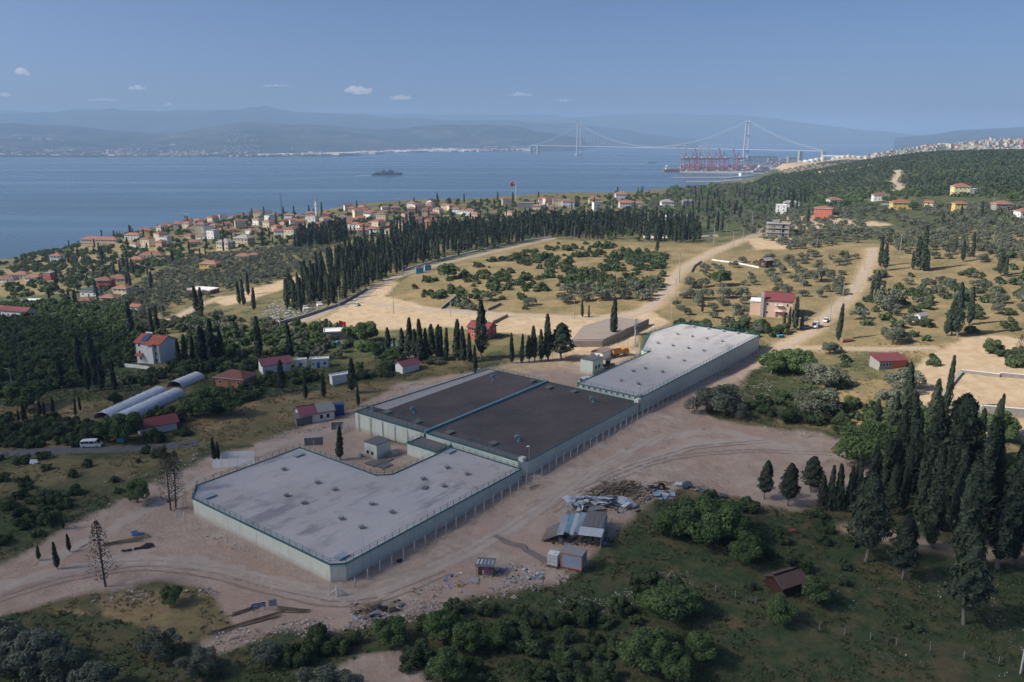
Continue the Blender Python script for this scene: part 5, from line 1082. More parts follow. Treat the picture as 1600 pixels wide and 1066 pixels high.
scatter('bush', [(1000,860),(1060,780),(1190,790),(1200,860),(1150,880)], 4.2, .8, 1.5, 'bush around the green clump beside the scrap', 'bushes beside the scrap', -.2, 15, 33)
scatter('bush', [(1130,880),(1250,800),(1340,820),(1330,900),(1280,960),(1180,920)], 6.5, .6, 1.3, 'bush in the rough plot around the brown hut', 'bushes around the hut', .0, 20, 34)
scatter('bush', [(1180,570),(1220,560),(1330,610),(1350,690),(1290,680),(1180,660)], 6, .9, 1.7, 'dark bush in the shaded plot right of the far tank', 'bushes in the shaded plot', .05, 22, 35)
scatter('bush', [(1340,650),(1420,620),(1460,680),(1440,780),(1360,780),(1385,710)], 4.5, 1.0, 1.8, 'dark bush at the rim of the right grove', 'bushes at the grove rim', -.6, 25, 36)
scatter('tree', [(1400,640),(1640,660),(1640,840),(1480,820),(1400,780)], 12, .6, 1.0, 'dark leafy tree inside the right grove', 'leafy trees in the right grove', -.3, 30, 37)
scatter('bush', [(1310,560),(1420,540),(1470,560),(1430,600),(1400,620),(1330,600)], 6.5, .7, 1.3, 'green garden bush around the maroon-roofed garden house', 'bushes round the garden house', -.1, 20, 38)
scatter('bush', [(1540,545),(1640,550),(1640,580),(1552,573)], 5, 1.0, 1.8, 'bright green bush above the walled lot', 'bushes above the walled lot', -.5, 20, 39)
scatter('bush', [(1060,510),(1190,510),(1230,520),(1190,528),(1080,520)], 5.5, 1.2, 2.0, 'dense bush behind the far tank', 'bushes behind the far tank', -.6, 25, 40)
scatter('bush', [(1300,990),(1640,940),(1640,1090),(1380,1090)], 9, .5, 1.1, 'low green shrub in the grass at lower right', 'shrubs in the lower right grass', .15, 25, 41)
scatter('bush', [(0,1000),(150,940),(320,960),(340,1050),(180,1090),(0,1090)], 9, .4, .9, 'low shrub in the dry grass at lower left', 'shrubs at lower left', .1, 20, 42)

for k_, st_, a_, b_ in (('bush', 9, .7, 1.9), ('olive', 13, .7, 1.1), ('tree', 22, .6, 1.1), ('cypress', 26, .7, 1.2)):
    for s_, pl_ in ((61, [(-620,440),(-110,425),(-110,1100),(-620,1100)]), (62, [(1660,330),(2200,330),(2200,1100),(1660,1100)])):
        scatter(k_, pl_, st_, a_, b_, 'plant beyond the picture edge', 'plants beyond the picture edge', -.1, 45, s_+len(k_))
SPEC = {'olive': ('olive_tree', 'olive tree'), 'cypress': ('cypress_tree', 'cypress'), 'bush': ('shrub', 'shrub'), 'tree': ('leafy_tree', 'tree'), 'conifer': ('conifer_tree', 'conifer'), 'dead': ('withered_tree', 'withered tree')}
def place_word(px, py):
    return 'left edge,left,left of centre,centre,right of centre,right,right edge'.split(',')[int(min(6, max(0, px/1600*7)))]
ORD = ['leftmost','second from left','third from left','fourth from left','fifth from left','sixth from left','seventh from left','eighth from left']
def single_out(LB):
    """append row, place and order words until look-alikes differ"""
    def grp(key):
        d = {}
        for q in LB: d.setdefault(key(q), []).append(q)
        return d
    ROW = {}
    for k, L in grp(lambda q: q[1]).items():
        L = sorted(L, key=lambda q: -q[3])
        for i, q in enumerate(L): ROW[q[0].name] = 'front' if i < len(L)/3 else 'middle' if i < len(L)*2/3 else 'back'
    for k, L in grp(lambda q: (q[1], ROW[q[0].name], place_word(q[2], q[3]))).items():
        L = sorted(L, key=lambda q: q[2])
        for i, q in enumerate(L):
            lab = q[1]+', '+k[1]+' rows, '+k[2]
            if 1 < len(L) <= 8: lab = q[1]+', '+k[1]+', '+k[2]+', '+ORD[i]
            w = lab.split(); q[0]['label'] = ' '.join(w[:16]) if len(w) > 16 else lab
def plant_all():
    for kind, L in TREES.items():
        vis = []; rest = []
        for e in L:
            inside = -15 < e[5] < 1615 and e[6] < 1120
            s = e[3] if not isinstance(e[3], tuple) else e[3][2]
            e2 = (s*HB[kind]/e[7]*FPX, e)
            (vis if inside or e[10] else rest).append(e2)
        vis.sort(key=lambda q: (not q[1][10], -q[0])); NK = 296
        rest += vis[NK:]; vis = vis[:NK]
        sizes = sorted(q[0] for q in vis); LB = []
        for i, (pxh, e) in enumerate(vis):
            lod = 'near' if e[7] < 330 else 'mid'; nvar = 5 if kind == 'cypress' else 2 if kind in ('conifer',) else 1 if kind == 'dead' else 4
            cm, tm, _ = proto(kind, random.randrange(nvar), lod); name, cat = SPEC[kind]
            lab = e[8]
            if not e[10]:
                z = 'small ' if pxh < sizes[len(sizes)//3] else 'large ' if pxh > sizes[len(sizes)*2//3] else ''
                lab = z+e[8]
            sc = e[3] if isinstance(e[3], tuple) else tuple(e[3]*random.uniform(a, b) for a, b in (((.85, 1.15), (.85, 1.15), (.8, 1.2)) if kind == 'cypress' else ((.78, 1.28), (.78, 1.28), (.75, 1.2))))
            t = thing(name, lab, cat, e[:3], (random.gauss(0, .03), random.gauss(0, .03), e[4]), e[9], sc)
            if not e[10]: LB.append((t, lab, e[5], e[6]))
            if tm: link('trunk', tm, t)
            link('crown', cm, t)
        single_out(LB)
        if rest:
            PV, PF, PTn = [], [], []; off = 0
            for pxh, e in rest:
                V, F, tn = proto(kind, random.randrange(5 if kind == 'cypress' else 2), 'far')[2]
                s = e[3] if not isinstance(e[3], tuple) else e[3][2]; c, n = math.cos(e[4])*s, math.sin(e[4])*s
                W = np.stack([V[:, 0]*c-V[:, 1]*n+e[0], V[:, 0]*n+V[:, 1]*c+e[1], V[:, 2]*s+e[2]], 1)
                PV.append(W); PF.append(F+off); PTn.append(np.clip(tn*.7+random.uniform(-.1, .3), 0, 1)); off += len(V)
            nm = {'olive': 'olive_grove', 'cypress': 'cypress_wood', 'bush': 'scrub', 'tree': 'woodland', 'conifer': 'conifer_wood', 'dead': 'dead_wood'}[kind]
            m = {'olive': ML_OLIVE, 'cypress': ML_CYP, 'bush': ML_BUSH, 'tree': ML_TREE}.get(kind, ML_CYP)
            link(nm, mesh_np(nm, np.concatenate(PV), np.concatenate(PF), [m], tone=np.concatenate(PTn)), kind='stuff')
        print(kind, len(vis), len(rest))
plant_all(); single_out(VH)
# --- the wooded hill and far shore woods: one mass
def forest(name, poly, step, size, m, nq, seed, thr=-2, rmax=2600):
    g = np.random.default_rng(seed)
    X = np.arange(150, 1700, step); Y = np.arange(520, rmax, step); X, Y = np.meshgrid(X, Y); X = X.ravel()+g.uniform(-.45, .45, X.size)*step; Y = Y.ravel()+g.uniform(-.45, .45, Y.size)*step
    Z = hz(X, Y); px, py, dep = project(X, Y, Z); ok = inpoly(px, py, poly) & (Z > 3) & (fbm(X, Y, 60, seed) > thr)
    for k in ('hill_track',): ok &= polydist(X, Y, ROADW[k][0]) > 6
    X, Y, Z = X[ok], Y[ok], Z[ok]; n = len(X); c = np.repeat(np.stack([X, Y, Z], 1), nq, 0); R = np.repeat(g.uniform(.7, 1.3, n)*size, nq)
    d = g.normal(0, 1, (n*nq, 3)); d /= np.linalg.norm(d, axis=1)[:, None]; d[:, 2] = np.abs(d[:, 2])
    V, F = leaves(c+d*R[:, None]*np.array([1, 1, .9]), d+np.array([0, 0, .3]), size*.42, g, .7, .4)
    tn = np.repeat(np.clip(np.repeat(g.uniform(-.15, .5, n)+fbm(X, Y, 45, seed+3)*.25, nq)+g.uniform(0, .45, n*nq), 0, 1), 4)
    link(name, mesh_np(name, V, F, [m], tone=tn), kind='stuff'); print(name, n, len(F))
forest('hill_woods', [(1150,300),(1185,283),(1215,268),(1260,258),(1330,248),(1430,236),(1700,230),(1700,320),(1560,310),(1400,306),(1300,318),(1220,318)], 8.0, 3.4, leafmat('hill_leaves', (.032, .050, .024), (.11, .14, .065)), 14, 9, -.75)
# ------------------------------------------------------------------ vehicles
M_CARW = mat('white_car_paint', (.78, .78, .77), .3, .04, 1, spec=.5, grime=.15); M_TYRE = mat('tyre_rubber', (.025, .025, .025), .85); M_RIM = mat('wheel_rim', (.4, .4, .4), .4, metal=.6)
M_LAMP = mat('lamp_lens', (.6, .6, .55), .2, spec=.6); M_BUMP = mat('bumper_plastic', (.05, .05, .05), .6); M_MRED = mat('dark_red_cover', (.13, .02, .03), .6); M_ORNG = mat('faded_orange_paint', (.50, .22, .05), .55, .2, 1, grime=.3)
def extr(prof, y0, y1, m=0):
    mb = MB(); n = len(prof); P = [(x, y0, z) for x, z in prof]+[(x, y1, z) for x, z in prof]
    mb.add(P, [tuple(range(n)), tuple(range(2*n-1, n-1, -1))]+[(i, n+i, n+(i+1) % n, (i+1) % n) for i in range(n)], m); return mb
def wheels(t, xs, half, r=.34, w=.22):
    for x in xs:
        for s in (-1, 1):
            tm = MB().tube((0, -w/2, 0), (0, w/2, 0), r, n=14); wo = tm.build('wheel', M_TYRE, t, loc=(x, s*half, r)); MB().tube((0, -w/2-.015, 0), (0, w/2+.015, 0), r*.58, n=10).build('rim', M_RIM, wo)
def van(label, p, rz, L=5.2, paint=None, shade=None, scale=1):
    paint = paint or M_CARW; t = thing('van', label, 'van', p, rz, None, scale); h = L/2
    prof = [(-h, .38), (-h, 1.55), (-h+.14, 2.06), (-h+.4, 2.14), (h-1.55, 2.16), (h-1.2, 2.06), (h-.55, 1.22), (h-.08, 1.0), (h, .8), (h, .38)]
    extr(prof, -.92, .92).build('body', paint, t)
    for s in (-1, 1):
        for x0, x1 in ((-h+.25, -h+1.25), (-h+1.35, -h+2.3), (-h+2.4, h-1.75)): MB().box(((x0+x1)/2, s*.93, 1.6), (x1-x0, .03, .58)).build('side_window', M_GLASS, t)
        MB().add([(h-1.65, s*.945, 1.33), (h-.75, s*.945, 1.33), (h-1.3, s*.945, 1.88), (h-1.65, s*.945, 1.88)], [(0, 1, 2, 3) if s < 0 else (3, 2, 1, 0)]) if 0 else MB().box((h-1.3, s*.93, 1.6), (.55, .03, .5)).build('door_window', M_GLASS, t)
        MB().box((h-.02, s*.62, .82), (.06, .34, .2)).build('headlight', M_LAMP, t); MB().box((h-1.0, s*1.03, 1.35), (.1, .18, .24)).build('mirror', M_BUMP, t)
        MB().box((-h-.01, s*.78, 1.0), (.04, .14, .4)).build('tail_light', M_RED, t)
    MB().slab([(h-.58, -.8, 1.25), (h-.58, .8, 1.25), (h-1.18, .78, 2.02), (h-1.18, -.78, 2.02)], -.03).build('windscreen', shade or M_GLASS, t)
    MB().box((h+.02, 0, .5), (.14, 1.8, .24)).build('bumper', M_BUMP, t); MB().box((-h-.01, 0, 1.62), (.03, 1.45, .55)).build('rear_window', M_GLASS, t)
    wheels(t, (-h+1.0, h-1.05), .84); return t
def car(label, p, rz, paint=None):
    t = thing('car', label, 'car', p, rz); paint = paint or M_CARW
    extr([(-2.1, .3), (-2.1, .85), (-1.9, .95), (1.05, .98), (1.95, .82), (2.1, .65), (2.1, .3)], -.85, .85).build('body', paint, t)
    extr([(-1.85, .95), (-1.3, 1.46), (.35, 1.48), (1.05, .97)], -.72, .72).build('cabin', M_GLASS, t); MB().box((-.48, 0, 1.49), (1.66, 1.42, .05)).build('roof_panel', paint, t)
    for s in (-1, 1): MB().box((2.06, s*.6, .7), (.08, .3, .14)).build('headlight', M_LAMP, t); MB().box((-2.09, s*.62, .8), (.05, .26, .14)).build('tail_light', M_RED, t)
    wheels(t, (-1.3, 1.3), .78, .31, .2); return t
def heading(a, b):
    a = at(*a); b = at(*b); return math.atan2(b[1]-a[1], b[0]-a[0])
van('white minibus with dark red windscreen cover on the asphalt road at left', at(144, 699), heading((110, 706), (190, 702)), 5.4, shade=M_MRED)
van('white minibus parked behind the dark-roofed tank near the block house', site(128, 27.5), TH+math.pi/2+1.4, 5.0)
van('tall white panel van parked beside the lane at the pink villa', at(1274, 512), heading((1270, 517), (1302, 487))+math.pi, 5.6)
car('white car parked behind the tall white van on the lane', at(1290, 503), heading((1270, 517), (1302, 487))+math.pi)
car('grey car parked left of the tall white van', at(1260, 514), .6, mat('grey_car_paint', (.35, .36, .37), .35, spec=.5))
car('white car on the road bend beside the cemetery wall', at(558, 478), heading((560, 470), (592, 445)))
# tipper truck
p = site(165.5, 36); t = thing('tipper_truck', 'orange tipper truck with long tipper body beside the cream container', 'truck', p, TH-.35)
MB().box((0, 0, .85), (7.6, .9, .3)).build('chassis', M_BUMP, t)
tb = MB(); tb.box((-1.1, 0, 1.25), (5.2, 2.3, .15))
for s in (-1, 1): tb.box((-1.1, s*1.15, 1.95), (5.2, .1, 1.3))
tb.box((-3.72, 0, 1.9), (.1, 2.2, 1.2)); tb.box((1.52, 0, 2.1), (.1, 2.3, 1.7)); to = tb.build('tipper_body', M_ORNG, t)
for k in range(5):
    for s in (-1, 1): MB().box((-3.2+k*1.05, s*1.23, 1.9), (.12, .08, 1.2)).build('rib', M_ORNG, to)
extr([(1.9, .7), (1.9, 2.7), (3.1, 2.75), (3.6, 1.9), (3.75, 1.7), (3.8, .7)], -1.15, 1.15).build('cab', M_ORNG, t); MB().slab([(3.62, -1, 1.85), (3.62, 1, 1.85), (3.16, 1, 2.6), (3.16, -1, 2.6)], -.04).build('windscreen', M_GLASS, t)
for s in (-1, 1): MB().box((2.6, s*1.16, 2.15), (.9, .03, .6)).build('side_window', M_GLASS, t)
wheels(t, (-2.6, -1.4, 2.7), 1.0, .5, .35)
# backhoe loader
p = site(149, 30.6); t = thing('backhoe_loader', 'dark backhoe loader with raised arm beside the mint block house', 'excavator', p, TH-.9)
M_BACK = mat('worn_dark_yellow', (.14, .11, .05), .6, grime=.4)
MB().box((0, 0, 1.0), (3.4, 1.3, .8)).box((1.2, 0, 1.5), (1.5, 1.0, .5)).build('body', M_BACK, t)
cb = MB()
for x in (-1.2, .2):
    for s in (-1, 1): cb.box((x, s*.65, 2.1), (.1, .1, 1.5))
cb.box((-.5, 0, 2.9), (1.7, 1.5, .12)); c_ = cb.build('cab_frame', M_BUMP, t); MB().box((-.5, 0, 2.1), (1.3, 1.2, 1.3)).build('cab_glass', M_GLASS, c_)
ar = MB(); ar.box((-2.0, 0, 1.0), (.6, .8, .9)); ar.path([(-2.2, 0, 1.2), (-3.3, 0, 3.4), (-4.6, 0, 2.4), (-4.7, 0, 1.3)], [.2, .18, .15, .12], 4); ar.box((-4.6, 0, .9), (.6, .8, .7), tilt=(0, .4)); ar.build('digger_arm', M_BACK, t)
lb = MB(); lb.path([(1.2, .5, 1.3), (2.6, .5, .6)], .12, 4); lb.path([(1.2, -.5, 1.3), (2.6, -.5, .6)], .12, 4); lb.box((2.9, 0, .5), (.7, 2.1, .8), tilt=(0, .3)); lb.build('loader_bucket', M_BACK, t)
wheels(t, (-1.1,), .85, .75, .4); wheels(t, (1.5,), .8, .5, .3)
p = at(1219, 528); t = thing('blue_trailer', 'blue farm trailer with drawbar on the dirt beside the lane', 'trailer', p, .3); MB().box((0, 0, .8), (2.4, 1.4, .5)).tube((1.2, 0, .6), (2.5, 0, .5), .06).build('body', M_BLUE, t); wheels(t, (0,), .75, .35)
p = at(1323, 535); t = thing('rusty_tank', 'rusty cylindrical tank lying by the garden lane', 'tank', p, .15); MB().tube((-2.2, 0, .9), (2.2, 0, .9), .9, n=14).build('drum', mat('rust_metal', (.30, .17, .10), .8, .25, 1.5, grime=.5), t); 
for x in (-1.3, 1.3): MB().box((x, 0, .15), (.3, 1.4, .4)).build('cradle', M_WOOD, t)
p = at(190, 691); t = thing('skip', 'turquoise rubbish skip beside the asphalt road', 'skip', p, -.1); M_TURQ = mat('turquoise_paint', (.10, .42, .38), .6, grime=.2)
sk = MB(); sk.box((0, -.75, .85), (1.9, .08, 1.5)); sk.box((0, .75, .85), (1.9, .08, 1.5)); sk.box((-.95, 0, .85), (.08, 1.5, 1.5)); sk.box((.95, 0, .85), (.08, 1.5, 1.5)); sk.box((0, 0, .15), (1.9, 1.5, .1)); sk.build('bin', M_TURQ, t); MB().box((0, 0, 1.66), (2.0, 1.6, .08), tilt=(.06, 0)).build('lid', M_TURQ, t)
for x in (-.8, .8): MB().tube((x, -.6, .0), (x, -.6, .15), .1, n=6).build('castor', M_BUMP, t)
# ------------------------------------------------------------------ poles
POLES = [(21,575,617,'at the far left beside the winding road'),(254,475,500,'behind the withered tree above the white house'),(184,464,479,'before the small olive-side house'),(206,451,465,'at the beige two-storey house'),(172,487,500,'at the edge of the green thicket'),(200,439,447,'above the beige two-storey house'),(56,491,503,'in front of the long white house'),(25,495,506,'at the left end of the green thicket'),(322,454,476,'before the flat white roof'),(379,535,563,'right of the cypress row by the white house'),(356,405,418,'below the grey hip-roofed blocks'),
 (530,447,480,'with lamp at the cemetery wall'),(629,407,431,'at the blue stalls'),(615,455,490,'in the sandy bend by the cemetery'),(704,460,495,'at the low stone wall'),(792,465,495,'at the front of the tan field'),(431,475,498,'among the gravestones'),(691,387,401,'in front of the cypress wood'),(641,550,577,'in the bushes below the dark row'),(487,545,580,'beside the blue-door cabin'),
 (1049,465,498,'dark, at the road fork'),(1055,434,471,'dark, along the dirt road'),(1061,392,441,'dark and tall, along the dirt road'),(897,469,498,'at the sandy road behind the stone yard'),(851,355,377,'left of two before the wood'),(897,355,377,'right of two before the wood'),(1115,354,383,'at the crossing of the upper road'),(1145,361,390,'tall, beside the upper road'),(1161,356,378,'at the end of the dirt road'),(1135,349,365,'behind the upper road'),(1175,330,355,'by the unfinished block'),(1182,350,369,'beside the unfinished block'),(1072,350,367,'at the right end of the wood'),(1095,339,352,'among ridge olives'),
 (1276,366,388,'among olives right of the unfinished block'),(1362,377,396,'at the top of the pale lane'),(1350,396,422,'second from the top along the lane'),(1335,419,448,'third from the top along the lane'),(1316,441,473,'fourth from the top along the lane'),(1297,464,500,'fifth from the top along the lane'),(1277,484,517,'at the tall white van'),(1406,366,396,'in the upper olives'),(1551,362,381,'at the right in the upper olives'),(1316,324,337,'right of the orange-red block'),(1457,317,333,'beside the lemon house'),(1527,321,336,'left of the grey house'),(1420,310,327,'by the long orange-yellow house'),(1552,300,318,'above the grey house'),(1239,325,342,'left of the orange-red block')]
PM = MB().lathe([(.17, -.5), (.10, 9.0)], n=7).path([(0, 0, 8.7), (.9, 0, 9.15), (1.5, 0, 9.2)], .045, 4).box((1.6, 0, 9.18), (.6, .24, .12)).mesh('shaft', M_CONC)
for (x, a, b, w) in POLES:
    p = at(x, b); D = project(*p)[2]; s = (b-a)/FPX*D/9.2
    t = thing('utility_pole', 'pole '+w if w.startswith('dark') else 'pale concrete lamp pole '+w, 'pole', p, random.uniform(-.6, .6)+(math.pi if x % 2 else 0), None, s)
    link('shaft', PM, t)
p = at(992, 541); t = thing('transformer_pole', 'thick concrete pole with transformer frame beside the far tank', 'pole', p, .4)
MB().lathe([(.35, -.5), (.24, 11)], n=8).build('shaft', M_CONC, t); x_ = MB()
for z in (9.2, 10.6): x_.box((0, 0, z), (2.4, .16, .16))
for x in (-1, 0, 1): x_.tube((x, 0, 10.6), (x, 0, 11.2), .08, n=6)
x_.build('crossarm', M_STEEL, t); MB().box((0, -.45, 7.6), (1.2, .8, 1.3)).build('transformer', M_CONCD, t)
# ------------------------------------------------------------------ stone walls
def wall(label, pts, h, th, m, cap=None, name='stone_wall', up=True):
    P = [at(*q) for q in pts]; t = thing(name, label, 'wall', P[0]); P = [Vector(q)-Vector(P[0]) for q in P]
    for a, b in zip(P[:-1], P[1:]):
        L = (b-a).length; n = max(1, int(L/3.0)); d = (b-a).normalized(); ang = math.atan2(d.y, d.x)
        for i in range(n):
            c = a.lerp(b, (i+.5)/n); MB().box((c.x, c.y, c.z+h/2-.3+random.uniform(-.05, .05)), (L/n-.03, th, h+.6), ang).build('wall_block', m, t)
            if cap: MB().box((c.x, c.y, c.z+h+.12), (L/n-.02, th+.14, .12), ang).build('coping', cap, t)
    return t
M_STW = mat('rough_stone_wall', (.30, .25, .20), .95, .35, 1.2, bump=.5, grime=.4); M_STG = mat('grey_stone_wall', (.30, .285, .26), .95, .35, 1.4, bump=.5, grime=.4)
wall('long grey stone wall along the cemetery road', [(437,507),(482,494),(530,478),(573,453)], 1.3, .4, M_STG, M_CONC)
wall('brown stone retaining wall of the paved yard behind the tanks', [(889,541),(942,541),(1013,508)], 2.4, .45, M_STW, M_CONCD)
wall('pale wall along the road in front of the cypress wood', [(628,424),(700,404),(770,388),(800,380),(862,372)], 1.3, .35, M_WHITE)
wall('broken white wall at the right end of the cypress wood', [(1005,372),(1060,372),(1122,370)], 1.4, .35, M_WHITE)
wall('low stone wall corner on the sandy field edge', [(690,484),(712,465)], 1.0, .4, M_STG, M_CONC); wall('low pale wall along the front of the tan field', [(692,486),(746,490)], .9, .35, M_CONC)
wall('short stone wall right of the small olives', [(762,486),(783,476)], 1.1, .4, M_STG)
wall('dark red wall strip beside the dark red gabled house', [(770,506),(793,495)], 1.2, .4, M_STW)
wall('grey stone wall with white coping along the back of the sandy lot', [(1501,583),(1562,590)], 1.0, .4, M_STG, M_WHITE); wall('grey stone wall with white coping at the far right of the sandy lot', [(1562,589),(1650,597)], 1.3, .4, M_STG, M_WHITE)
wall('grey stone retaining wall with white coping below the sandy lot, left part', [(1468,634),(1534,645)], 1.8, .45, M_STG, M_WHITE); wall('grey stone retaining wall with white coping below the sandy lot, right part', [(1535,646),(1650,657)], 2.3, .45, M_STG, M_WHITE)
wall('short stone wall at the dirt road corner by the grass plot', [(1096,410),(1085,417),(1080,426)], 1.0, .35, M_STW); wall('long pale garden wall from the road to the brown cabin', [(1112,407),(1150,412),(1186,419)], .7, .3, M_WHITE)
wall('pale wall by the winding road left of the gravestones', [(282,503),(302,490),(308,486)], .9, .3, M_CONC); wall('low garden wall before the white three-storey house', [(188,573),(215,575),(237,579)], 1.2, .3, M_WHITE)
wall('grey wall beside the parked grey car', [(1248,504),(1262,500)], 1.5, .3, M_CONC)
p = [at(1468, 626), at(1502, 584)]; t = thing('stepped_wall', 'stepped grey wall with a rail at the left side of the sandy lot', 'wall', p[0]); a = Vector((0, 0, 0)); b = Vector(p[1])-Vector(p[0])
for i in range(9):
    c = a.lerp(b, (i+.5)/9); MB().box((c.x, c.y, c.z+.35), (b.length/9-.04, .9, .9), math.atan2(b.y, b.x)).build('step', M_CONC, t); MB().tube((c.x, c.y, c.z+.8), (c.x, c.y, c.z+2.2), .04, n=4).build('rail_post', M_DARK, t)
zt_ = float(at(942, 541)[2])+2.3; Q = [at_z(x, y, zt_) for x, y in [(891,533),(941,533),(1009,502),(962,495),(912,509)]]
MB().prism([(q[0], q[1]) for q in Q], zt_-4, zt_).build('paved_yard', mat('brownish_paving', (.30, .25, .215), .95, .25, .4, grime=.4), kind='structure')
# thin fence posts
POSTS = MB().tube((0, 0, -.2), (0, 0, 1.5), .06, n=5).mesh('post', M_CONC)
def px_fence(label, pts, step, m=POSTS, wires=(.5, .9, 1.3)):
    w = [to_site(*at(*q)[:2]) for q in pts]; return fence_line('wire_fence', label, w, step, m, wires, M_STEEL, r=.008, jit=.2)
px_fence('thin post and wire fence across the grass at lower right', [(1118,925),(1180,945),(1280,985),(1400,1010),(1560,1040)], 4.5)
px_fence('row of short posts along the path at bottom centre', [(905,868),(932,845),(955,820),(975,800)], 2.6); px_fence('thin fence on the bank left of the near tank', [(0,868),(60,840),(170,795),(250,760),(300,735)], 6)
px_fence('thin fence along the back of the scrub plot left of the tanks', [(400,625),(470,612),(500,610)], 3.5); px_fence('fence along the edge of the asphalt road at left', [(0,722),(60,716),(110,712)], 3.0)
px_fence('white post row on the dry slope above the tan field', [(650,450),(700,447),(760,444),(800,442)], 4); px_fence('fence along the path in the shaded grove', [(1340,824),(1440,842),(1560,858)], 4)
px_fence('fence round the garden of the maroon-roofed garden house', [(1240,545),(1320,545),(1400,548),(1450,550)], 4)
# gravestones
GRV = MB().box((0, 0, .15), (1.0, 2.0, .4)).box((0, .95, .75), (.8, .16, 1.1)).mesh('gravestone', mat('grave_marble', (.50, .49, .46), .6, .2, 2, objvar=.5))
g = random.Random(4); ng = 0
GP = [(400,505),(418,480),(445,460),(470,470),(500,482),(530,470),(560,455),(570,452),(528,477),(480,493),(440,506)]
while ng < 190:
    x, y = g.uniform(400, 570), g.uniform(452, 506)
    if not inpoly(np.array([x]), np.array([y]), GP)[0]: continue
    if x > 480 and g.random() < .55: continue
    p = at(x, y); tag(link('gravestone', GRV, None, tuple(p), .5+g.uniform(-.12, .12), g.uniform(.55, 1.0)), 'white gravestone in the %s of the cemetery' % ('open left corner' if x < 470 else 'front rows under the cypresses'), 'gravestone', 'gravestones of the cemetery'); ng += 1
for (x, y, lab) in [(500, 478, 'white car-sized marble tomb among the gravestones'), (478, 484, 'pale family tomb at the cemetery wall')]:
    tag(MB().box((0, 0, .4), (3, 2.4, .9)).box((0, 1.1, 1.2), (2.6, .25, 1.6)).build('tomb', M_WHITE, loc=tuple(at(x, y)), rot=.5), lab, 'tomb')
# blue netting and heaps
for (a, b, lab) in [((598, 543), (628, 546), 'bright blue netting stretched behind the first cypresses of the dark row'), ((520, 535), (532, 540), 'blue tarpaulin screen before the flat pale roof')]:
    A, B = at(*a), at(*b); n = 8; mb = MB()
    for i in range(n):
        q0 = A+(B-A)*i/n; q1 = A+(B-A)*(i+1)/n; z0 = 1.3+.2*math.sin(i*2.1); z1 = 1.3+.2*math.sin((i+1)*2.1)
        mb.slab([tuple(q0-A), tuple(q1-A), tuple(q1-A+np.array([0, .15, z1])), tuple(q0-A+np.array([0, .15, z0]))], .04)
    tag(mb.build('netting', M_BLUE, loc=tuple(A)), lab, 'netting')
# ------------------------------------------------------------------ scrap, timber and the wrecked shed
M_SHEET = [mat('bluish_sheet', (.33, .38, .43), .6, .2, 1.5, grime=.4), mat('pale_sheet', (.50, .53, .56), .6, .2, 1.5, grime=.4), mat('sky_blue_sheet', (.20, .34, .41), .6, .2, 1.5, grime=.5), mat('dark_green_sheet', (.06, .10, .10), .7, .2, 1.5)]
def plank_pile(label, px, py, n, L, spread, ang, jit, hgt=.6, ms=None, w=.16, name='timber_pile', cat='timber pile', part='plank', rs=1):
    p = at(px, py); t = thing(name, label, cat, p); g = random.Random(rs+int(px)); ms = ms or [M_WOOD, M_WOODP]; cache = {}
    for i in range(n):
        l = round(L*g.choice([.6, .8, 1.0, 1.15]), 1); m = g.choice(ms); k = (l, m.name)
        if k not in cache: cache[k] = MB().box((0, 0, 0), (l, w, .06)).mesh(part, m)
        r = math.sqrt(g.random()); a = g.uniform(0, 6.28); x, y = math.cos(a)*r*spread[0], math.sin(a)*r*spread[1]
        c, s = math.cos(ang), math.sin(ang); X, Y = x*c-y*s, x*s+y*c
        z = float(hz(p[0]+X, p[1]+Y))-p[2]+.06+hgt*(1-r)*g.uniform(.3, 1)
        link(part, cache[k], t, (X, Y, z), (g.uniform(-.15, .15)*jit, g.uniform(-.2, .2)*jit, ang+g.uniform(-1, 1)*jit))
    return t
def sheets(label, px, py, n, spread, size, ms, hgt=.5, tilt=.35, name='sheet_heap', rs=3):
    p = at(px, py); t = thing(name, label, 'scrap heap', p); g = random.Random(rs+int(px))
    for i in range(n):
        w, l = size[0]*g.uniform(.6, 1.2), size[1]*g.uniform(.6, 1.2); mb = MB(); nb = 6
        for k in range(nb): mb.slab([((k/nb-.5)*w, -l/2, .03*(k % 2)), (((k+1)/nb-.5)*w, -l/2, .03*((k+1) % 2)), (((k+1)/nb-.5)*w, l/2, .03*((k+1) % 2)), ((k/nb-.5)*w, l/2, .03*(k % 2))], .02)
        x, y = g.uniform(-1, 1)*spread[0], g.uniform(-1, 1)*spread[1]; z = float(hz(p[0]+x, p[1]+y))-p[2]+.12+g.random()*hgt
        mb.build('sheet', g.choice(ms), t, loc=(x, y, z), rot=(g.uniform(-tilt, tilt), g.uniform(-tilt, tilt), g.uniform(0, 3.1)))
    return t
plank_pile('big tangled heap of old timber behind the wrecked shed', 962, 768, 240, 3.8, (6.0, 4.2), .5, .9, 2.2, w=.27)
plank_pile('row of pale planks at the right of the big timber heap', 997, 781, 60, 3.4, (4.0, 2.0), .9, .35, .5, [M_WOODP])
plank_pile('loose grey poles on the dirt near the fence', 832, 763, 12, 2.4, (1.6, .8), 1.0, .35, .2, [M_CONC, M_WOODP], .1)
plank_pile('scattered thin boards on the dirt beyond the scrap', 1035, 757, 14, 2.5, (2.6, 1.2), .2, .8, .2)
plank_pile('long dark beams lying along the lower dirt edge', 385, 975, 16, 9.5, (1.6, .8), .55, .06, .5, [M_WOOD, mat('dark_rusty_beam', (.09, .05, .04), .9)], .22, part='beam')
plank_pile('short dark beams beside the blue notice board', 383, 955, 8, 4.2, (.8, .5), .62, .12, .4, [M_WOOD], .2, part='beam')
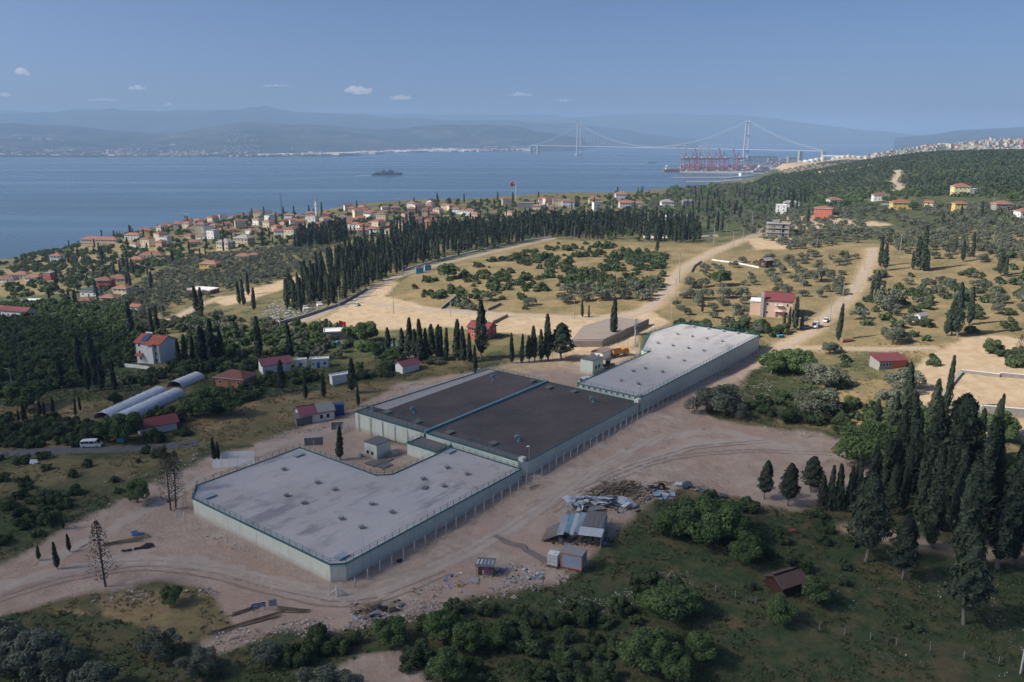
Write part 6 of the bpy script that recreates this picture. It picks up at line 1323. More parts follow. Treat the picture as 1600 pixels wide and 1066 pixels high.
plank_pile('stack of pale long planks beside the grey panel', 457, 955, 24, 5.0, (.9, .7), -.12, .08, .7, [M_WOODP, M_WOOD])
plank_pile('tangled broken boards and pallets by the lower dirt edge', 578, 953, 44, 2.4, (2.6, 1.3), .4, 1.2, .9)
plank_pile('planks laid out on the dirt with a blue tarpaulin at left', 205, 845, 18, 5.0, (1.6, 1.2), .45, .08, .3, [M_WOODP, M_WOOD])
plank_pile('low stack of grey beams left of the withered conifer', 176, 850, 9, 3.6, (.8, .5), .4, .1, .4, [M_CONCD, M_WOOD])
sheets('heap of bluish roofing sheets behind the wrecked shed', 936, 790, 34, (7.0, 2.6), (1.7, 3.0), M_SHEET[:2]+[M_CONCD], .9)
sheets('bent pale sheets at the left end of the scrap', 908, 782, 6, (1.8, 1.0), (1.2, 2.4), M_SHEET[:2], .6, .6)
sheets('blue and pale sheets against the green clump', 1043, 775, 7, (2.8, .8), (1.5, 2.6), [M_SHEET[0], M_SHEET[2]], .4)
sheets('stack of dark green and pale sheets on the dirt', 1068, 760, 6, (1.2, .6), (1.5, 3.0), [M_SHEET[3], M_SHEET[1]], .5, .12)
sheets('crumpled dark tarpaulin sheets right of the scrap', 1098, 766, 5, (1.2, .6), (1.6, 2.0), [M_CONCD, M_SHEET[0]], .5, .4)
sheets('low dark scrap pile right of the green clump', 1136, 777, 6, (1.4, .6), (1.4, 1.8), [M_CONCD, M_SHEET[3]], .4, .4)
sheets('dark broken panels in the timber tangle at the lower edge', 585, 962, 5, (1.0, .6), (.9, 1.2), [M_SHEET[1], M_CONCD], .4, .6)
sheets('blue plastic sheet over boards at left', 213, 836, 3, (1.0, .4), (1.4, 2.2), [mat('deep_blue_plastic', (.04, .10, .28), .5), M_SHEET[0]], .3, .15)
sheets('black plastic sheets on the dirt at left', 222, 856, 5, (1.6, .8), (1.4, 1.8), [M_DARK], .2, .15); sheets('small black sheet on the dirt at left', 198, 862, 2, (.5, .3), (1.0, 1.2), [M_DARK], .1, .1)
sheets('crumpled white canvas heap in the dry plot at left', 53, 724, 6, (1.2, .6), (1.3, 1.8), [M_WHITE], .5, .5); sheets('dark sheet heap behind the white canvas', 42, 718, 5, (2.2, .5), (1.4, 1.6), [M_DARK, M_SHEET[3]], .4, .4); sheets('dark sheets in the dry plot at left', 136, 724, 3, (1.2, .4), (1.4, 1.8), [M_CONCD], .3, .3)
sheets('flattened dark metal frames beside the black tyre', 1015, 767, 6, (1.3, .7), (1.0, 2.0), [M_CONCD, M_DARK], .5, .5)
sheets('grey sheet flat on the dirt before the tarpaulin hut', 735, 907, 3, (1.0, .4), (2.2, 1.6), [M_CONC], .08, .05); sheets('dark rag on the gravel below the fence', 622, 878, 3, (.7, .3), (.7, 1.0), [M_DARK], .2, .4)
def torus(R, r, n=16, k=6):
    mb = MB(); P = [((R+r*math.cos(b))*math.cos(a), (R+r*math.cos(b))*math.sin(a), r*math.sin(b)) for a in np.linspace(0, 6.2832, n, endpoint=False) for b in np.linspace(0, 6.2832, k, endpoint=False)]
    mb.add(P, [(i*k+j, ((i+1) % n)*k+j, ((i+1) % n)*k+(j+1) % k, i*k+(j+1) % k) for i in range(n) for j in range(k)]); return mb
tag(torus(.75, .3).build('tyre', M_TYRE, loc=tuple(at(1033, 766)+np.array([0, 0, .7])), rot=(1.2, 0, .4)), 'big black tyre standing in the scrap', 'tyre'); tag(torus(.8, .18).build('hose_coil', M_CONC, loc=tuple(at(961, 757)+np.array([0, 0, 1.3])), rot=(.9, 0, .2)), 'coil of grey hose on top of the big timber heap', 'hose')
p = at(613, 955); t = thing('pallet_stack', 'stack of wooden pallets at the right end of the lower timber', 'pallets', p, .3)
for k in range(7):
    pl = MB()
    for y in (-.5, 0, .5): pl.box((0, y, k*.16+.05), (1.2, .1, .09))
    for x in np.linspace(-.55, .55, 5): pl.box((x, 0, k*.16+.115), (.14, 1.1, .035))
    pl.build('pallet', M_WOODP, t)
# notice boards
p = at(405, 955); t = thing('notice_board', 'deep blue notice board leaning by the dark beams', 'sign', p, .35); MB().box((0, 0, 1.1), (2.3, .06, .75), tilt=(-.2, 0)).build('board', mat('notice_blue', (.02, .06, .25), .5), t)
wr = MB(); g = random.Random(2)
for r_ in range(2):
    x = -.95
    while x < .9: w = g.uniform(.1, .3); wr.box((x+w/2, -.05-.02*r_, 1.24-.26*r_), (w, .02, .1), tilt=(-.2, 0)); x += w+.07
wr.build('lettering', M_WHITE, t)['kind'] = 'stuff'
for x in (-.9, .9): MB().tube((x, .05, -.2), (x, .05, 1.2), .05, n=5).build('leg', M_WOOD, t)
p = at(427, 950); t = thing('panel_frame', 'upright grey panel in a frame beside the plank stack', 'panel', p, .25); MB().box((0, 0, .85), (1.2, .05, 1.2)).build('panel', M_SHEET[0], t); f = MB()
for x in (-.62, .62): f.box((x, 0, .75), (.07, .08, 1.7))
f.box((0, 0, 1.5), (1.2, .08, .07)); f.build('frame', M_STEEL, t)
# wrecked shed
A, B, C = at(874, 848), at(938, 857), at(962, 816); ux = B[:2]-A[:2]; w_ = float(np.hypot(*ux)); rz = math.atan2(ux[1], ux[0]); d_ = float(np.hypot(*(C[:2]-B[:2])))*.8
t = thing('wrecked_shed', 'half collapsed sheet metal shed with blue and black roof sheets beside the dirt yard', 'shed', A, rz)
for x in (0, w_*.5, w_):
    for y in (0, d_): MB().box((x, y, 1.2), (.14, .14, 2.8)).build('post', M_WOODP, t)
for k, (x0, x1, m, q) in enumerate([(-.4, w_*.12, 0, -.25), (w_*.11, w_*.24, 2, .1), (w_*.25, w_*.36, 1, -.1), (w_*.35, w_*.5, 0, .18)]): MB().slab([(x0, -.5+q*2, 2.45+.12*k+q), (x1-.04, -.5+q*2, 2.5+q*.4), (x1-.04+q, d_*(.72+.06*k), 3.0), (x0+q, d_*(.72+.06*k), 3.05)], .05).build('roof_sheet', M_SHEET[m], t)
for k in range(4):
    x0 = w_*(.5+.125*k); MB().slab([(x0, d_*.3, 2.95-.02*k), (x0+w_*.125-.03, d_*.3, 2.95), (x0+w_*.125-.03, d_+.4, 3.1), (x0, d_+.4, 3.1)], .06).build('roof_felt', M_CONCD, t)
MB().slab([(w_*.45, -.6, 2.6), (w_+.3, -.6, 2.65), (w_+.3, d_*.28, 2.85), (w_*.45, d_*.28, 2.85)], .05).build('roof_sheet', M_SHEET[1], t)
for k in range(5): MB().box((w_+.05, d_*(.1+.2*k), 1.3), (.06, d_*.195, 2.7)).build('side_sheet', M_SHEET[1], t)
for k in range(6): MB().box((w_*(.08+.168*k), d_, 1.3), (w_*.16, .06, 2.7)).build('back_sheet', M_SHEET[0], t)
for k in range(5): MB().tube((w_*k/4, -.2, 2.4), (w_*k/4, d_, 2.75), .06, n=4).build('rafter', M_WOODP, t)
MB().slab([(-3.6, -.8, .3), (-.2, -.6, 1.9), (-.2, d_*.6, 2.2), (-3.6, d_*.5, .4)], .07).build('fallen_roof', M_CONCD, t)
for k in range(4): MB().tube((-3.7, -.8+k*.9, .45), (-.2, -.6+k*.95, 2.1), .07, n=4).build('rafter', M_WOODP, t)
g = random.Random(9)
for k in range(16): MB().box((g.uniform(.2, w_-.4), g.uniform(-.2, d_*.7), g.uniform(.2, .9)), (g.uniform(.4, 1.3), g.uniform(.3, .9), g.uniform(.1, .5)), g.uniform(0, 3), tilt=(g.uniform(-.5, .5), g.uniform(-.5, .5))).build('debris', g.choice([M_CONCD, M_SHEET[0], M_WOOD, M_WHITE]), t)
p = at(889, 892); t = thing('site_cabin', 'blue-grey site cabin with orange edges in front of the wrecked shed', 'cabin', p, -.42, None, 1.25)
MB().box((.3, 1.2, 1.6), (3.3, 2.2, 2.3)).build('wall', W_['bluegrey'], t); MB().box((.3, 1.2, 2.83), (3.5, 2.4, .14)).build('roof', M_GREYR, t); f = MB(); M_OE = mat('orange_edge', (.60, .20, .05), .6)
for x in (-1.35, 1.95):
    for y in (.1, 2.3): f.box((x, y, 1.6), (.12, .12, 2.4))
for y in (.08, 2.32):
    for z in (.45, 2.72): f.box((.3, y, z), (3.3, .12, .12))
f.build('edge_frame', M_OE, t); MB().box((1.98, 1.2, 1.5), (.05, .9, 1.9)).build('door', M_SHEET[0], t)
for x in (-1.1, 1.7):
    for y in (.4, 2.0): MB().box((x, y, .15), (.3, .3, .7)).build('foot', M_CONC, t)
p = at(863, 887); t = thing('water_tank', 'white plastic water tank in a cage left of the blue-grey cabin', 'tank', p, -.42, None, 1.2); MB().box((0, .6, 1.35), (1.7, 1.5, 1.9)).lathe([(.3, 2.3), (.3, 2.42)], (0, .6, 0), 10).build('tank', M_WHITE, t); f = MB()
for x in (-.88, -.3, .3, .88): f.box((x, -.18, 1.35), (.05, .05, 1.95))
for z in (.5, 1.1, 1.7, 2.25): f.box((0, -.2, z), (1.75, .05, .05))
f.build('cage', M_STEEL, t); MB().box((0, .6, .2), (1.8, 1.6, .25)).build('pallet', M_WOOD, t)
for x, y in ((-.7, 0), (.7, 0)): MB().box((x, y, .0), (.2, .2, .5)).build('foot', M_CONC, t)
p = at(757, 901); t = thing('lean_to', 'small tarpaulin lean-to with pink cloth beside the rubbish heap', 'hut', p, -.15)
for x in (-1.5, 1.5):
    for y in (0, 2.0): MB().box((x, y, 1.1), (.12, .12, 2.4)).build('post', M_WOODP, t)
MB().slab([(-1.8, -.4, 2.2), (1.9, -.4, 2.3), (1.9, 2.4, 2.6), (-1.8, 2.4, 2.5)], .08).build('roof', M_CONCD, t)
for k in range(5): MB().box((-1.4+k*.7, .9, 2.5), (.4, 1.6, .05), tilt=(.08, 0)).build('roof_patch', random.choice(M_SHEET[:2]), t)
MB().box((.4, .25, 1.1), (1.0, .06, 1.5)).build('pink_cloth', mat('pink_cloth', (.35, .12, .2), .9), t); MB().box((-.9, .3, 1.0), (.8, .06, 1.9)).build('side_cloth', mat('brown_cloth', (.16, .10, .06), .9), t); MB().box((0, 2.0, 1.1), (3, .08, 2.2)).build('back_cloth', mat('slate_cloth', (.12, .14, .2), .9), t); MB().box((1.3, .3, .9), (.7, .5, 1.6)).build('dark_box', M_CONCD, t)
for s in (-1,): MB().tube((-1.5, 0, 2.2), (-2.6, -.8, 0), .05, n=4).build('prop', M_WOODP, t)
# rubbish and rubble (nobody could count them)
def bits(name, polys, n, smin, smax, mats, seed, flat=.6, clump=3.0, thr=-.1):
    g = np.random.default_rng(seed); w = []
    for poly in polys:
        q = np.array(poly); lo, hi = q.min(0), q.max(0); k = 0
        m_ = int(n*len(polys)**-1)
        X = g.uniform(lo[0], hi[0], m_*4); Y = g.uniform(lo[1], hi[1], m_*4); ok = inpoly(X, Y, poly)
        for x, y in list(zip(X[ok], Y[ok]))[:m_]: w.append(at(x, y))
    w = np.array(w); keep = fbm(w[:, 0], w[:, 1], clump, seed) > thr; w = w[keep]; n = len(w)
    B = np.array([(x, y, z) for z in (-1, 1) for x, y in ((-1, -1), (1, -1), (1, 1), (-1, 1))], float)*.5
    S = (smin+(smax-smin)*g.random(n)**3)[:, None, None]
    V = (B[None]*np.array([1, 1, flat])+g.uniform(-.22, .22, (n, 8, 3)))*S*g.uniform(.6, 1.4, (n, 1, 3)); a = g.uniform(0, 6.28, n); c, s = np.cos(a)[:, None], np.sin(a)[:, None]
    V = np.stack([V[:, :, 0]*c-V[:, :, 1]*s, V[:, :, 0]*s+V[:, :, 1]*c, V[:, :, 2]], 2)+w[:, None, :]+np.array([0, 0, .05])
    F0 = np.array([(3, 2, 1, 0), (4, 5, 6, 7), (0, 1, 5, 4), (1, 2, 6, 5), (2, 3, 7, 6), (3, 0, 4, 7)]); F = (F0[None]+8*np.arange(n)[:, None, None]).reshape(-1, 4)
    link(name, mesh_np(name, V.reshape(-1, 3), F, mats, mi=np.repeat(g.integers(0, len(mats), n), 6)), kind='stuff')
M_RUB = [mat('chalk_stone', (.40, .35, .30), .95, .2, 2), mat('brown_stone', (.30, .25, .20), .95, .2, 2), mat('pale_rubble', (.50, .45, .40), .95, .15, 2)]
bits('rubble', [[(640,920),(760,900),(860,905),(870,920),(760,950),(640,960)],[(330,985),(520,965),(640,955),(640,970),(520,990),(400,1010),(335,1030)],[(480,970),(640,940),(760,940),(700,960),(600,985),(480,990)],[(770,885),(900,880),(880,915),(760,925)]], 4200, .06, .42, M_RUB, 3)
bits('gravel_bank', [[(290,800),(310,840),(420,880),(515,915),(560,912),(700,850),(820,765),(820,760),(690,838),(540,903),(420,868),(300,808)],[(100,820),(200,775),(290,735),(340,712),(345,718),(200,785),(110,828)],[(1150,600),(1210,590),(1200,625),(1130,650)],[(1180,666),(1290,678),(1380,702),(1378,708),(1280,690),(1180,674)],[(130,925),(330,920),(350,930),(140,945)],[(840,525),(1010,620),(1000,640),(830,745)]], 4200, .07, .4, M_RUB, 5, thr=-.05)
bits('litter_heap', [[(770,888),(800,880),(830,890),(820,908),(780,910)],[(820,895),(850,890),(850,905),(825,908)],[(690,900),(720,895),(730,915),(700,920)]], 420, .10, .42, [M_WHITE, M_SHEET[0], M_SHEET[2], mat('blue_plastic_bag', (.06, .16, .45), .5), M_DARK, M_CONC], 8, .5, 2, -.3)
bits('scrap_debris', [[(880,790),(930,760),(1000,750),(1020,775),(1000,800),(930,805),(885,800)],[(1000,780),(1020,760),(1060,765),(1060,782)],[(545,945),(625,938),(630,965),(560,975)],[(865,850),(940,858),(960,830),(880,830)]], 900, .15, .9, [M_WOOD, M_CONCD, M_SHEET[0], M_DARK, M_WOODP], 31, .35, 3, -.4)
bits('stone_edging', [[(230,680),(300,672),(300,678),(240,686)],[(395,690),(460,672),(520,668),(460,682)],[(560,625),(640,600),(700,592),(650,606)],[(160,755),(340,700),(345,710),(200,770)]], 900, .1, .5, M_RUB, 12)
tag(MB().box((0, 0, .35), (.5, .4, .7)).build('canister', mat('orange_plastic', (.62, .25, .03), .5), loc=tuple(at(717, 918))), 'orange plastic canister on the gravel by the lean-to', 'canister'); tag(MB().lathe([(.45, 0), (.5, .1), (.5, 1.2), (.45, 1.3)], n=10).build('barrel', M_DARK, loc=tuple(at(1177, 922))), 'black barrel in the rough plot left of the brown hut', 'barrel'); tag(MB().box((0, 0, .4), (1.0, .7, .8)).box((0, 0, .82), (1.1, .8, .06)).build('red_crate', M_RED, loc=tuple(at(1238, 834))), 'small red crate in the grass above the brown hut', 'crate')
# concrete block standing by the road, canopy at the right bottom corner
t = thing('garden_canopy', 'white arched canopy on a pole cut by the lower right edge', 'canopy', at(1640, 1062), .5); mb = MB()
for k in range(8):
    a, b = math.pi*(.1+.8*k/8), math.pi*(.1+.8*(k+1)/8); mb.slab([(math.cos(a)*3, -3, 7+math.sin(a)*2), (math.cos(b)*3, -3, 7+math.sin(b)*2), (math.cos(b)*3, 3, 7+math.sin(b)*2), (math.cos(a)*3, 3, 7+math.sin(a)*2)], .06)
mb.build('cover', M_WHITE, t)
for x in (-2.8, 2.8):
    for y in (-2.9, 2.9): MB().tube((x, y, -.3), (x, y, 7.7), .12, n=7).build('pole', M_WHITE, t)
# wheel tracks and a wet patch on the yard
M_RUT = mat('packed_rut', (.42, .335, .27), .95, .25, .5, bump=.3); M_WET = mat('wet_soil', (.23, .185, .155), .8, .3, .8); M_RUTD = mat('churned_rut', (.30, .23, .18), .95, .3, .6, bump=.3)
def ruts(pts, m, hw=.28, gauge=.85):
    P = [Vector(at(*q)[:2]) for q in pts]
    for s in (-1, 1):
        Q = []
        for i, p in enumerate(P):
            d = (P[min(i+1, len(P)-1)]-P[max(0, i-1)]).normalized(); Q.append(tuple(p+Vector((-d.y, d.x))*s*gauge))
        drape('tyre_track', Q, hw, m, .035, 1.5, .16)
M_PALET = mat('pale_trodden_dirt', (.47, .385, .315), .95, .3, .35, bump=.3)
for pl, hw in [([(-40,930),(0,918),(100,892),(200,872),(320,882),(420,908),(520,938),(600,925),(700,880),(800,825),(900,752),(1010,690),(1120,672),(1260,705)], 1.9), ([(430,700),(330,740),(240,790),(150,840),(60,885)], 1.6), ([(880,780),(980,735),(1090,690),(1180,690),(1290,720)], 2.4), ([(400,698),(480,684),(560,656),(640,612),(740,585)], 1.8)]:
    drape('dirt_track', [tuple(at(*q)[:2]) for q in pl], hw, M_PALET, .03, 1.5, .9)
for i, pl in enumerate([[(0,928),(90,893),(200,878),(300,885),(400,910),(500,938),(580,930),(660,900),(740,865),(830,810),(930,735),(1030,680)],[(0,938),(100,905),(220,886),(320,897),(420,925),(520,948),(600,938),(700,895)],[(60,915),(180,880),(280,880),(380,900),(480,928),(570,922),(680,880),(780,830),(860,780)],[(260,800),(300,845),(380,885)],[(860,800),(960,740),(1080,700),(1200,690)],[(1090,650),(1040,690),(960,735),(880,790)],[(420,690),(480,682),(540,662),(600,640)],[(900,770),(1050,715),(1180,705),(1300,710)]]): ruts(pl, [M_RUT, M_RUTD][i % 3 == 1])
drape('wet_patch', [tuple(at(*q)[:2]) for q in [(772,838),(800,850),(825,858),(848,872),(856,880)]], .8, M_WET, .04, 1.2, .5)
# ------------------------------------------------------------------ grass
def tufts(name, n, key, m, seed, size, thr, dmax=300):
    g = np.random.default_rng(seed); X = g.uniform(-190, 230, n); Y = g.uniform(88, 330, n); Z = hz(X, Y); px, py, dep = project(X, Y, Z)
    a = bil(M_green, AZ[0], AZ[-1], NA, LR[0], LR[-1], NR, np.arctan2(X, Y), np.log(np.hypot(X, Y))); d = bil(M_dirt, AZ[0], AZ[-1], NA, LR[0], LR[-1], NR, np.arctan2(X, Y), np.log(np.hypot(X, Y))); s_ = bil(M_sand, AZ[0], AZ[-1], NA, LR[0], LR[-1], NR, np.arctan2(X, Y), np.log(np.hypot(X, Y)))
    f = fbm(X, Y, 9, seed+2)
    ok = (d < .35) & (s_ < .3) & (px > -40) & (px < 1640) & (py < 1110) & (dep < dmax) & ((a > .4) if key == 'g' else (a < .8)) & (f > thr)
    e1 = (X-OX)*E1[0]+(Y-OY)*E1[1]; e2 = (X-OX)*E2[0]+(Y-OY)*E2[1]; ok &= ~((e1 > -5) & (e1 < 210) & (e2 > -5) & (e2 < 58))
    P = np.stack([X, Y, Z], 1)[ok]; k = len(P); P = np.repeat(P, 5, 0)+g.normal(0, size*.5, (5*k, 3))*np.array([1, 1, 0]); P[:, 2] += size*.25
    Nn = g.normal(0, 1, (5*k, 3)); Nn[:, 2] = np.abs(Nn[:, 2])*.6+.7
    V, F = leaves(P, Nn, size*.45, g, .8, .2); tn = np.repeat(np.clip(np.repeat(f[ok]*.4+.35, 5)+g.uniform(-.3, .3, 5*k), 0, 1), 4)
    link(name, mesh_np(name, V, F, [m], tone=tn), kind='stuff'); print(name, len(F))
tufts('grass', 60000, 'g', leafmat('grass_blades', (.060, .085, .034), (.165, .180, .080), .3), 5, .55, -.25)
tufts('dry_grass', 42000, 'd', leafmat('dry_grass_blades', (.17, .13, .07), (.34, .27, .155), .3), 6, .5, -.1)
bits('wild_flowers', [[(1300,900),(1640,870),(1640,1066),(1400,1040),(1300,990)],[(860,940),(1000,900),(1100,880),(1090,930),(950,960)]], 1500, .06, .16, [M_WHITE, mat('pale_petals', (.55, .52, .45), .9)], 21, 1.0, 8, -.1)
# ------------------------------------------------------------------ bridge, port and the far shore
M_BRG = mat('pale_bridge_steel', (.45, .46, .46), .6, .05, .02)
LT, RT = Vector((557.6, 6849)), Vector((1508, 5277)); BD = (RT-LT).normalized(); BN = Vector((-BD.y, BD.x)); DK = 72.0
t = thing('suspension_bridge', 'long suspension bridge with two pale towers crossing the bay', 'bridge', (LT.x, LT.y, 0)); O3 = Vector((LT.x, LT.y, 0))
def bp(s, n, z): q = LT+BD*s+BN*n; return Vector((q.x, q.y, z))-O3
SPAN = (RT-LT).length
for s0 in (0, SPAN):
    tw = MB().box(bp(s0, 0, 4), (60, 30, 12), math.atan2(BN.y, BN.x)).build('tower', M_CONC, t)
    for n in (-17, 17):
        MB().path([bp(s0, n*1.15, 8), bp(s0, n, 150), bp(s0, n*.9, 252)], [5.5, 4.6, 3.8], 6).build('tower_leg', M_BRG, tw)
    for z, h in ((60, 8), (160, 6), (240, 7)): MB().tube(bp(s0, -17, z), bp(s0, 17, z), h*.5, n=6).build('cross_beam', M_BRG, tw)
ang = math.atan2(BD.y, BD.x); dk = MB(); L0, L1 = -740, SPAN+600; dk.box(bp((L0+L1)/2, 0, DK), (L1-L0, 30, 2.6), ang)
dk.build('deck', M_BRG, t)
for n in (-16, 16):
    pts = [bp(s, n, 252+(s/-700)*(DK-252)+(-.0)) for s in np.linspace(-700, 0, 8)][:-1]
    pts = [bp(s, n, 252+(DK+4-252)*(abs(s)/700)-26*math.sin(math.pi*abs(s)/700)) for s in np.linspace(-700, 0, 9)]
    pts += [bp(s, n, DK+7+(252-DK-7)*((s/SPAN-.5)*2)**2) for s in np.linspace(0, SPAN, 33)][1:]
    pts += [bp(SPAN+s, n, 252+(DK+2-252)*(s/590)-22*math.sin(math.pi*s/590)) for s in np.linspace(0, 590, 9)][1:]
    MB().path(pts, .65, 6).build('main_cable', M_BRG, t)
    hg = MB()
    for s in np.arange(40, SPAN, 50): z = DK+7+(252-DK-7)*((s/SPAN-.5)*2)**2; hg.tube(bp(s, n, DK), bp(s, n, z), .3, n=3)
    hg.build('hanger', M_BRG, t)['kind'] = 'stuff'
for s in (-740, -620, SPAN+430, SPAN+595): MB().box(bp(s, 0, DK/2-3), (12, 28, DK-2), ang).build('pier', M_CONC, t)
ab = MB().box(bp(SPAN+900, 0, DK*.5+10), (620, 30, 8), ang).build('approach_deck', M_BRG, t)
for s in (700, 800, 900, 1000, 1150): MB().box(bp(SPAN+s, 0, 20), (6, 22, 60), ang).build('pier', M_CONC, t)
# ships
M_NAVY = mat('naval_grey', (.07, .085, .10), .7); M_HULLR = mat('red_hull', (.28, .06, .05), .7)
p = at_z(605, 274, 0); t = thing('naval_ship', 'dark grey naval ship under way with a long wake', 'ship', p, .06)
pr = [(-62, 0), (-64, 7), (50, 7), (66, 10.5), (56, 0)]; hull = MB(); 
hull.add([(-62, -6, -1), (-62, 6, -1), (45, 6, -1), (58, 0, -1), (45, -6, -1), (-64, -7.5, 7), (-64, 7.5, 7), (40, 7.5, 8), (68, 0, 10.5), (40, -7.5, 8)], [(4, 3, 2, 1, 0), (5, 6, 7, 8, 9), (0, 1, 6, 5), (1, 2, 7, 6), (2, 3, 8, 7), (3, 4, 9, 8), (4, 0, 5, 9)]); hull.build('hull', M_NAVY, t)
MB().box((8, 0, 11), (44, 11, 8)).box((16, 0, 17.5), (18, 9, 6)).build('superstructure', M_NAVY, t); MB().box((-16, 0, 13), (14, 9, 11), tilt=(0, -.1)).build('funnel', M_NAVY, t); MB().box((-38, 0, 10), (22, 11, 6)).build('hangar', M_NAVY, t)
MB().path([(12, 0, 20), (11, 0, 38)], [1.4, .6], 5).box((11.5, 0, 31), (2, 9, 1.2)).path([(-12, 0, 18), (-13, 0, 30)], [1, .5], 5).build('mast', M_NAVY, t); MB().box((38, 0, 9.5), (7, 4, 4)).tube((40, 0, 10.5), (49, 0, 11.5), .6, n=5).build('gun_turret', M_NAVY, t)
M_FOAM = mat('wake_foam', (.55, .60, .62), .8); M_WAKE = mat('smooth_wake_water', (.02, .055, .085), .08, spec=.5)
def sea_strip(name, pts, w0, w1, m, z):
    P = [at_z(x, y, 0) for x, y in pts]; n = len(P); V = []
    for i, q in enumerate(P):
        w = w0+(w1-w0)*i/(n-1); V += [(q[0], q[1]-w, z), (q[0], q[1]+w, z)]
    link(name, mesh_np(name, np.array(V), np.array([(2*i, 2*i+1, 2*i+3, 2*i+2) for i in range(n-1)]), [m]), kind='structure')
sea_strip('ship_wake', [(591,273.5),(575,274),(555,275.5)], 4, 14, M_FOAM, .25); sea_strip('wake_trail', [(560,275.2),(520,277),(470,280),(420,283)], 14, 40, M_WAKE, .2)
p = at_z(913, 222, 0); t = thing('cargo_ship', 'distant red cargo ship seen behind the left bridge tower', 'ship', p, 0.1); 
def cargo(t, L, hm, wm=M_WHITE):
    MB().add([(-L/2, -12, -2), (-L/2, 12, -2), (L*.4, 12, -2), (L*.48, 0, -2), (L*.4, -12, -2), (-L/2, -13, 14), (-L/2, 13, 14), (L*.4, 13, 14), (L*.52, 0, 18), (L*.4, -13, 14)], [(4, 3, 2, 1, 0), (5, 6, 7, 8, 9), (0, 1, 6, 5), (1, 2, 7, 6), (2, 3, 8, 7), (3, 4, 9, 8), (4, 0, 5, 9)]) if 0 else None
    h = MB(); h.add([(-L/2, -12, -2), (-L/2, 12, -2), (L*.4, 12, -2), (L*.48, 0, -2), (L*.4, -12, -2), (-L/2, -13, 14), (-L/2, 13, 14), (L*.4, 13, 14), (L*.52, 0, 18), (L*.4, -13, 14)], [(4, 3, 2, 1, 0), (5, 6, 7, 8, 9), (0, 1, 6, 5), (1, 2, 7, 6), (2, 3, 8, 7), (3, 4, 9, 8), (4, 0, 5, 9)]); h.build('hull', hm, t)
    MB().box((-L*.4, 0, 24), (L*.1, 22, 22)).box((-L*.4, 0, 36), (L*.06, 26, 4)).build('bridge_house', wm, t); MB().box((-L*.46, 0, 30), (5, 6, 12)).build('funnel', hm, t)
cargo(t, 210, M_HULLR)
for (x, y, L, m, lab) in [(1018,255,60,M_NAVY,'small dark boat on the water between the towers'),(1432,217,170,M_WHITE,'pale ship far out on the hazy water at right'),(290,335,14,M_WHITE,'tiny white boat near the village shore'),(1062,268,150,M_HULLR,'dark red ship moored at the left end of the container quay')]:
    p = at_z(x, y, 0); t = thing('ship' if L > 30 else 'boat', lab, 'ship' if L > 30 else 'boat', p, .1, None, L/210); cargo(t, 210, m)
# container port
M_CRANE = mat('crane_red', (.36, .10, .10), .6); M_CRW = mat('crane_cream', (.62, .58, .48), .6); M_QUAY = mat('quay_concrete', (.33, .32, .30), .9, .15, .02)
def quay(name, pts, z=4):
    P = [at_z(x, y, z) for x, y in pts]; return MB().prism([(q[0], q[1]) for q in P], -3, z).build(name, M_QUAY, kind='structure')
quay('container_quay', [(1062,268.5),(1205,271),(1290,262),(1290,252),(1205,258),(1068,262)]); quay('jetty', [(1048,277.6),(1140,277.6),(1180,274.5),(1180,273.6),(1140,276.4),(1048,276.8)], 3); quay('jetty', [(1072,284),(1125,284),(1160,281),(1160,280),(1125,282.6),(1072,283)], 3)
def crane(label, px, py, up, booms):
    p = at_z(px, py, 4); t = thing('port_crane', label, 'crane', p, .35)
    for x in (-14, 14):
        for y in (-12, 12): MB().box((x, y, 28), (3, 3, 56)).build('leg', M_CRANE, t)
    MB().box((0, -12, 16), (28, 2.5, 3)).box((0, 12, 16), (28, 2.5, 3)).box((0, -12, 52), (30, 3, 4)).box((0, 12, 52), (30, 3, 4)).build('portal_beam', M_CRANE, t)
    MB().box((22, 0, 56), (60, 6, 4)).build('rear_girder', M_CRANE, t); MB().box((14, 0, 62), (14, 8, 8)).build('machine_house', M_CRW if up else M_WHITE, t)
    MB().path([(-6, 0, 54), (-2, 0, 86), (10, 0, 58)], 1.4, 4).build('apex_frame', M_CRANE, t)
    (MB().path([(-12, -3, 58), (-48, -3, 112)], 2, 4).path([(-12, 3, 58), (-48, 3, 112)], 2, 4) if up else MB().path([(-12, -3, 57), (-30, -3, 100)], 1.8, 4).path([(-12, 3, 57), (-30, 3, 100)], 1.8, 4)).build('boom', booms, t)
for i, (x, up) in enumerate([(1070,1),(1082,1),(1093,0),(1106,1),(1117,1),(1130,0),(1152,0)]):
    crane(['first','second','third','fourth','fifth','sixth','last'][i]+' quay crane from the left, with %s boom raised' % ('pale' if up else 'dark red'), x, 267.5, up, M_CRW if up else M_CRANE)
g = np.random.default_rng(3)
def boxes(name, P, S, mats, mi, rz=None, **kw):
    n = len(P); B = np.array([(x, y, z) for z in (0, 1) for x, y in ((-.5, -.5), (.5, -.5), (.5, .5), (-.5, .5))]); V = B[None]*S[:, None, :]
    a = np.zeros(n) if rz is None else rz; c, s = np.cos(a)[:, None], np.sin(a)[:, None]; V = np.stack([V[:, :, 0]*c-V[:, :, 1]*s, V[:, :, 0]*s+V[:, :, 1]*c, V[:, :, 2]], 2)+P[:, None, :]
    F0 = np.array([(4, 5, 6, 7), (0, 1, 5, 4), (1, 2, 6, 5), (2, 3, 7, 6), (3, 0, 4, 7)]); F = (F0[None]+8*np.arange(n)[:, None, None]).reshape(-1, 4)
    return link(name, mesh_np(name, V.reshape(-1, 3), F, mats, mi=np.repeat(mi, 5)), **kw)
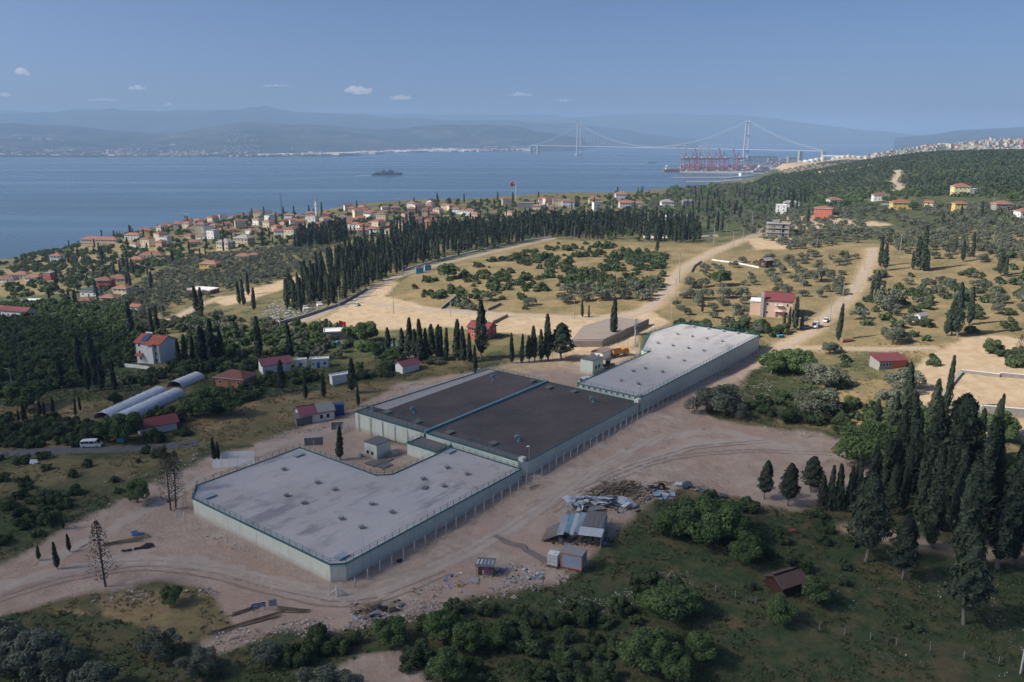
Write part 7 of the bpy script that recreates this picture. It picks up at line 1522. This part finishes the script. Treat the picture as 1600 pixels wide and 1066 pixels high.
CM = [mat('container_red', (.30, .08, .07), .7), mat('container_rust', (.26, .12, .10), .7), mat('container_plum', (.26, .12, .16), .7), mat('container_blue', (.08, .13, .24), .7), mat('container_pale', (.52, .50, .46), .7)]
P = []; 
for k in range(330):
    x = g.uniform(1066, 1285); y = g.uniform(259, 268) if x < 1200 else g.uniform(254, 262); P.append(at_z(x, y, 4))
P = np.array(P); boxes('container_stacks', P, np.stack([np.full(len(P), 24.), np.full(len(P), 8.), g.choice([2.6, 5.2, 5.2, 7.8, 10.4], len(P))], 1), CM, g.choice(5, len(P), p=[.38, .24, .2, .06, .12]), np.full(len(P), .35), kind='stuff')
# yard gantries
for k, (x, y) in enumerate([(1090,262),(1110,261.5),(1130,262),(1150,261.5),(1170,262),(1185,261)]):
    p = at_z(x, y, 4); t = thing('yard_gantry', 'red yard gantry crane among the container stacks, number %s from the left' % ['one','two','three','four','five','six'][k], 'crane', p, .35)
    for xx in (-12, 12):
        for yy in (-5, 5): MB().box((xx, yy, 12), (1.6, 1.6, 24)).build('leg', M_CRANE, t)
    MB().box((0, -5, 25), (28, 2, 2.5)).box((0, 5, 25), (28, 2, 2.5)).build('girder', M_CRANE, t)
# industrial sheds, storage tanks
def shed(lab, px, py, z, L, W, H, m, rz=0., nm='industrial_hall'):
    p = at_z(px, py, z); t = thing(nm, lab, 'factory hall', p, rz); MB().box((0, 0, H/2-5), (L, W, H+10)).build('wall', m, t); MB().prism([(-L/2-1, -W/2-1), (L/2+1, -W/2-1), (L/2+1, W/2+1), (-L/2-1, W/2+1)], H+.05, H+1.2).build('roof', M_GREYR, t)
    n = max(2, int(L/30)); 
    for i in range(n): MB().box((-L/2+(i+.5)*L/n, -W/2-.15, H*.6), (L/n*.6, .3, H*.2)).build('window_band', M_GLASS, t)
M_SLATE = mat('slate_cladding', (.22, .22, .25), .8)
shed('long dark industrial hall below the right bridge tower', 1190, 250, 4, 190, 40, 26, M_SLATE, -.1); shed('second dark industrial hall right of the bridge tower', 1215, 253, 4, 120, 40, 20, M_SLATE, -.1); shed('grey hall beside the cream storage tanks', 1237, 252, 20, 50, 30, 22, W_['grey'], 0); shed('pale hall at the harbour among containers', 1195, 262, 4, 60, 30, 12, M_WHITE, 0); shed('small pale hall at the shore below the hill', 1165, 274, 4, 50, 22, 10, M_WHITE, .2); shed('grey dock shed on the shore', 1185, 270, 4, 60, 20, 10, M_CONC, .2)
shed('long cream factory hall on the far shore', 740, 232, 6, 330, 60, 26, W_['cream'], 0.02); shed('long white hall on the far shore, left of the cream one', 700, 234, 5, 160, 40, 14, M_WHITE, 0.02)
TANKW = mat('storage_tank_paint', (.66, .62, .52), .6, .08, .1); TANKG = mat('white_tank_paint', (.70, .70, .70), .6, .08, .1)
def tankm(r, h, m): return MB().lathe([(r, -6), (r, h), (r*.98, h+.4), (.1, h+2.2)], n=16).mesh('shell', m), MB().lathe([(r*1.015, h-.9), (r*1.015, h-.4)], n=16).mesh('rim', M_STEEL)
TK = [(1223,254,0),(1232,253.5,0),(1241,253,0),(1250,253,0),(1258,253,0),(1267,252.5,0),(1276,252.5,0),(1285,252,0),(1302,249,1),(1309,249,1),(1317,248.5,1),(1325,248.5,1),(1333,248,1),(1341,247.5,1),(1238,264,2),(1247,262.5,2),(1260,263,2),(1268,262,2)]
tm = [tankm(7.5, 12, TANKW), tankm(7.5, 10, TANKW), tankm(9.5, 9, TANKG)]
for i, (x, y, k) in enumerate(TK):
    p = at_depth(x, y, 2560 if k != 1 else 2760); p[2] = float(hz(p[0], p[1]))
    t = thing('storage_tank', ['cream storage tank in the long front row', 'cream storage tank on the quarried hillside', 'white squat storage tank in the lower cluster'][k]+', number %s from the left' % ['one','two','three','four','five','six','seven','eight'][[i, i-8, i-14][k]], 'storage tank', p, 0); link('shell', tm[k][0], t); link('rim', tm[k][1], t)
# towns: thousands of far houses that read as one mass
def far_town(name, fn, n, seed, smin, smax, hmin, hmax, cols):
    g = np.random.default_rng(seed); P = fn(g, n); n = len(P); S = np.stack([g.uniform(smin, smax, n), g.uniform(smin, smax, n)*.8, g.uniform(hmin, hmax, n)], 1); boxes(name, P, S, cols, g.integers(0, len(cols), n), g.uniform(-.6, .6, n), kind='stuff')
TC = [M_WHITE, W_['cream'], W_['beige'], W_['grey'], M_TILE[1], mat('pale_facade', (.62, .58, .54), .8), mat('pale_blue_facade', (.5, .54, .58), .8)]
def fcoast(x0, x1, j0, j1):
    def f(g, n):
        i = g.uniform(np.searchsorted(FX, x0), np.searchsorted(FX, x1)-1, n).astype(int); j = g.integers(j0, j1, n); u = g.random(n)[:, None]
        P = FV[i, j]*(1-u)+FV[np.minimum(i+1, len(FX)-1), j+1]*u; ok = fbm(P[:, 0], P[:, 1], 700, 77) > -.15; return P[ok]
    return f
far_town('far_shore_town', fcoast(280, 830, 1, 7), 2200, 1, 12, 30, 6, 14, [W_['beige'], W_['grey'], M_TILE[1], mat('hazy_facade', (.46, .43, .40), .8), W_['cream']]); far_town('far_hill_town', fcoast(360, 480, 8, 17), 480, 2, 9, 18, 5, 10, [W_['beige'], M_TILE[1], W_['grey'], mat('muted_facade', (.40, .37, .34), .8)]); far_town('far_shore_works', fcoast(400, 840, 1, 5), 160, 3, 60, 190, 8, 16, [M_WHITE, TC[5], W_['beige']]); far_town('far_fields_farms', fcoast(0, 300, 2, 14), 420, 4, 12, 60, 5, 9, [TC[2], TC[5], TC[4], TC[3]])
far_town('far_dockyard', fcoast(740, 838, 1, 4), 220, 5, 16, 60, 8, 26, [M_CRANE, TC[5], M_SLATE, W_['beige']])
def headtown(g, n):
    q = []
    while len(q) < n:
        D = g.uniform(2700, 5000); px = g.uniform(1345, 1640); x = (px-800)/FPX*D*.97; z = float(hz(x, D))
        if z > 25: q.append((x, D, z-2))
    return np.array(q)
far_town('headland_town', headtown, 1900, 6, 9, 17, 6, 16, [W_['cream'], W_['beige'], M_TILE[1], mat('dusty_facade', (.44, .41, .38), .8), W_['grey']])
for k, (x, y) in enumerate([(760,238),(772,238),(805,238),(826,238),(815,238)]):
    p = at_z(x, y, 5); t = thing('dockyard_crane', 'pale dockyard crane on the far shore, number %s from the left' % ['one','two','three','five','four'][k], 'crane', p, 0)
    for s in (-16, 16): MB().box((s, 0, 25), (5, 5, 50)).build('leg', M_CRW, t)
    MB().box((0, 0, 52), (70, 6, 6)).build('girder', M_CRW, t)
# banded chimney
p = at_depth(1546, 231, 4300); p[2] = float(hz(p[0], p[1])); t = thing('banded_chimney', 'red and white banded chimney rising over the headland town', 'chimney', p); H = 72
for k in range(7): MB().tube((0, 0, -8+H/7*k+(8 if k else 0)), (0, 0, H/7*(k+1)), 8-k*.4, 7.6-k*.4, 12).build('band', M_RED if k % 2 == 0 else M_WHITE, t)
p = at_depth(1219, 243, 3900); p[2] = max(2, float(hz(p[0], p[1]))); t = thing('banded_mast', 'thin red and white mast before the right bridge approach', 'mast', p)
for k in range(6): MB().tube((0, 0, 10*k), (0, 0, 10*k+10), 2.2-.2*k, n=6).build('band', M_RED if k % 2 else M_WHITE, t)
# quarry face behind the tanks and a smoke plume
cl = lambda *a, **k: cloud_puff('cloud', *a, **k)
for (x, y, w, h, lab, sd) in [(35,116,22,12,'small pale cloud at the upper left',1),(8,150,20,8,'small white cloud cut by the left edge',2),(214,140,28,9,'small white cloud above the left hills',3),(262,165,18,6,'faint cloud low above the left mountains',4),(560,145,44,14,'bright cloud above the middle of the mountains, left of two',5),(627,155,38,9,'flat bright cloud above the mountains, right of two',6),(812,149,44,7,'flat pale cloud above the left bridge tower',7),(430,135,50,5,'faint grey streak cloud above the mountains',8),(160,157,60,5,'faint streak cloud above the left mountains',9),(880,158,30,5,'faint small cloud right of the flat pale one',10)]:
    cl(x, y, w, h, 22000, lab, seed=sd)
